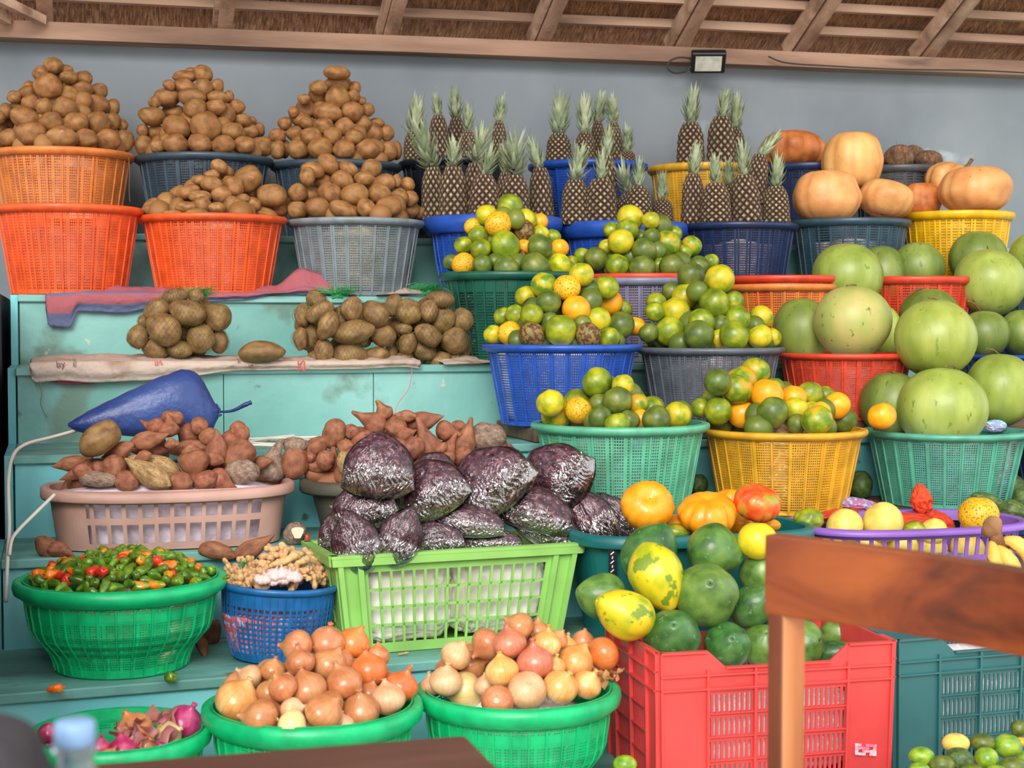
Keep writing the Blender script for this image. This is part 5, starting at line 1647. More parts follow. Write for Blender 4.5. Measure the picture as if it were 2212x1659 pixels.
def onion_pile(data, ox, oy, s, key, apex, pile, group, rh=24, ryk=.92, n_fill=22, zo=.0):
    items = read([(x, y, r, r, k) for x, y, r, a, k in data], ox, oy, s)
    mean = sum(i.a for i in items) / len(items)
    B = BK[key]
    for n_, (it, t) in enumerate(zip(items, data)):
        it.mode = 'z'; it.ang = radians(t[3]); it.tilt = random.uniform(-.1, .45); it.spin = random.uniform(0, 6)
        if t[3] in (260, 270):
            it.tilt = -1.0
        it.a *= 1.07; it.b *= 1.07
        mound_depth(it, B['c'] + Vector((0, 0, zo)), B['R'] * .9, B['R'] * ryk, B['c'].z - .02 + zo, apex)
        if it.a < mean * .72:
            it.a = it.b = mean * .84; it.d += .04
        it.name = 'onion'; it.cat = 'onion'; it.mesh = ONION[(n_ * 5) % 6]; it.mat = OM[it.k]
        it.look = size_word(it, mean) + OL[it.k]
    relax(items, tight=.92, lim=.12)
    for it in items:
        make(it)
    label_pile(items, rh, pile, group)
    if n_fill:
        filler(items, key, apex, n_fill, ONION, OM['brown'], 'onions', rad=.034)
onion_pile(O1, *V12, 'h1', .16, 'left onion heap', 'onions in the left green basket')
onion_pile(O2, *V13, 'h2', .17, 'right onion heap', 'onions in the right green basket')
onion_pile(O3, *V11, 'h3', .12, 'red onion basket', 'onions in the half empty green basket', n_fill=0, zo=-.03)
SKIN = mat('dry onion skin flakes', [(0.3, (150, 70, 88)), (0.6, (206, 140, 130))], scale=4, rough=.4, var=0, trans=.3)
def flakes(px, py, Y, n, spread, sz, m, label):
    c = on_y(px, py, Y); rnd = random.Random(int(px)); bm = bmesh.new()
    for k in range(n):
        p = c + Vector((rnd.gauss(0, spread), rnd.gauss(0, spread * .6), rnd.gauss(0, spread * .5)))
        u = Vector((rnd.gauss(0, 1), rnd.gauss(0, 1), rnd.gauss(0, 1))).normalized(); v = u.orthogonal().normalized(); w = u.cross(v)
        s = sz * rnd.uniform(.5, 1.2)
        rows = [[bm.verts.new(p + v * s * (a - 1) + w * s * .6 * (b - 1) + u * s * (.5 * (a - 1) ** 2 + .3 * (b - 1) ** 2 + rnd.uniform(-.1, .1))) for a in range(3)] for b in range(3)]
        for b in range(2):
            for a in range(2):
                bm.faces.new((rows[b][a], rows[b][a + 1], rows[b + 1][a + 1], rows[b + 1][a]))
    o = link('onion_skins', mesh_from(bm, 'onion_skins', [m]))
    tag(o, label, 'onion skins', kind='stuff')
flakes(300, 1585, 2.80, 30, .026, .014, SKIN, 'loose purple onion skins between the red onions')
flakes(348, 1548, 2.86, 14, .010, .015, SKIN, 'upright tuft of purple onion skin beside the red onion')
SK2 = mat('dry brown onion skin flakes', [(0.3, (176, 120, 70)), (0.6, (220, 170, 116))], scale=4, rough=.4, var=0, trans=.3)
flakes(1302, 1462, 2.86, 26, .016, .013, SK2, 'brown onion skins at the right rim of the onion basket')

# ---- small peppers heaped in the bright green basket
B = BK['g1']
rnd = random.Random(77)
PEP = []
R0 = B['R'] * .90
row = 0
y = -R0
while y < R0:
    x = -R0 + (row % 2) * .0125
    while x < R0:
        rr = sqrt(x * x + y * y) / R0
        if rr < .99:
            h = .052 * (1 - rr ** 2.2) + .016
            p = B['c'] + Vector((x + rnd.uniform(-.004, .004), y + rnd.uniform(-.004, .004), h - .022 + rnd.uniform(-.004, .005)))
            PEP.append(p)
        x += .0262
    y += .0222
    row += 1
pits = []
red = 0
for k, p in enumerate(PEP):
    q = rnd.random()
    kd = 'pr' if q < .09 else ('po' if q < .15 else ('pm' if q < .20 else 'pg'))
    r = rnd.uniform(.0165, .0215) * (.86 if rnd.random() < .25 else 1)
    o = link('pepper', with_mat(PEPPER[k % 6], FM[kd]))
    o.location = p
    o.rotation_euler = (rnd.uniform(.9, 2.1), rnd.uniform(-.5, .5), rnd.uniform(0, 6.28))
    o.scale = (r * .95, r * .95, r * 1.05)
    it = It(*px_of(p), 16, 16); it.o = o; it.cat = 'pepper'
    it.look = {'pg': 'green pepper', 'pr': 'red pepper', 'po': 'orange pepper', 'pm': 'orange and green pepper'}[kd]
    pits.append(it)
label_pile(pits, 7.5, 'pepper basket', 'small peppers in the bright green basket')
def loose_pepper(px, py, z, r, kd, lab, rot):
    p = on_z(px, py, z + r * .55); o = link('pepper', with_mat(PEPPER[2], FM[kd])); o.location = p; o.scale = (r, r, r); o.rotation_euler = rot
    tag(o, lab, 'pepper')
loose_pepper(365, 1463, ZT[5], .019, 'pg', 'green pepper dropped at the foot of the green basket', (1.3, .2, .4))
loose_pepper(119, 1488, ZT[5], .017, 'po', 'orange red pepper lying alone on the turquoise step', (1.5, 0, 1.8))
loose_pepper(551, 1220, 0, .013, 'pg', 'x', (0, 0, 0)) if False else None

# ---- ginger, garlic and stray peppers in the blue basket
B = BK['g2']
G = [(1190,400,80,100),(1330,450,80,60),(1010,450,90,60,10),(1190,560,150,60,-25),(900,580,80,60),(1170,690,180,75,-22),(1430,600,90,60,50),(1640,520,90,60,40),(1760,500,80,70),(1530,600,80,60),
     (1480,700,110,60,-40),(1700,650,100,70,30),(1850,700,100,60,50),(1620,770,90,60,20),(1780,800,90,60),(1900,850,80,50,-60),(1990,780,120,50,-60),(250,720,90,45,60),(390,760,80,90,20),(320,860,110,50,45),
     (640,700,100,60,70),(500,620,60,50),(750,680,60,50),(620,870,110,80,15),(790,820,80,70,-20),(880,790,90,50,-30),(540,830,80,60,-60),(300,1030,150,70,-8),(420,960,90,55,40),(500,950,60,90),
     (960,740,70,60,50),(1300,760,100,60,-20),(1500,830,110,60),(1680,880,90,55,10),(1400,520,80,50),(1050,560,80,60),(1250,480,90,50,-20),(850,680,80,50),(1840,900,70,40),(1580,920,80,40),(700,960,80,50)]
gi = read(G, 460, 1130, 7.9)
for n_, it in enumerate(gi):
    if it.a < it.b:
        it.a, it.b, it.ang = it.b, it.a, it.ang + pi / 2
    it.a *= 1.5; it.b *= 3.3
    c2 = B['c'] + Vector((.02, .02, 0))
    mound_depth(it, c2, B['R'] * 1.05, B['R'] * .9, B['c'].z - .01, .12)
    it.name = 'ginger_root'; it.cat = 'ginger root'; it.mesh = GINGER[n_ % 6]; it.mat = FM['ginger']
    it.look = ('long ' if it.a / it.b > 1.5 else 'stubby ') + 'ginger piece'
relax(gi, tight=.62, lim=.05)
for it in gi:
    make(it)
label_pile(gi, 9, 'blue ginger basket', 'ginger pieces in the blue basket')
for k in range(90):
    a_ = random.uniform(0, 6.28); q_ = sqrt(random.random()) * .86; h_ = .085 * (1 - q_) + .0
    hidden_add('ginger_roots', GINGER[k % 6], FM['ginger'], B['c'] + Vector((cos(a_) * q_ * B['R'], sin(a_) * q_ * B['R'] * .9, h_ * random.uniform(.2, .75) - .005)), (.020, .020, .020), (random.uniform(0, 3), random.uniform(0, 3), random.uniform(0, 6)))
GA = [(800,960,60),(900,950,70),(1050,880,80),(1180,860,80),(1290,900,75),(1400,910,75),(1200,950,70),(1040,990,60)]
for n_, (x, y, r) in enumerate(GA):
    p = (460 + x / 7.9, 1130 + y / 7.9)
    single(p[0], p[1], r / 7.9 * 1.8, r / 7.9 * 1.9, 90 + random.uniform(-60, 60), B['c'].y - B['R'] * .86, GARLIC[n_ % 2], FM['garlic'], 'garlic_bulb', 'garlic', 
           ['leftmost', 'second from left', 'third from left', 'fourth from left', 'upper right', 'rightmost', 'lower middle', 'lowest'][n_] + ' pinkish white garlic bulb in the blue ginger basket', 'z', .4, spin=n_, group='garlic bulbs in the ginger basket')
single(527, 1218, 11, 8, 60, B['c'].y - .11, PEPPER[1], FM['pg'], 'pepper', 'pepper', 'dark green pepper lying among the ginger', 'z')
single(489, 1247, 9, 8, 20, B['c'].y - .13, PEPPER[3], FM['pg'], 'pepper', 'pepper', 'green pepper at the left rim of the ginger basket', 'z')

# ---- loose roots on the steps
def on_step(px, py, a, b, ang, lvl, mesh, m, nm, cat, lab, mode='z', tilt=0.0, spin=0.0):
    p = on_z(px, py + b * .8, LEVEL[lvl] if lvl not in (3, 4) else ZT[lvl])
    it = It(px, py, a, b, radians(ang)); it.d = depth(p); it.mesh = mesh; it.mat = m; it.name = nm; it.mode = mode; it.tilt = tilt; it.spin = spin
    make(it); it.o.location.z = max(it.o.location.z, (LEVEL[lvl] if lvl not in (3, 4) else ZT[lvl]) + b * it.d / FPX * .8); tag(it.o, lab, cat)
on_step(102, 1183, 32, 22, 140, 4, SWEET[2][0], FM['sweet'], 'sweet_potato', 'sweet potato', 'dark stubby sweet potato left of the pink basket')
on_step(130, 1188, 34, 18, -12, 4, SWEET[0][1], FM['sweet'], 'sweet_potato', 'sweet potato', 'sweet potato tapering under the corner of the pink basket')
single(470, 1190, 42, 19, -12, 3.50, SWEET[2][1], FM['sweet'], 'sweet_potato', 'sweet potato', 'sweet potato between the pepper heap and the ginger', 'z')
single(548, 1184, 54, 20, 28, 3.49, SWEET[0][2], FM['sweet'], 'sweet_potato', 'sweet potato', 'long sweet potato lying across the back of the ginger', 'z')
single(638, 1153, 27, 24, 60, 3.62, SWEET[3][0], FM['greytuber'], 'tuber', 'tuber', 'round brown tuber with a white cut end behind the ginger', 'z', .3)
bm = bmesh.new()
pc = on_y(643, 1151, 3.535); 
for k in range(1):
    ring = [bm.verts.new(pc + CR * (.013 * cos(a) * (1 + .25 * sin(3 * a))) + CU * (.016 * sin(a) * (1 + .2 * cos(2 * a))) - CF * .001) for a in [i * pi / 8 for i in range(16)]]
    bm.faces.new(ring)
    ring2 = [bm.verts.new(v.co + CF * .012) for v in ring]
    for i in range(16):
        bm.faces.new((ring[i], ring[(i + 1) % 16], ring2[(i + 1) % 16], ring2[i]))
cutm = mat('white cut tuber flesh', [(0.3, (214, 200, 168)), (0.7, (240, 232, 206))], scale=5, rough=.6, var=0)
tub = [o for o in bpy.data.objects if o.get('label') == 'round brown tuber with a white cut end behind the ginger'][0]
bpy.context.view_layer.update()
co_ = link('cut_end', mesh_from(bm, 'cut_end', [cutm], False), tub)
co_.matrix_parent_inverse = tub.matrix_world.inverted()
co_['label'] = 'white cut flesh'
on_step(440, 1405, 34, 14, -80, 5, SWEET[1][1], FM['sweet'], 'sweet_potato', 'sweet potato', 'narrow sweet potato standing between the green and blue baskets')
on_step(455, 1372, 36, 20, 70, 5, SWEET[2][2], FM['sweet'], 'sweet_potato', 'sweet potato', 'dark sweet potato wedged between the green and blue baskets')
on_step(874, 1411, 14, 8, 10, 5, GINGER[1], FM['ginger'], 'ginger_root', 'ginger root', 'crumb of ginger on the step between the two onion baskets', 'x')
single(663, 1163, 9, 8, 80, 3.52, PEPPER[0], FM['pr'], 'pepper', 'pepper', 'red pepper beside the cut tuber', 'z')

# ---- fruit in and around the purple tray
PU = 'fruit in the purple tray'
single(1746, 1124, 34, 26, 10, 3.34, blob(80, 4, .12, 2.2, .02), FM['G'], 'citrus_fruit', 'citrus fruit', 'knobbly green citrus at the left of the purple tray', group=PU)
for (px, py, r, Y, lab) in [(1824, 1138, 41, 3.33, 'pale yellow fruit second from left above the purple rim'), (1907, 1128, 45, 3.32, 'largest pale yellow fruit in the purple tray'),
                            (2017, 1148, 30, 3.34, 'small yellow fruit behind the purple rim, right of a green one'), (1790, 1180, 40, 3.34, 'yellow fruit low in the tray at left, behind the mesh'),
                            (1868, 1184, 40, 3.35, 'yellow fruit low in the tray, below the largest'), (1945, 1182, 38, 3.34, 'yellow fruit behind the tray mesh, third from left'),
                            (2012, 1182, 34, 3.36, 'yellow fruit behind the tray mesh, fourth from left'), (2090, 1186, 38, 3.34, 'yellow fruit at the right end of the tray mesh')]:
    single(px, py, r, r * .94, random.uniform(-40, 40), Y, CITRUS[int(px) % 6], FM['passion'], 'yellow_fruit', 'fruit', lab, group=PU)
single(1975, 1142, 24, 17, 0, 3.33, CITRUS[1], FM['G'], 'citrus_fruit', 'citrus fruit', 'small green citrus between two yellow fruits in the purple tray', group=PU)
single(2114, 1112, 44, 40, 0, 3.32, CITRUS[3], FM['S'], 'yellow_fruit', 'fruit', 'deep yellow fruit with brown dots above the purple rim', group=PU)
AV = 'avocados by the right edge'
for (px, py, a, b, an, Y, lab) in [(2142, 1088, 46, 20, -25, 3.50, 'long avocado leaning behind the dotted yellow fruit'), (2190, 1104, 34, 24, -10, 3.42, 'glossy avocado above the dull blue tub'),
                                   (2186, 1052, 32, 30, 0, 3.62, 'avocado in shadow between the baskets at right'), (2214, 1075, 30, 26, 30, 3.50, 'avocado cut by the right edge'),
                                   (2172, 1080, 24, 18, 0, 3.60, 'small avocado in shadow behind the glossy one')]:
    single(px, py, a, b, an, Y, PAPAYA[int(px) % 4], FM['avocado'], 'avocado', 'avocado', lab, 'z', .1, spin=px, group=AV)
single(1508, 1045, 22, 22, 0, 3.86, CITRUS[0], FM['avocado'], 'citrus_fruit', 'citrus fruit', 'dark green fruit in the gap between mint and amber baskets')
single(1858, 1047, 27, 32, 0, 3.86, CITRUS[1], FM['avocado'], 'avocado', 'avocado', 'dark green fruit in the gap left of the sea green basket')

# ---- limes heaped at the bottom right
V14 = (1572, 1099, 2.9625)
LM = [(1240,1585,84,62,'lime','bright lime at the left end of the bottom heap'),(1460,1500,88,64,'passion','yellow fruit on top of the bottom lime heap'),(1632,1500,78,62,'D','dark lime right of the yellow fruit'),
      (1790,1520,92,80,'lime','pale lime with a tan scar'),(1480,1610,92,84,'avocado','dark green wrinkled fruit in front of the yellow one'),(1655,1600,78,74,'lime','bright lime in the middle of the bottom heap'),
      (1370,1640,82,62,'D','dark lime low at left'),(1862,1405,52,56,'D','dark lime leaning on the teal crate'),(1820,1650,84,60,'D','dark lime at the bottom right corner'),(1880,1492,45,30,'O','orange fruit at the right edge'),
      (1225,1660,66,34,'lime','lime at the bottom left of the heap'),(1560,1690,80,60,'D','dark lime cut by the bottom edge'),(1720,1700,80,60,'lime','lime cut by the bottom edge'),(1900,1600,50,50,'lime','lime cut by the right edge')]
li = []
for x, y, a, b, k, lab in LM:
    it = It(V14[0] + x / V14[2], V14[1] + y / V14[2], a / V14[2], b / V14[2]); it.k = lab
    it.mesh = CITRUS[len(li) % 6]; it.mat = FM[k]; it.name = 'lime' if k in ('lime', 'D') else 'citrus_fruit'; it.cat = 'lime' if it.name == 'lime' else 'citrus fruit'
    it.d = depth(on_y(it.px, it.py, 2.50 + (1660 - y) * .0006)); li.append(it)
relax(li, tight=.9, lim=.12)
for it in li:
    make(it); tag(it.o, it.k, it.cat, 'limes at the bottom right')
single(1350, 1651, 26, 20, 0, 2.72, CITRUS[1], FM['lime'], 'lime', 'lime', 'lone lime at the foot of the red crate')
hidden_build()

# ================================================================== CRATES, TRAYS AND TUBS
def oblong(a, b, n=16, p=4):
    """superellipse outline"""
    out = []
    for k in range(n * 4):
        t = 2 * pi * k / (n * 4)
        c, s = cos(t), sin(t)
        out.append((a * math.copysign(abs(c) ** (2 / p), c), b * math.copysign(abs(s) ** (2 / p), s)))
    return out

def pierced_tub(name, label, cat, loc, rz, a, b, h, taper, m, holes, n=48, p=3.2, rimw=.022, rimh=.022, droop=None, group=None):
    """oblong basket: outline a x b at the rim, holes(u, v) tells which wall cells are open"""
    root = empty(name, (loc[0], loc[1], loc[2] + .0015), rz)
    tag(root, label, cat, group)
    N_ = n * 4
    rows = holes['rows']
    bm = bmesh.new()
    # arc-length parametrised outline
    base = oblong(1, b / a, 60, p)
    L_ = [0]
    for i in range(len(base)):
        q = base[(i + 1) % len(base)]
        L_.append(L_[-1] + sqrt((q[0] - base[i][0]) ** 2 + (q[1] - base[i][1]) ** 2))
    def at(s):
        s = (s % 1) * L_[-1]
        for i in range(len(base)):
            if s <= L_[i + 1]:
                u = (s - L_[i]) / max(1e-9, L_[i + 1] - L_[i]); q = base[(i + 1) % len(base)]
                return base[i][0] + (q[0] - base[i][0]) * u, base[i][1] + (q[1] - base[i][1]) * u
        return base[0]
    outl = [at(k / N_) for k in range(N_)]
    grid = []
    for z, _ in rows:
        k_ = taper + (1 - taper) * z
        grid.append([bm.verts.new((x * a * k_, y * a * k_, z * h)) for x, y in outl])
    for j in range(len(rows) - 1):
        for i in range(N_):
            if rows[j][1] and holes['col'](i, N_, outl[i], rows[j][1]):
                continue
            bm.faces.new((grid[j][i], grid[j][(i + 1) % N_], grid[j + 1][(i + 1) % N_], grid[j + 1][i]))
    bmesh.ops.recalc_face_normals(bm, faces=bm.faces)
    bmesh.ops.solidify(bm, geom=list(bm.faces), thickness=.003)
    link('side_wall', mesh_from(bm, 'side_wall', [m], False), root)
    bm = bmesh.new()
    sec = [(-.004, -rimh), (.0, -rimh * .2), (0, 0), (rimw * .5, .004), (rimw, -.001), (rimw * 1.05, -rimh * .8), (rimw * .9, -rimh), (rimw * .75, -rimh * .5), (.004, -.008), (.004, -rimh)]
    rings = []
    for dx, dz in sec:
        rg = []
        for x, y in outl:
            dd = droop(x) if droop else 0
            nl = Vector((x * (b / a) ** 2, y)).normalized()
            rg.append(bm.verts.new((x * a + nl.x * dx, y * a + nl.y * dx, h + dz + dd)))
        rings.append(rg)
    m_ = len(rings)
    for i in range(m_):
        for k in range(N_):
            bm.faces.new((rings[i][k], rings[i][(k + 1) % N_], rings[(i + 1) % m_][(k + 1) % N_], rings[(i + 1) % m_][k]))
    bmesh.ops.recalc_face_normals(bm, faces=bm.faces)
    link('rim', mesh_from(bm, 'rim', [m]), root)
    bm = bmesh.new()
    v0 = [bm.verts.new((x * a * taper, y * a * taper, .004)) for x, y in outl]
    bm.faces.new(v0)
    bmesh.ops.solidify(bm, geom=list(bm.faces), thickness=-.004)
    link('base', mesh_from(bm, 'base', [m], False), root)
    return root, outl

# dusty pink laundry basket
zr = on_y(365, 1046, 3.765).z
hb = zr - ZT[4]
def colp(i, N_, o, kind):
    return i % 4 in (0, 1, 2) and abs(o[1]) > .18 and abs(o[0]) < .74
rowsP = [(0, 0), (.14, 0), (.19, 2), (.46, 0), (.54, 1), (.84, 0), (.90, 0), (1, 0)]
rowsP = [(0, 0), (.12, 1), (.44, 0), (.55, 1), (.86, 0), (1, 0)]
cp = on_y(365, 1046, 3.765)
pb, _ = pierced_tub('laundry_basket', 'dusty pink oblong basket with rounded holes full of sweet potatoes', 'basket', (cp.x, 3.752, ZT[4] + .0015), 0, .280, .155, hb, .93, MP['pink'],
                    {'rows': rowsP, 'col': colp}, n=40, p=3.0, rimw=.018, rimh=.024, droop=lambda x: -.006 * (1 - x * x))
# lilac sack inside it
bm = bmesh.new()
ol = oblong(.255, .135, 20, 3)
rg = []
for j in range(9):
    z = .008 + hb * .86 * j / 8
    k_ = .93 + .07 * j / 8
    rg.append([bm.verts.new((x * k_ * (1 + .02 * noise.noise(Vector((x * 30, y * 30, z * 60)))), y * k_ * (1 + .04 * noise.noise(Vector((x * 30, y * 30, z * 60 + 4)))), z)) for x, y in ol])
for j in range(8):
    for i in range(80):
        bm.faces.new((rg[j][i], rg[j][(i + 1) % 80], rg[j + 1][(i + 1) % 80], rg[j + 1][i]))
ct = bm.verts.new((0, 0, hb + .05))
for i in range(80):
    bm.faces.new((rg[8][i], rg[8][(i + 1) % 80], ct))
so = link('sack', mesh_from(bm, 'sack', [mat('lilac sack cloth', [(0.3, (190, 172, 184)), (0.6, (222, 208, 220))], scale=12, rough=.8, bump=.8, bscale=30, var=0)]))
so.location = (cp.x, 3.765, ZT[4]); tag(so, 'lilac white sack seen through the holes of the pink basket', 'sack')

# dark olive tub behind the bags
cz = on_y(878, 1032, 3.775)
ob, _ = pierced_tub('tub', 'dark olive plastic tub behind the plastic bags', 'tub', (cz.x, 3.755, ZT[4] + .0015), 0, .25, .150, cz.z - ZT[4], .86, MP['olive'],
                    {'rows': [(0, 0), (.25, 0), (.5, 0), (.8, 0), (1, 0)], 'col': lambda *q: False}, n=20, p=2.6, rimw=.022, rimh=.03)
# sacking that carries the heap of sweet potatoes in the tub and beside it
bm = bmesh.new()
nx, ny = 40, 16
g = []
for j in range(ny + 1):
    r_ = []
    for i in range(nx + 1):
        u = i / nx * 2 - 1; v = j / ny * 2 - 1
        hh = max(0, 1 - abs(u) ** 2.4) * max(0, 1 - abs(v) ** 2.4)
        r_.append(bm.verts.new((cz.x + u * .215, 3.755 + v * .118, cz.z - .055 + hh * .10 + .006 * noise.noise(Vector((u * 6, v * 4, 2))))))
    g.append(r_)
for j in range(ny):
    for i in range(nx):
        bm.faces.new((g[j][i], g[j][i + 1], g[j + 1][i + 1], g[j + 1][i]))
so = link('sack', mesh_from(bm, 'sack', [CM['brown']])); tag(so, 'brown sacking under the heap of sweet potatoes in the tub', 'sack')

# light green crate with rectangular openings
def box_crate(name, label, cat, FL, rz, w, d, h, tap, m, wall, rim_t=.02, handle=None, group=None, rim_parts=True):
    """FL: front left top corner; walls are built from bars by wall(side length, height) -> list of rects (u0, u1, v0, v1, out)"""
    root = empty(name, FL - Vector((0, 0, h)), rz)
    tag(root, label, cat, group)
    def side(nm, A, Bv, up_in, ln):
        """A: base corner, Bv: direction along, up_in: inward direction for the taper"""
        bm = bmesh.new()
        for (u0, u1, v0, v1, t0, t1) in wall(ln, h, nm):
            vs = []
            for t in (t0, t1):
                for (u, v) in ((u0, v0), (u1, v0), (u1, v1), (u0, v1)):
                    ins = tap * (1 - v / h)
                    uu = ins + u * (ln - 2 * ins) / ln
                    vs.append(bm.verts.new(A + Bv * uu + Vector((0, 0, v)) + up_in * (ins - t)))
            for f in ((0, 1, 2, 3), (7, 6, 5, 4), (0, 4, 5, 1), (1, 5, 6, 2), (2, 6, 7, 3), (3, 7, 4, 0)):
                bm.faces.new([vs[i] for i in f])
        bmesh.ops.recalc_face_normals(bm, faces=bm.faces)
        return link(nm, mesh_from(bm, nm, [m], False), root)
    X, Y = Vector((1, 0, 0)), Vector((0, 1, 0))
    side('front_panel', Vector((0, 0, 0)), X, Y, w)
    side('side_panel', Vector((0, d, 0)), -Y, X, d)
    side('side_panel', Vector((w, 0, 0)), Y, -X, d)
    side('back_panel', Vector((w, d, 0)), -X, -Y, w)
    bm = bmesh.new(); box(bm, (tap, tap, 0), (w - tap, d - tap, .006)); link('base', mesh_from(bm, 'base', [m], False), root)
    return root

def wall_lime(ln, h, nm):
    out = []
    side = nm == 'side_panel'
    mg = .07 if not side else .05
    out.append((0, mg, 0, h, -.002, .003)); out.append((ln - mg, ln, 0, h, -.002, .003))
    out.append((mg, ln - mg, 0, .022, -.002, .003)); out.append((mg, ln - mg, h - .040, h, -.002, .003))
    nr = 4
    z0, z1 = .022, h - .040
    for k in range(1, nr):
        zc = z0 + (z1 - z0) * k / nr
        out.append((mg, ln - mg, zc - .003, zc + .003, -.001, .0035))
    nc = max(3, int(round((ln - 2 * mg) / .0265)))
    for k in range(1, nc):
        xc = mg + (ln - 2 * mg) * k / nc
        out.append((xc - .003, xc + .003, z0, z1, -.001, .0035))
    out.append((-.012, ln + .012, h - .006, h + .002, -.004, .018))       # turned-out rim
    out.append((-.012, ln + .012, h - .022, h - .005, .013, .018))
    if not side:
        out.append((.0, .012, 0, h - .02, .002, .016)); out.append((ln - .012, ln, 0, h - .02, .002, .016))
        out.append((.045, .058, 0, h - .02, .002, .014)); out.append((ln - .058, ln - .045, 0, h - .02, .002, .014))
    return out
ztop = .2265 + ZT[5]
FL = on_z(724, 1202, ztop); FR = on_z(1243, 1172, ztop)
wl = (FR - FL).length
rzl = atan2(FR.y - FL.y, FR.x - FL.x)
box_crate('crate', 'light green plastic crate piled with plastic bags of dried petals', 'crate', FL, rzl * .85, wl, .235, .225, .032, MP['lime'], wall_lime)
# crumpled white bags inside it
WH = mat('crumpled white bag', [(0.3, (206, 196, 176)), (0.6, (240, 236, 226))], scale=5, rough=.45, bump=.6, bscale=14, var=.04)
def crumple(name, lo, hi, m, label, cat, seed=0, loc=(0, 0, 0), rz=0, amp=.02, top=None):
    bm = bmesh.new()
    bmesh.ops.create_icosphere(bm, subdivisions=5, radius=1)
    for v in bm.verts:
        c = v.co
        e = Vector([math.copysign(abs(k) ** .45, k) for k in c])
        n_ = noise.noise(c * 3 + Vector((seed, 0, 0))); r_ = abs(noise.noise(c * 6 + Vector((0, seed, 0)))); f_ = abs(noise.noise(c * 13 + Vector((0, 0, seed))))
        s = 1 + amp * 3 * n_ - amp * 5 * r_ - amp * 2.5 * f_
        x, y, z = [(lo[i] + hi[i]) / 2 + (hi[i] - lo[i]) / 2 * e[i] * s for i in range(3)]
        v.co = (x, y, z + (top(x, y) if top and c.z > .3 else 0))
    o = link(name, mesh_from(bm, name, [m]))
    o.location = loc; o.rotation_euler = (0, 0, rz)
    return tag(o, label, cat)
base_l = FL - Vector((0, 0, .225))
crumple('sack', (.045, .04, .012), (wl * .52, .19, .20), WH, 'crumpled white sack in the left half of the light green crate', 'sack', 1, base_l, rzl * .85)
crumple('sack', (wl * .5, .04, .012), (wl - .045, .19, .205), WH, 'crumpled white sack in the right half of the light green crate', 'sack', 7, base_l, rzl * .85)

# red crate of papayas: heavy ribbed panels, dipped front edge, slotted lower field
def wall_stack(ln, h, nm):
    out = []
    side = nm == 'side_panel'
    cw = .098 if not side else .062
    band = .050                       # solid upper band
    dip0, dip1 = cw + .004, ln - cw - .004
    fr = nm in ('front_panel', 'back_panel')
    dip = .034 if fr else 0
    out.append((0, cw, 0, h, -.002, .004)); out.append((ln - cw, ln, 0, h, -.002, .004))
    out.append((cw + (.038 if fr else 0), ln - cw - (.038 if fr else 0), h - band - .028, h - dip, -.002, .003))
    if fr:
        for k in range(30):                        # the sloped shoulder of the dip
            u0 = cw + .038 * k / 30; u1 = cw + .038 * (k + 1) / 30
            zt = h - dip * (k + .5) / 30
            out.append((u0, u1, h - band - .028, zt, -.002, .003)); out.append((ln - u1, ln - u0, h - band - .028, zt, -.002, .003))
    z1 = h - band - .028
    z0 = .02
    nr = 4
    out.append((cw, ln - cw, 0, z0, -.002, .003))
    rh = (z1 - z0) / nr
    nb = 3 if fr else 2
    for r in range(nr):
        za = z0 + rh * r; zb_ = za + rh
        out.append((cw, ln - cw, zb_ - .011, zb_, -.002, .003))
        out.append((cw, ln - cw, zb_ - .003, zb_, .003, .009))     # ledge
        nslot = int((ln - 2 * cw) / .0105)
        for k in range(nslot + 1):
            u = cw + (ln - 2 * cw) * k / nslot
            out.append((u - .0028, u + .0028, za, zb_ - .011, -.001, .0025))
    for k in range(nb + 1):                                          # upright ribs
        u = cw + (ln - 2 * cw) * k / nb
        out.append((u - .0025, u + .0025, 0, h - dip - .004, .003, .011))
    for zz in (h - .038 - dip * .3, h - band - .026):
        out.append((-.001, ln + .001, zz - .0018, zz + .0018, .003, .012))
    out.append((-.001, cw, h - .004, h, .003, .012)); out.append((ln - cw, ln + .001, h - .004, h, .003, .012))
    out.append((-.001, .003, 0, h, .003, .010)); out.append((ln - .003, ln + .001, 0, h, .003, .010))
    if fr:
        out.append((cw + .038, ln - cw - .038, h - dip - .003, h - dip, .003, .012))
    return out
zc_ = CAM_Z - .645
FL = on_z(1425, 1410, zc_); FR = on_z(1926, 1383, zc_)
hc = zc_ - ZT[6] - .001
wr = (FR - FL).length; rzr = atan2(FR.y - FL.y, FR.x - FL.x)
box_crate('crate', 'coral red slotted crate full of papayas', 'crate', FL, rzr, wr, .33, hc, .006, MP['crate_red'], wall_stack)
crumple('sack', (.03, .02, .01), (wr - .03, .31, hc * .62), CM['white'], 'white printed sacking seen through the slots of the red crate', 'sack', 3, FL - Vector((0, 0, hc)), rzr, amp=.008)
# scuffed sticker on the right corner of the red crate
Mr = Matrix.Translation(FL - Vector((0, 0, hc))) @ Matrix.Rotation(rzr, 4, 'Z')
crd = [o for o in bpy.data.objects if o.name.startswith('crate')][-1]
bm = bmesh.new()
for i in range(6):
    for j in range(4):
        if (i + j * 2) % 5 == 3:
            continue
        box(bm, (wr - .082 + i * .008, -.0058, .058 + j * .006 - i * .001), (wr - .0745 + i * .008, -.0045, .0635 + j * .006 - i * .001))
stc = link('sticker', mesh_from(bm, 'sticker', [mat('torn pinkish sticker', [(0.4, (236, 120, 140)), (0.6, (250, 214, 220))], scale=60, rough=.2, var=0)], False), crd)
stc['label'] = 'torn shiny pink white sticker'
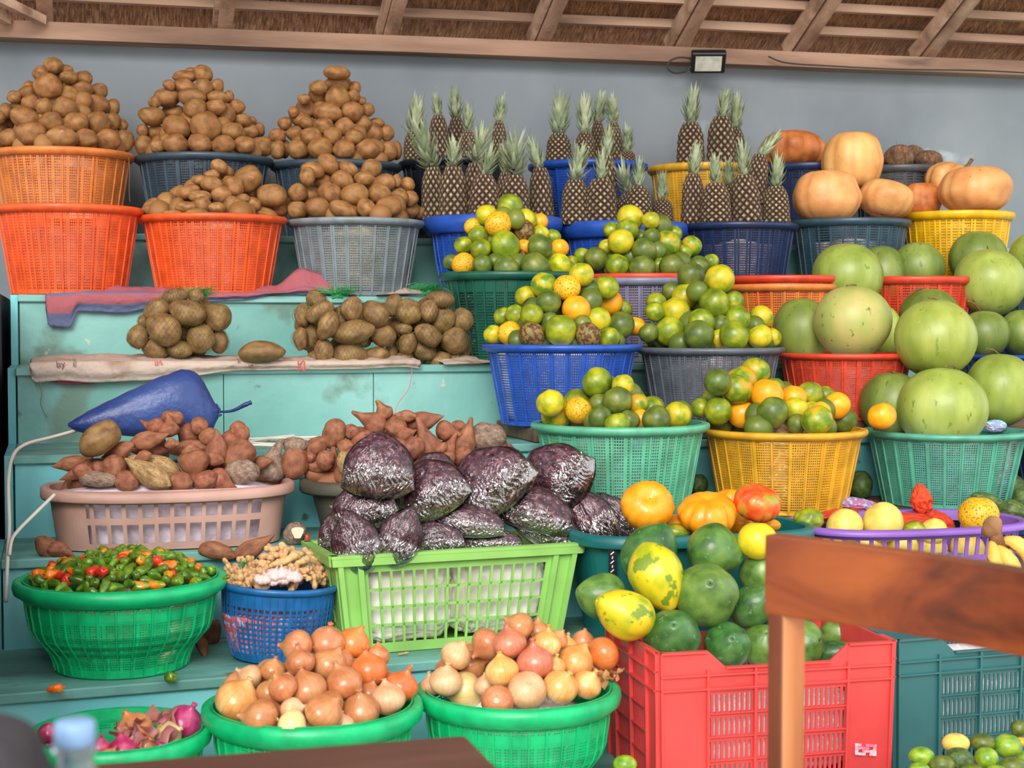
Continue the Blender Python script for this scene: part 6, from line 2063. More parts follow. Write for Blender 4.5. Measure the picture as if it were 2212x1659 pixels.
# teal crate beside it
FL2 = Vector((FR.x + .03, FR.y + .03, zc_ - .005))
hc2 = FL2.z - ZT[6] - .001
box_crate('crate', 'teal slotted crate right of the red crate', 'crate', FL2, radians(1.5), .50, .33, hc2, .006, MP['crate_teal'], wall_stack)
crumple('sack', (.03, .02, .01), (.47, .31, hc2 * .72), CM['white'], 'white sacking seen through the slots of the teal crate', 'sack', 9, FL2 - Vector((0, 0, hc2)), radians(1.5), amp=.008)
# tray under the limes, on the floor in front
ct = on_y(2110, 1700, 2.46)
pierced_tub('tub', 'dull blue tub under the limes, below the frame', 'tub', (ct.x, 2.46, 0.0), 0, .22, .14, ct.z - .03, .85, MP['blue_violet'], {'rows': [(0, 0), (.5, 0), (1, 0)], 'col': lambda *q: False}, n=14, p=2.6)
bm = bmesh.new(); lathe(bm, [(.002, ct.z + .02), (.14, ct.z), (.13, ct.z - .1), (.002, ct.z - .1)], 32)
o = link('sack', mesh_from(bm, 'sack', [CM['brown']])); o.location = (ct.x, 2.46, 0); tag(o, 'brown sacking under the limes', 'sack')

# dark teal oblong tub holding the pumpkins
zt = on_y(1490, 1160, 3.18).z
cx0 = on_y(1236, 1160, 3.34).x; cx1 = on_y(1726, 1150, 3.34).x
cxm = (cx0 + cx1) / 2
tt, _ = pierced_tub('tub', 'dark teal tub holding bright orange pumpkins', 'tub', (cxm, 3.345, ZT[5]), 0, (cx1 - cx0) / 2 - .012, .165, zt - ZT[5], .86, MP['tub_teal'],
                    {'rows': [(0, 0), (.3, 0), (.6, 0), (.9, 0), (1, 0)], 'col': lambda *q: False}, n=18, p=3.4, rimw=.018, rimh=.028)
crumple('sack', (-.22, -.12, .01), (.22, .12, zt - ZT[5] - .05), CM['dark'], 'dark sack inside the teal pumpkin tub', 'sack', 5, (cxm, 3.345, ZT[5]))
# small sticker on the tub with white strokes
stk = link('sticker', None, tt)
bpy.data.objects.remove(stk)
bm = bmesh.new()
P0 = on_y(1322, 1215, 3.20)
box(bm, (-.008, -.001, -.03), (.012, .001, .03), mat=0)
for k in range(5):
    bar(bm, (-.004 + (k % 2) * .004, -.0015, -.022 + k * .010), (.004 - (k % 2) * .003, -.0015, -.016 + k * .010), .001, .0022, mat=1)
INK = mat('black sticker', [(0.4, (20, 20, 22)), (0.7, (34, 34, 36))], rough=.4, var=0)
WHT = mat('white print', [(0.4, (220, 220, 220)), (0.7, (238, 238, 238))], rough=.5, var=0)
o = link('sticker', mesh_from(bm, 'sticker', [INK, WHT], False)); o.parent = tt; o.matrix_parent_inverse = Matrix.Translation(-tt.location)
o.location = P0; o['label'] = 'black sticker with white strokes'

# purple tray
zp = on_y(1940, 1148, 3.20).z
px0 = on_y(1722, 1128, 3.36).x; px1 = on_y(2188, 1136, 3.36).x
pxm = (px0 + px1) / 2
ap = (px1 - px0) / 2 - .018
def colpu(i, N_, o, kind):
    return i % 3 in (1, 2)
pt, _ = pierced_tub('tray', 'purple oblong open mesh tray of pale yellow fruit', 'tray', (pxm, 3.365, ZT[5]), 0, ap, .168, zp - ZT[5], .88, MP['purple'],
                    {'rows': [(0, 0), (.08, 1), (.36, 0), (.42, 1), (.66, 0), (.71, 1), (.90, 0), (1, 0)], 'col': colpu}, n=36, p=2.8, rimw=.026, rimh=.014)
crumple('sack', (-.22, -.12, .008), (.22, .12, zp - ZT[5] - .075), CM['redblue'], 'checked sack under the fruit in the purple tray', 'sack', 12, (pxm, 3.38, ZT[5]))
# orange-red net sacks lying over the fruit
NR = mat('orange red net cloth', [(0.3, (196, 52, 24)), (0.6, (236, 84, 44))], scale=4, rough=.7, bump=.5, bscale=40, var=.05, trans=.2)
def cloth_blob(name, px, py, hw, hh, Y, m, label, cat, seed, ang=0.0, dep=.05, amp=.12, pinch=None):
    bm = bmesh.new(); bmesh.ops.create_icosphere(bm, subdivisions=5, radius=1)
    d = depth(on_y(px, py, Y)); w = d / FPX
    X = CR * cos(radians(ang)) + CU * sin(radians(ang)); Z = -CR * sin(radians(ang)) + CU * cos(radians(ang))
    c0 = on_y(px, py, Y)
    for v in bm.verts:
        c = v.co.copy()
        r_ = abs(noise.noise(c * 2.2 + Vector((seed, 0, 0)))) + .6 * abs(noise.noise(c * 5 + Vector((0, seed, 0))))
        s = 1 - amp * 2 * r_
        x, y, z = c.x * s, c.y * s, c.z * s
        if pinch:
            x *= 1 - pinch * max(0, z)
        v.co = X * (x * hw * w) + Z * (z * hh * w) + CF * (y * dep)
    o = link(name, mesh_from(bm, name, [m]))
    o.location = c0
    return tag(o, label, cat)
cloth_blob('net_sack', 1960, 1128, 100, 22, 3.44, NR, 'orange red net sack spread behind the yellow fruit', 'sack', 2, ang=-3, dep=.06)
cloth_blob('net_sack', 2028, 1130, 38, 26, 3.42, NR, 'folded dark orange net sack beside the dotted yellow fruit', 'sack', 6, ang=-30, dep=.04)
cloth_blob('net_sack', 1990, 1080, 26, 38, 3.47, NR, 'orange red net sack end standing up in a twisted tuft', 'sack', 4, ang=8, dep=.03, amp=.16, pinch=.35)
cloth_blob('net_sack', 1810, 1112, 48, 14, 3.48, NR, 'orange red net cloth left of the yellow fruit', 'sack', 8, ang=6, dep=.03)
cloth_blob('checked_cloth', 1850, 1090, 60, 16, 3.58, CM['redblue'], 'red and blue checked cloth showing between the baskets', 'cloth', 11, ang=-8, dep=.03)
cloth_blob('checked_cloth', 2150, 920, 26, 14, 3.72, CM['pinkblue'], 'pink checked cloth tucked beside the largest watermelon', 'cloth', 15, dep=.02)
# dull blue tub at the far right
cv = on_y(2230, 1132, 3.38)
pierced_tub('tub', 'dull blue tub at the right edge beside the purple tray', 'tub', (cv.x + .02, 3.42, ZT[5]), 0, .12, .12, cv.z - ZT[5], .86, MP['blue_violet'], {'rows': [(0, 0), (.4, 0), (1, 0)], 'col': lambda *q: False}, n=14, p=2.1, rimw=.014, rimh=.02)

# bananas with a dried stalk
BAN = mat('ripe banana peel', [(0.3, (200, 142, 54)), (0.5, (228, 178, 76)), (0.75, (240, 200, 100))], scale=2.5, rough=.5, var=.04, specks=[(6, .66, (110, 70, 36), 5)])
STK = mat('withered banana stalk', [(0.3, (92, 62, 40)), (0.5, (150, 108, 70)), (0.72, (196, 156, 110))], scale=5, detail=6, rough=.85, bump=.8, bscale=10, var=0, stretch=(2, 2, .5))
bn = link('banana_bunch', None); bn.location = on_y(2150, 1190, 2.95)
tag(bn, 'bunch of ripe bananas with withered stalk behind the chair rail', 'bananas')
def bpart(nm, pts, rs, m, n=8):
    bm = bmesh.new(); sp = smooth_path(pts, 5)
    k = len(sp) - 1
    rr = []
    for i in range(len(sp)):
        t = i / k * (len(rs) - 1); a = int(min(t, len(rs) - 2)); rr.append(rs[a] + (rs[a + 1] - rs[a]) * (t - a))
    tube(bm, sp, rr, n)
    for v in bm.verts:
        v.co += Vector((1, 1, 1)) * .002 * noise.noise(v.co * 90)
    o = link(nm, mesh_from(bm, nm, [m])); o.parent = bn; o.matrix_parent_inverse = Matrix.Translation(-bn.location)
    return o
YB = 2.95
bpart('stalk', [on_y(2124, 1150, YB), on_y(2140, 1142, YB), on_y(2150, 1128, YB), on_y(2156, 1120, YB)], [.008, .023, .019, .010], STK)
bpart('stalk', [on_y(2148, 1130, YB), on_y(2150, 1160, YB), on_y(2160, 1185, YB + .01), on_y(2165, 1240, YB)], [.017, .016, .021, .022], STK)
for (a, b, c, r) in [((2150, 1180), (2186, 1225), (2204, 1322), .021), ((2168, 1165), (2216, 1190), (2250, 1290), .019), ((2142, 1170), (2152, 1235), (2150, 1328), .019), ((2180, 1175), (2236, 1200), (2290, 1290), .018)]:
    bpart('banana', [on_y(*a, YB), on_y(*b, YB - .03), on_y(*c, YB - .01)], [.007, r, r, .008], BAN, 7)

# ================================================================== PLASTIC BAGS OF DRIED PETALS
PET = mat('dried hibiscus petals', [(0.3, (50, 28, 38)), (0.46, (96, 58, 72)), (0.58, (132, 86, 98)), (0.72, (190, 150, 152))], scale=6.5, detail=8, rough=.55, bump=1.0, bscale=22, var=.12,
          specks=[(9, .66, (214, 140, 116), 1), (13, .69, (176, 84, 96), 1)], coat=.0)
FILM = bpy.data.materials.new('clear plastic film')
FILM.use_nodes = True
_nt = FILM.node_tree; _N = _nt.nodes; _L = _nt.links
_N.remove(_N['Principled BSDF'])
_tr = _N.new('ShaderNodeBsdfTransparent'); _tr.inputs[0].default_value = (.93, .92, .95, 1)
_gl = _N.new('ShaderNodeBsdfGlossy'); _gl.inputs['Roughness'].default_value = .07; _gl.inputs[0].default_value = (1, 1, 1, 1)
_fr = _N.new('ShaderNodeFresnel'); _fr.inputs[0].default_value = 1.5
_tc = _N.new('ShaderNodeTexCoord'); _w = _N.new('ShaderNodeTexNoise'); _w.inputs['Scale'].default_value = 2.2; _w.inputs['Detail'].default_value = 3; _w.inputs['Distortion'].default_value = 1.2
_mp = _N.new('ShaderNodeMapping'); _mp.inputs['Scale'].default_value = (3, 2, 1.2)
_L.new(_tc.outputs['Object'], _mp.inputs[0]); _L.new(_mp.outputs[0], _w.inputs['Vector'])
_bp = _N.new('ShaderNodeBump'); _bp.inputs['Strength'].default_value = .12; _bp.inputs['Distance'].default_value = .2
_L.new(_w.outputs['Fac'], _bp.inputs['Height']); _L.new(_bp.outputs[0], _gl.inputs['Normal']); _L.new(_bp.outputs[0], _fr.inputs['Normal'])
_cz = _N.new('ShaderNodeSeparateXYZ'); _L.new(_tc.outputs['Object'], _cz.inputs[0])
_m1 = _N.new('ShaderNodeMapRange'); _m1.inputs[1].default_value = -.15; _m1.inputs[2].default_value = -.45; _m1.inputs[3].default_value = .0; _m1.inputs[4].default_value = .30; _L.new(_cz.outputs[2], _m1.inputs[0])
_m2 = _N.new('ShaderNodeMath'); _m2.operation = 'ADD'; _m2.use_clamp = True; _L.new(_fr.outputs[0], _m2.inputs[0]); _L.new(_m1.outputs[0], _m2.inputs[1])
_mx = _N.new('ShaderNodeMixShader'); _L.new(_m2.outputs[0], _mx.inputs[0]); _L.new(_tr.outputs[0], _mx.inputs[1]); _L.new(_gl.outputs[0], _mx.inputs[2])
_L.new(_mx.outputs[0], _N['Material Output'].inputs['Surface'])
def pillow_mesh(seed, kind, film):
    """a filled clear bag: wide sealed edge with sharp corners at the bottom (z = -1), rounding up to the knot"""
    bm = bmesh.new()
    n = 56
    def wd(v):                                   # half width at height v
        if kind == 0:
            return 1.0 - .10 * (v + 1) / 2 - .75 * max(0, (v + .1) / 1.1) ** 2.3
        return .80 + .22 * sin(pi * min(1, (v + 1) * .62)) - .85 * max(0, (v - .0)) ** 2.2
    sheets = []
    for side in (1, -1):
        g = []
        for j in range(n + 1):
            v = -1 + 2 * j / n
            T = (max(0, 1 - abs(v * .98) ** 2.6)) ** .5 * (1 - .25 * max(0, v))
            row = []
            for i in range(n + 1):
                u = -1 + 2 * i / n
                th = T * (max(0, 1 - abs(u) ** 2.4)) ** .5
                w = wd(v)
                x = u * max(w, .03)
                z = v - (.36 * (1 - u * u) - .20) * max(0, -v) ** 1.5
                z += .05 * noise.noise(Vector((u * 2 + seed, v * 2, side)))
                y = side * th * .78
                y += .12 * th * noise.noise(Vector((u * 2.2, v * 2.2, seed + side * 3)))
                if film:
                    near = max(0, 1 - abs((v + .55) / .36)) + .10
                    ph = u * 7.5 + 1.8 * noise.noise(Vector((u * 3, v * 3.5 + seed, side * 2.0))) + v * .9
                    tri = abs((ph % 1) - .5) * 2
                    y += side * (.06 + .16 * near * tri * min(1, th * 2.2))
                    z += .05 * near * (tri - .5)
                else:
                    y += side * .030 * noise.noise(Vector((u * 14, v * 14, seed))) * min(1, th * 3)
                row.append(bm.verts.new((x, y, z)))
            g.append(row)
        for j in range(n):
            for i in range(n):
                q = (g[j][i], g[j][i + 1], g[j + 1][i + 1], g[j + 1][i])
                bm.faces.new(q if side < 0 else tuple(reversed(q)))
        sheets.append(g)
    bmesh.ops.remove_doubles(bm, verts=bm.verts, dist=.012)
    return mesh_from(bm, 'plastic_bag' if film else 'petals', None, not film)
BAGM = [(pillow_mesh(i, k, True), pillow_mesh(i, k, False)) for i, k in ((1, 0), (2, 0), (3, 1), (4, 1))]
HB = [  # px, py, half length (bottom to top), half width, angle of the top, tilt, Y, shape, label
 (818, 1000, 68, 74, 88, .3, 3.36, 0, 'bag of dried petals at the top left of the stack'),
 (930, 1052, 62, 72, 118, .3, 3.39, 1, 'bag of dried petals in the middle, left of the largest bag'),
 (1052, 1036, 70, 92, 128, .3, 3.40, 0, 'largest bag of dried petals, centre top of the stack'),
 (1200, 1020, 70, 66, 148, .3, 3.50, 1, 'bag of dried petals at the top right of the stack'),
 (786, 1088, 50, 68, 100, .2, 3.38, 1, 'bag of dried petals below the top left one'),
 (765, 1163, 66, 50, 108, .1, 3.29, 2, 'bag of dried petals hanging over the left crate corner'),
 (868, 1152, 64, 46, 68, .1, 3.28, 3, 'bag of dried petals drooping over the front rim, second from left'),
 (1012, 1122, 34, 76, 85, .3, 3.36, 0, 'flat bag of dried petals under the largest bag'),
 (1158, 1098, 46, 82, 75, .3, 3.38, 1, 'bag of dried petals right of centre, second layer'),
 (935, 1162, 34, 66, 95, .2, 3.35, 1, 'bag of dried petals on the rim, left of centre'),
 (1056, 1166, 26, 70, 90, .2, 3.36, 0, 'thin bag of dried petals lying on the middle of the rim'),
 (1190, 1142, 40, 72, 62, .2, 3.38, 0, 'bag of dried petals on the right end of the rim'),
 (1272, 1112, 72, 46, 122, .2, 3.46, 3, 'bag of dried petals sliding off the right of the crate'),
 (1330, 1112, 62, 34, 130, .1, 3.52, 2, 'bag of dried petals half behind, next to the orange pumpkin'),
 (945, 1012, 36, 46, 60, .3, 3.48, 1, 'bag of dried petals peeking between the two upper bags'),
 (724, 1150, 44, 36, 90, .1, 3.44, 0, 'bag of dried petals at the far left behind the hanging one'),
]
for k, (px, py, hl, hw, an, ti, Y, sh, lab) in enumerate(HB):
    it = It(px, py, hl * 1.04, hw * 1.08, radians(an)); it.d = depth(on_y(px, py, Y)); it.mode = 'z'; it.tilt = ti
    film, pet = BAGM[sh]
    it.mesh = film; it.mat = FILM; it.name = 'plastic_bag'
    # local X must lie across the picture: the flat side faces the viewer
    w = it.d / FPX
    X = CR * cos(it.ang) + CU * sin(it.ang)
    ax = (X * cos(ti) + CF * sin(ti)).normalized()
    sx = CF.cross(ax).normalized() * -1
    sy = ax.cross(sx)
    M3 = Matrix((sx, sy, ax)).transposed()
    o = link('plastic_bag', None); o.empty_display_size = .03
    thick = min(hl, hw) * .66
    o.matrix_world = Matrix.Translation(it.pos()) @ M3.to_4x4()
    tag(o, lab, 'bag', 'plastic bags of dried petals')
    for nm, me, m, k_ in (('film', film, FILM, 1.0), ('petals', pet, PET, .955)):
        c = link(nm, with_mat(me, m), o)
        c.scale = (it.b * w * k_, thick * w * k_, it.a * w * k_)

# ================================================================== CLOTHS, BLUE SACK, CABLES
def cloth_uv_mat(name, stops, weave=220, rough=.85, wamt=.35, extra=None):
    """bands across the cloth (UV v) with a visible plain weave"""
    m = mat(name, [(0.4, (200, 200, 200)), (0.6, (210, 210, 210))], rough=rough, var=0, bump=.35, bscale=70)
    nt = m.node_tree; N, L = nt.nodes, nt.links
    uv = N.new('ShaderNodeUVMap'); sp = N.new('ShaderNodeSeparateXYZ'); L.new(uv.outputs[0], sp.inputs[0])
    rp = N.new('ShaderNodeValToRGB'); cr = rp.color_ramp; cr.interpolation = 'CONSTANT'
    while len(cr.elements) < len(stops):
        cr.elements.new(.5)
    for e, (p, c) in zip(cr.elements, stops):
        e.position = p; e.color = s2l(c)
    wob = N.new('ShaderNodeMath'); wob.operation = 'FRACT'; L.new(sp.outputs[1], wob.inputs[0]); L.new(wob.outputs[0], rp.inputs[0])
    ck = N.new('ShaderNodeTexChecker'); ck.inputs['Scale'].default_value = weave
    ck.inputs[1].default_value = (1, 1, 1, 1); ck.inputs[2].default_value = (1 - wamt, 1 - wamt, 1 - wamt, 1)
    L.new(uv.outputs[0], ck.inputs[0])
    mx = N.new('ShaderNodeMix'); mx.data_type = 'RGBA'; mx.blend_type = 'MULTIPLY'; mx.inputs[0].default_value = 1
    L.new(rp.outputs[0], mx.inputs[6]); L.new(ck.outputs[0], mx.inputs[7])
    out = mx.outputs[2]
    if extra:
        nz = N.new('ShaderNodeTexNoise'); nz.inputs['Scale'].default_value = extra[0]; nz.inputs['Detail'].default_value = 6
        mr = N.new('ShaderNodeMapRange'); mr.inputs[1].default_value = extra[1]; mr.inputs[2].default_value = extra[1] + .14
        tc = N.new('ShaderNodeTexCoord'); L.new(tc.outputs['Object'], nz.inputs[0]); L.new(nz.outputs[0], mr.inputs[0])
        m2 = N.new('ShaderNodeMix'); m2.data_type = 'RGBA'; L.new(mr.outputs[0], m2.inputs[0]); L.new(out, m2.inputs[6]); m2.inputs[7].default_value = s2l(extra[2])
        out = m2.outputs[2]
    L.new(out, N['Principled BSDF'].inputs['Base Color'])
    return m
def drape(name, cols, lvl, m, label, cat, seed=0, back=.13, vscale=1.0, n=150, wrinkle=.004, lift=.0, uu=1.0, out=.0):
    """cloth over a step edge. cols: (px, py where it leaves the tread, py of the hanging hem, bulge up)"""
    edge = YT[lvl] - .016
    z0 = ZT[lvl] + .003 + lift
    bm = bmesh.new()
    uvl = bm.loops.layers.uv.new('UVMap')
    def samp(px):
        for a, b in zip(cols, cols[1:]):
            if px <= b[0]:
                t = (px - a[0]) / (b[0] - a[0]); t = t * t * (3 - 2 * t)
                return [a[i] + (b[i] - a[i]) * t for i in range(1, 4)]
        return cols[-1][1:]
    rows = 22
    g = []
    for i in range(n + 1):
        px = cols[0][0] + (cols[-1][0] - cols[0][0]) * i / n
        yt, yh, bul = samp(px)
        pe = on_y(px, yt, edge)
        x = pe.x
        zh = on_y(px, yh, edge - .006).z
        col_ = []
        for j in range(rows + 1):
            t = j / rows
            nz = noise.noise(Vector((x * 14 + seed, t * 3, seed))) + .5 * noise.noise(Vector((x * 36, t * 9, seed)))
            if t < .5:                       # on the tread, from the back to the edge
                u = t / .5
                y = edge + .012 + back * (1 - u)
                z = z0 + bul * sin(pi * min(1, .25 + .75 * u)) + abs(nz) * wrinkle * 2.2
                if bul > .03:
                    z = z0 + bul * (1 - abs(u - .45) * 1.8 if abs(u - .45) < .55 else 0) + abs(nz) * wrinkle
                p = Vector((x, y, z))
            else:
                u = (t - .5) / .5
                top = z0 + bul * .30
                z = top + (zh - top) * u
                y = edge - .004 - out - .012 * sin(pi * min(1, u * 1.2)) - abs(nz) * wrinkle * 2.0
                p = Vector((x, y, z))
            col_.append(bm.verts.new(p))
        g.append(col_)
    for i in range(n):
        for j in range(rows):
            f = bm.faces.new((g[i][j], g[i][j + 1], g[i + 1][j + 1], g[i + 1][j]))
            for lp, (a, b) in zip(f.loops, ((i, j), (i, j + 1), (i + 1, j + 1), (i + 1, j))):
                lp[uvl].uv = (a / n * uu, b / rows * vscale)
    bmesh.ops.solidify(bm, geom=list(bm.faces), thickness=.0012)
    o = link(name, mesh_from(bm, name, [m]))
    return tag(o, label, cat)
PKB = cloth_uv_mat('pink and blue plaid', [(0, (150, 158, 200)), (.22, (236, 140, 150)), (.46, (150, 158, 200)), (.54, (236, 140, 150)), (.80, (150, 158, 200))], weave=130, wamt=.4)
drape('checked_cloth', [(98, 636, 668, 0), (104, 634, 706, 0), (150, 630, 708, .012), (168, 628, 672, .02), (260, 624, 676, .022), (340, 622, 664, .02), (430, 628, 652, .02), (520, 632, 648, .02), (600, 632, 636, .03),
                        (660, 632, 636, .085), (700, 632, 636, .07), (770, 634, 637, .006)], 1, PKB, 'pink and blue checked cloth draped under the red orange baskets', 'cloth', 2, back=.10, uu=6)
WSK = cloth_uv_mat('cream woven sack', [(0, (244, 222, 206)), (.5, (246, 226, 212))], weave=260, wamt=.10, extra=(7, .58, (176, 132, 100)))
ws = drape('sack', [(64, 770, 800, .008), (72, 768, 826, .012), (130, 766, 822, .02), (200, 768, 826, .02), (300, 772, 822, .02), (400, 778, 812, .018), (520, 782, 800, .014), (640, 784, 798, .012), (760, 790, 797, .012), (870, 786, 792, .016),
                    (905, 792, 796, .01)], 2, WSK, 'cream woven sacks spread flat along the third step', 'sack', 5, back=.2, uu=6, lift=.008, out=.010)
PKC = cloth_uv_mat('pink net cloth', [(0, (226, 130, 146)), (.5, (214, 112, 132))], weave=200)
drape('checked_cloth', [(84, 772, 800, .0), (95, 771, 824, .0), (150, 771, 830, .0), (185, 772, 829, .0), (320, 772, 798, .0), (420, 774, 786, .0)], 2, PKC, 'pink cloth peeping out under the cream sack', 'cloth', 8, back=.24, uu=3)
drape('sack', [(955, 786, 789, .012), (1010, 784, 788, .022), (1062, 780, 784, .012)], 2, WSK, 'grey pink sack corner left of the blue basket', 'sack', 12, back=.16, n=40)
drape('sack', [(812, 634, 636, .004), (870, 632, 636, .035), (905, 632, 636, .022), (968, 632, 636, .012)], 1, WSK, 'crumpled cream sack behind the right net bag', 'sack', 19, back=.14, n=60)
# lettering on the cream sack
def text_part(s, px, py, Y, size, m, parent, rot=0.0, mirror=False):
    cu = bpy.data.curves.new('t', 'FONT'); cu.body = s; cu.size = size; cu.extrude = .0004; cu.align_x = 'CENTER'; cu.align_y = 'CENTER'
    t = bpy.data.objects.new('t', cu); COL.objects.link(t)
    dg = bpy.context.evaluated_depsgraph_get()
    me = bpy.data.meshes.new_from_object(t.evaluated_get(dg)); bpy.data.objects.remove(t)
    me.materials.clear(); me.materials.append(m)
    me.name = 'lettering'
    o = link('lettering', me, parent)
    o.matrix_local = (parent.matrix_world.inverted() if parent else Matrix()) @ Matrix.Translation(on_y(px, py, Y)) @ Matrix.Rotation(pi / 2, 4, 'X') @ Matrix.Rotation(rot, 4, 'Z')
    return o
INKR = mat('red print', [(0.4, (196, 46, 54)), (0.7, (214, 70, 74))], rough=.8, var=0)
INKB = mat('faded black print', [(0.4, (96, 78, 72)), (0.7, (124, 104, 94))], rough=.8, var=0)
for s, px, py, sz, m, r in (('SZ', 650, 791, .030, INKR, -pi / 2), ('by', 131, 787, .026, INKB, .1), ('me', 160, 783, .018, INKB, pi / 2), ('IM', 342, 785, .020, INKR, .2), ('5', 543, 790, .020, INKB, pi / 2), ('2', 515, 779, .018, INKB, .3)):
    o = text_part(s, px, py, YT[2] - .047, sz, m, ws, r)
    o['label'] = ('red' if m is INKR else 'faded black') + ' printed letters'

# frayed string from the cream sack
BLUEM = mat('blue woven plastic', [(0.3, (24, 38, 86)), (0.5, (34, 54, 112)), (0.75, (58, 82, 142))], scale=3, detail=5, rough=.4, bump=.25, bscale=60, var=0, specks=[(4, .70, (60, 66, 96), 4)])
STRG = mat('brown string', [(0.3, (110, 84, 70)), (0.7, (150, 120, 100))], rough=.9, var=0)
PSTR = mat('pink string', [(0.3, (206, 96, 130)), (0.7, (226, 120, 150))], rough=.7, var=0)
WCAB = mat('off white cable', [(0.3, (196, 188, 176)), (0.7, (226, 220, 208))], rough=.5, var=0)
e2 = YT[2] - .03
cable('string', [on_y(86, 822, e2), on_y(90, 850, e2), on_y(88, 872, e2), on_y(95, 890, e2), on_y(102, 902, e2)], .0012, STRG, 'frayed brown string hanging from the cream sack', 'string')
cable('string', [on_y(876, 788, e2), on_y(888, 790, e2), on_y(889, 812, e2), on_y(880, 845, e2 - .01), on_y(862, 868, e2 - .03), on_y(852, 892, e2 - .06)], .0011, PSTR, 'pink string trailing down from the third step', 'string')

# rolled blue plastic sack with its twisted tail
bs = link('sack', None); bs.empty_display_size = .03
P0 = on_y(150, 918, 3.90); P1 = on_y(440, 880, 3.90)
bs.location = on_y(300, 900, 3.90)
tag(bs, 'rolled blue woven plastic sack lying above the sweet potatoes', 'sack')
bm = bmesh.new()
prof = [(148, 918, 4, 5), (165, 918, 14, 16), (200, 912, 28, 30), (250, 902, 42, 38), (310, 888, 56, 44), (370, 874, 68, 48), (408, 868, 72, 46), (434, 872, 68, 38), (450, 882, 52, 28), (464, 888, 24, 18), (474, 889, 8, 8)]
rings = []
sp = smooth_path([(a, b, 0) for a, b, _, _ in prof], 5); sr = smooth_path([(c, d, 0) for _, _, c, d in prof], 5)
axd = atan2(-(880 - 918), 290)
for i, (q, r) in enumerate(zip(sp, sr)):
    c = on_y(q.x, q.y, 3.86)
    w = depth(c) / FPX
    up = (CU * cos(axd) - CR * sin(axd)).normalized()
    rg = []
    for k in range(40):
        a = 2 * pi * k / 40
        cr_ = 1 - .10 * abs(noise.noise(Vector((i * .16, cos(a) * 2.2, sin(a) * 2.2)))) + .03 * noise.noise(Vector((i * .5, cos(a) * 6, sin(a) * 6)))
        sh = .92 if abs(sin(a)) > .8 else 1
        rg.append(bm.verts.new(c + up * (r.x * w * sin(a) * cr_) + CF * (r.y * .9 * w * cos(a) * cr_ * sh) - bs.location))
    rings.append(rg)
for i in range(len(rings) - 1):
    for k in range(40):
        bm.faces.new((rings[i][k], rings[i][(k + 1) % 40], rings[i + 1][(k + 1) % 40], rings[i + 1][k]))
bm.faces.new(list(reversed(rings[0]))); bm.faces.new(rings[-1])
bmesh.ops.recalc_face_normals(bm, faces=bm.faces)
link('sack_body', mesh_from(bm, 'sack_body', [BLUEM]), bs)
bm = bmesh.new()
tail = smooth_path([on_y(472, 889, 3.85) - bs.location, on_y(490, 889, 3.84) - bs.location, on_y(508, 885, 3.83) - bs.location, on_y(530, 874, 3.82) - bs.location, on_y(543, 869, 3.82) - bs.location], 5)
tube(bm, tail, [.003 + .005 * (i / 20) ** 2 * (1 if i < 17 else .6) for i in range(len(tail))], 7)
tube(bm, [on_y(467, 873, 3.84) - bs.location, on_y(475, 884, 3.835) - bs.location, on_y(472, 900, 3.84) - bs.location, on_y(478, 896, 3.83) - bs.location], .0025, 6)
link('tie', mesh_from(bm, 'tie', [BLUEM]), bs)

# off-white cable: coils on the fourth step, and the run down the left side
ZS = ZT[3] + .006
for k, (dy, lab) in enumerate(((0, 'off white cable coil, upper loop, behind the sweet potatoes'), (9, 'off white cable coil, lower loop, behind the sweet potatoes'))):
    pts = [on_z(455, 945 + dy, ZS), on_z(530, 950 + dy, ZS), on_z(600, 944 + dy * .6, ZS), on_z(690, 938 + dy, ZS), on_z(710, 950, ZS), on_z(640, 958 + dy * .5, ZS), on_z(560, 958 + dy * .4, ZS + .004), on_z(520, 950 + dy, ZS + .006), on_z(600, 946, ZS + .008), on_z(700, 944 + dy, ZS + .008)]
    cable('cable', pts, .0035, WCAB, lab)
xs_ = XL - .03
cable('cable', [on_y(165, 930, 3.90), on_y(110, 945, 3.88), on_y(55, 960, 3.82), on_y(28, 985, 3.75), on_y(18, 1040, 3.65), on_y(20, 1140, 3.55), on_y(16, 1210, 3.50), on_y(13, 1300, 3.45)], .0045, WCAB, 'off white cable running down the left end of the stand')
cable('cable', [on_y(118, 1068, 3.60), on_y(80, 1105, 3.56), on_y(40, 1145, 3.53), on_y(25, 1168, 3.52), on_y(20, 1200, 3.50)], .0042, WCAB, 'off white cable slanting from the pink basket to the left end')
cable('wire', [on_y(278, 340, 5.02), on_y(280, 370, 5.02), on_y(279, 410, 5.02), on_y(281, 437, 5.02)], .0008, STRG, 'thin wire hanging at the right side of the faded orange basket', 'wire')

# ================================================================== FOREGROUND
MAH = mat('varnished red brown wood', [(0.3, (72, 32, 16)), (0.5, (128, 58, 22)), (0.72, (164, 84, 34))], scale=2.2, detail=6, rough=.35, bump=.06, var=0, stretch=(.7, 3, 6), distort=1.0, coat=.2, specks=[(3, .72, (70, 36, 26), 5)])
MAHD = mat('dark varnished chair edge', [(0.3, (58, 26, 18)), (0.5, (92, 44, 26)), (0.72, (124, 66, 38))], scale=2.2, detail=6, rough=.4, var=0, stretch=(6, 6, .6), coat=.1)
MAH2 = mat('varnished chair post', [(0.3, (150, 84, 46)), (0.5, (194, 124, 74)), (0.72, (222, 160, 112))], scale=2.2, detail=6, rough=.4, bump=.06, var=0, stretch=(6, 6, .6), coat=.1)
TAB = mat('dark brown table wood', [(0.3, (56, 34, 30)), (0.5, (84, 54, 46)), (0.72, (108, 72, 60))], scale=3, detail=7, rough=.45, bump=.1, var=0, stretch=(.6, 4, 1), coat=.1)
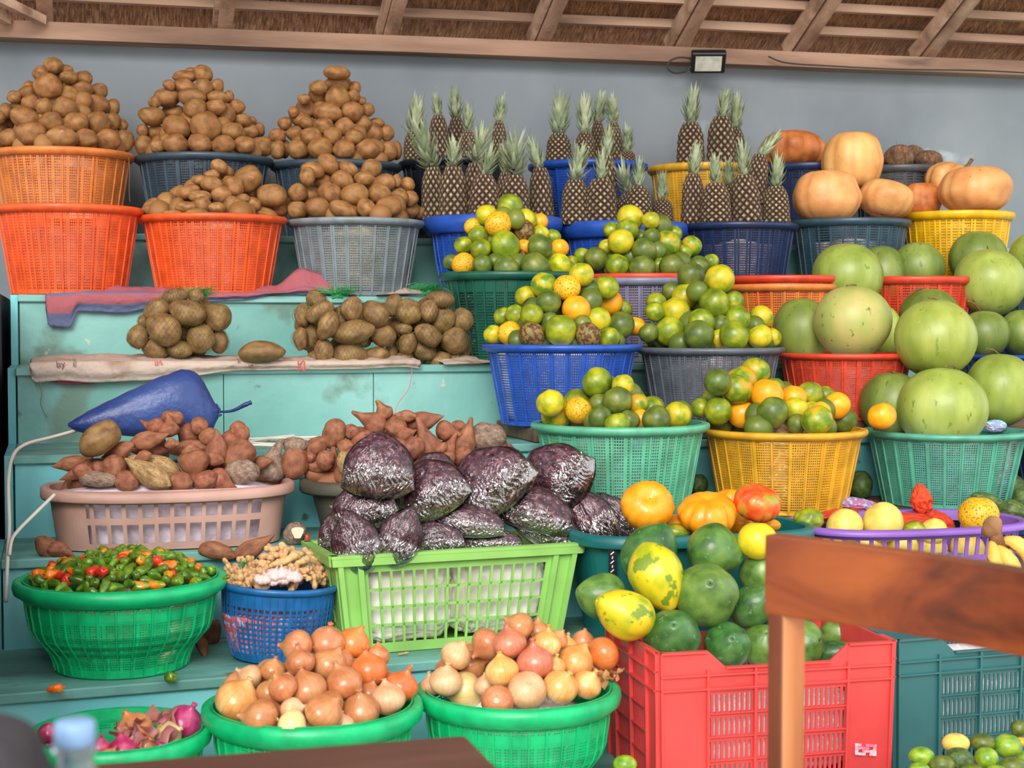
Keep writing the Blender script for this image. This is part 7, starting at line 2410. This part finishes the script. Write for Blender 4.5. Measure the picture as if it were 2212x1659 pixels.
# chair: curved top rail, posts, seat, legs
zrail = CAM_Z - .2455
A = on_z(1668, 1153, zrail); Bp = on_z(2212, 1226, zrail)
dirr = (Bp - A); dirr.z = 0; dl = dirr.length; dirr.normalize()
nrm = Vector((-dirr.y, dirr.x, 0))                     # horizontal normal of the back
if nrm.dot(CF) < 0:
    nrm = -nrm
chair = empty('chair', Vector((A.x, A.y, 0)))
tag(chair, 'varnished red brown wooden chair in the right foreground, seen from behind', 'chair')
def cpart(nm, bm, m, smooth=False):
    o = link(nm, mesh_from(bm, nm, [m], smooth)); o.parent = chair; o.matrix_parent_inverse = Matrix.Translation(-chair.location); return o
CWD = .44
bm = bmesh.new()
n = 20
rg = []
for i in range(n + 1):
    t = i / n
    c = A + dirr * (t * CWD - .002) + nrm * (.030 * sin(pi * t))
    zt_ = zrail - .006 * sin(pi * t * .5) ; zb_ = zrail - .094 + .012 * sin(pi * t) * 0
    rg.append([bm.verts.new((c + nrm * dx).xy.to_3d() + Vector((0, 0, z))) for dx, z in ((-.011, zb_), (-.011, zt_), (.011, zt_), (.011, zb_))])
for i in range(n):
    for j in range(4):
        bm.faces.new((rg[i][j], rg[i][(j + 1) % 4], rg[i + 1][(j + 1) % 4], rg[i + 1][j]))
bm.faces.new(list(reversed(rg[0]))); bm.faces.new(rg[-1])
bmesh.ops.recalc_face_normals(bm, faces=bm.faces)
bevel_all(bm, .0022, 2)
cpart('top_rail', bm, MAH)
def post(u):
    bm = bmesh.new()
    c = A + dirr * u
    R_ = Matrix.Translation((c.x, c.y, 0)) @ Matrix(((dirr.x, nrm.x, 0, 0), (dirr.y, nrm.y, 0, 0), (0, 0, 1, 0), (0, 0, 0, 1)))
    box(bm, (-.0, -.008, 0), (.022, .036, zrail - .092), M=R_)
    bevel_all(bm, .002, 1)
    bm.normal_update()
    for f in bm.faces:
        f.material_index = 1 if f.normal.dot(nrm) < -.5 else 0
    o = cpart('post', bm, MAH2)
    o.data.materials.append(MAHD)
    return o
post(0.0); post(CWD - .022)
bm = bmesh.new()
R_ = Matrix.Translation((A.x, A.y, 0)) @ Matrix(((dirr.x, -nrm.x, 0, 0), (dirr.y, -nrm.y, 0, 0), (0, 0, 1, 0), (0, 0, 0, 1)))
box(bm, (.0, .01, .43), (CWD, .42, .455), M=R_); bevel_all(bm, .005, 2); cpart('seat', bm, MAH)
for u in (0.0, CWD - .035):
    bm = bmesh.new(); box(bm, (u, .375, 0), (u + .035, .41, .43), M=R_); cpart('leg', bm, MAH2)
bm = bmesh.new(); bar(bm, A + dirr * .01 - Vector((0, 0, A.z - .2)), A + dirr * (CWD - .01) - Vector((0, 0, A.z - .2)), .02, .03); cpart('stretcher', bm, MAH2)
# a nail showing in the post
nl = on_y(1738, 1376, A.y + .035)

# table
zt_ = CAM_Z - .45
T0 = on_z(1005, 1586, zt_); T1 = on_z(240, 1646, zt_); T2 = on_z(1050, 1660, zt_)
du = (T1 - T0).normalized(); dv = Vector((-du.y, du.x, 0))
if dv.dot(T2 - T0) < 0:
    dv = -dv
table = empty('table', Vector((T0.x, T0.y, 0)))
tag(table, 'dark brown wooden table in the near foreground at the bottom', 'table')
def tb(u0, u1, v0, v1, z0, z1, nm, m=TAB, bev=.004):
    bm = bmesh.new()
    vs = []
    for z in (z0, z1):
        for u, v in ((u0, v0), (u1, v0), (u1, v1), (u0, v1)):
            vs.append(bm.verts.new(Vector((T0.x, T0.y, z)) + du * u + dv * v))
    for f in ((3, 2, 1, 0), (4, 5, 6, 7), (0, 1, 5, 4), (1, 2, 6, 5), (2, 3, 7, 6), (3, 0, 4, 7)):
        bm.faces.new([vs[i] for i in f])
    bmesh.ops.recalc_face_normals(bm, faces=bm.faces)
    bevel_all(bm, bev, 2)
    o = link(nm, mesh_from(bm, nm, [m], False)); o.parent = table; o.matrix_parent_inverse = Matrix.Translation(-table.location)
tb(0, .95, 0, .85, zt_ - .03, zt_, 'table_top', bev=.006)
for u, v in ((.03, .03), (.86, .03), (.86, .76), (.03, .76)):
    tb(u, u + .055, v, v + .055, 0, zt_ - .03, 'leg')
tb(.06, .88, .04, .06, zt_ - .1, zt_ - .03, 'apron')

# water bottle with a pale blue cap
BOT = bpy.data.materials.new('clear bottle plastic'); BOT.use_nodes = True
pb_ = BOT.node_tree.nodes['Principled BSDF']
pb_.inputs['Base Color'].default_value = (.72, .86, .93, 1); pb_.inputs['Transmission Weight'].default_value = .9; pb_.inputs['Roughness'].default_value = .08; pb_.inputs['IOR'].default_value = 1.3
CAPM = plastic('pale blue cap plastic', (150, 190, 236), trans=.1)
bp = on_y(163, 1560, .93 * 1.0)
dB = 1.0
bpos = CAMP + ray(161, 1556) * dB
hB = bpos.z - zt_
bo = empty('bottle', (bpos.x, bpos.y, zt_)); tag(bo, 'clear water bottle with a pale blue cap, out of focus at bottom left', 'bottle')
s_ = hB / .20
bm = bmesh.new()
lathe(bm, [(.002, .004), (.026, .0), (.031, .006), (.032, .02), (.030, .05), (.032, .07), (.030, .09), (.032, .12), (.030, .138), (.022, .155), (.0125, .168), (.0115, .178), (.0155, .179), (.0155, .182), (.0105, .183), (.0105, .19),
           (.0095, .19), (.0095, .17), (.020, .153), (.028, .137), (.030, .12), (.028, .02), (.002, .008)], 40)
for v in bm.verts:
    v.co *= s_
link('body', mesh_from(bm, 'body', [BOT]), bo)
bm = bmesh.new()
def wob_(a, r, z):
    return (r * (1 + .02 * (1 if int(a / (2 * pi) * 48) % 2 else 0)) if r > .01 else r), z
lathe(bm, [(.001, .2), (.0118, .2), (.0136, .198), (.0140, .184), (.0136, .1835), (.0120, .1835)], 96, wob=wob_)
for v in bm.verts:
    v.co *= s_
link('cap', mesh_from(bm, 'cap', [CAPM]), bo)

# dark soft bag at the lower left corner, on the table
BAGC = mat('black fabric', [(0.3, (34, 32, 36)), (0.7, (62, 58, 62))], scale=8, rough=.8, bump=.3, bscale=90, var=0)
bc = CAMP + ray(20, 1650) * .92
bg = empty('bag', (bc.x, bc.y, zt_)); tag(bg, 'dark fabric bag out of focus in the lower left corner', 'bag')
hG = (CAMP + ray(20, 1538) * .92).z - zt_
bm = bmesh.new(); bmesh.ops.create_icosphere(bm, subdivisions=5, radius=1)
for v in bm.verts:
    c = v.co.copy(); e = Vector([math.copysign(abs(k) ** .6, k) for k in c])
    n_ = 1 + .04 * noise.noise(c * 2.5)
    v.co = Vector((e.x * .075 * n_ - .045, e.y * .045 * n_, hG / 2 + e.z * hG / 2 * n_))
link('bag_body', mesh_from(bm, 'bag_body', [BAGC]), bg)
bm = bmesh.new(); tube(bm, smooth_path([(-.07, -.02, hG * .9), (-.03, -.055, hG * .8), (.0, -.06, hG * .5), (.02, -.045, hG * .2)], 5), .006, 8)
link('strap', mesh_from(bm, 'strap', [BAGC]), bg)
for o in (bg,):
    o.rotation_euler = (0, 0, radians(-12))
bpy.context.view_layer.update()
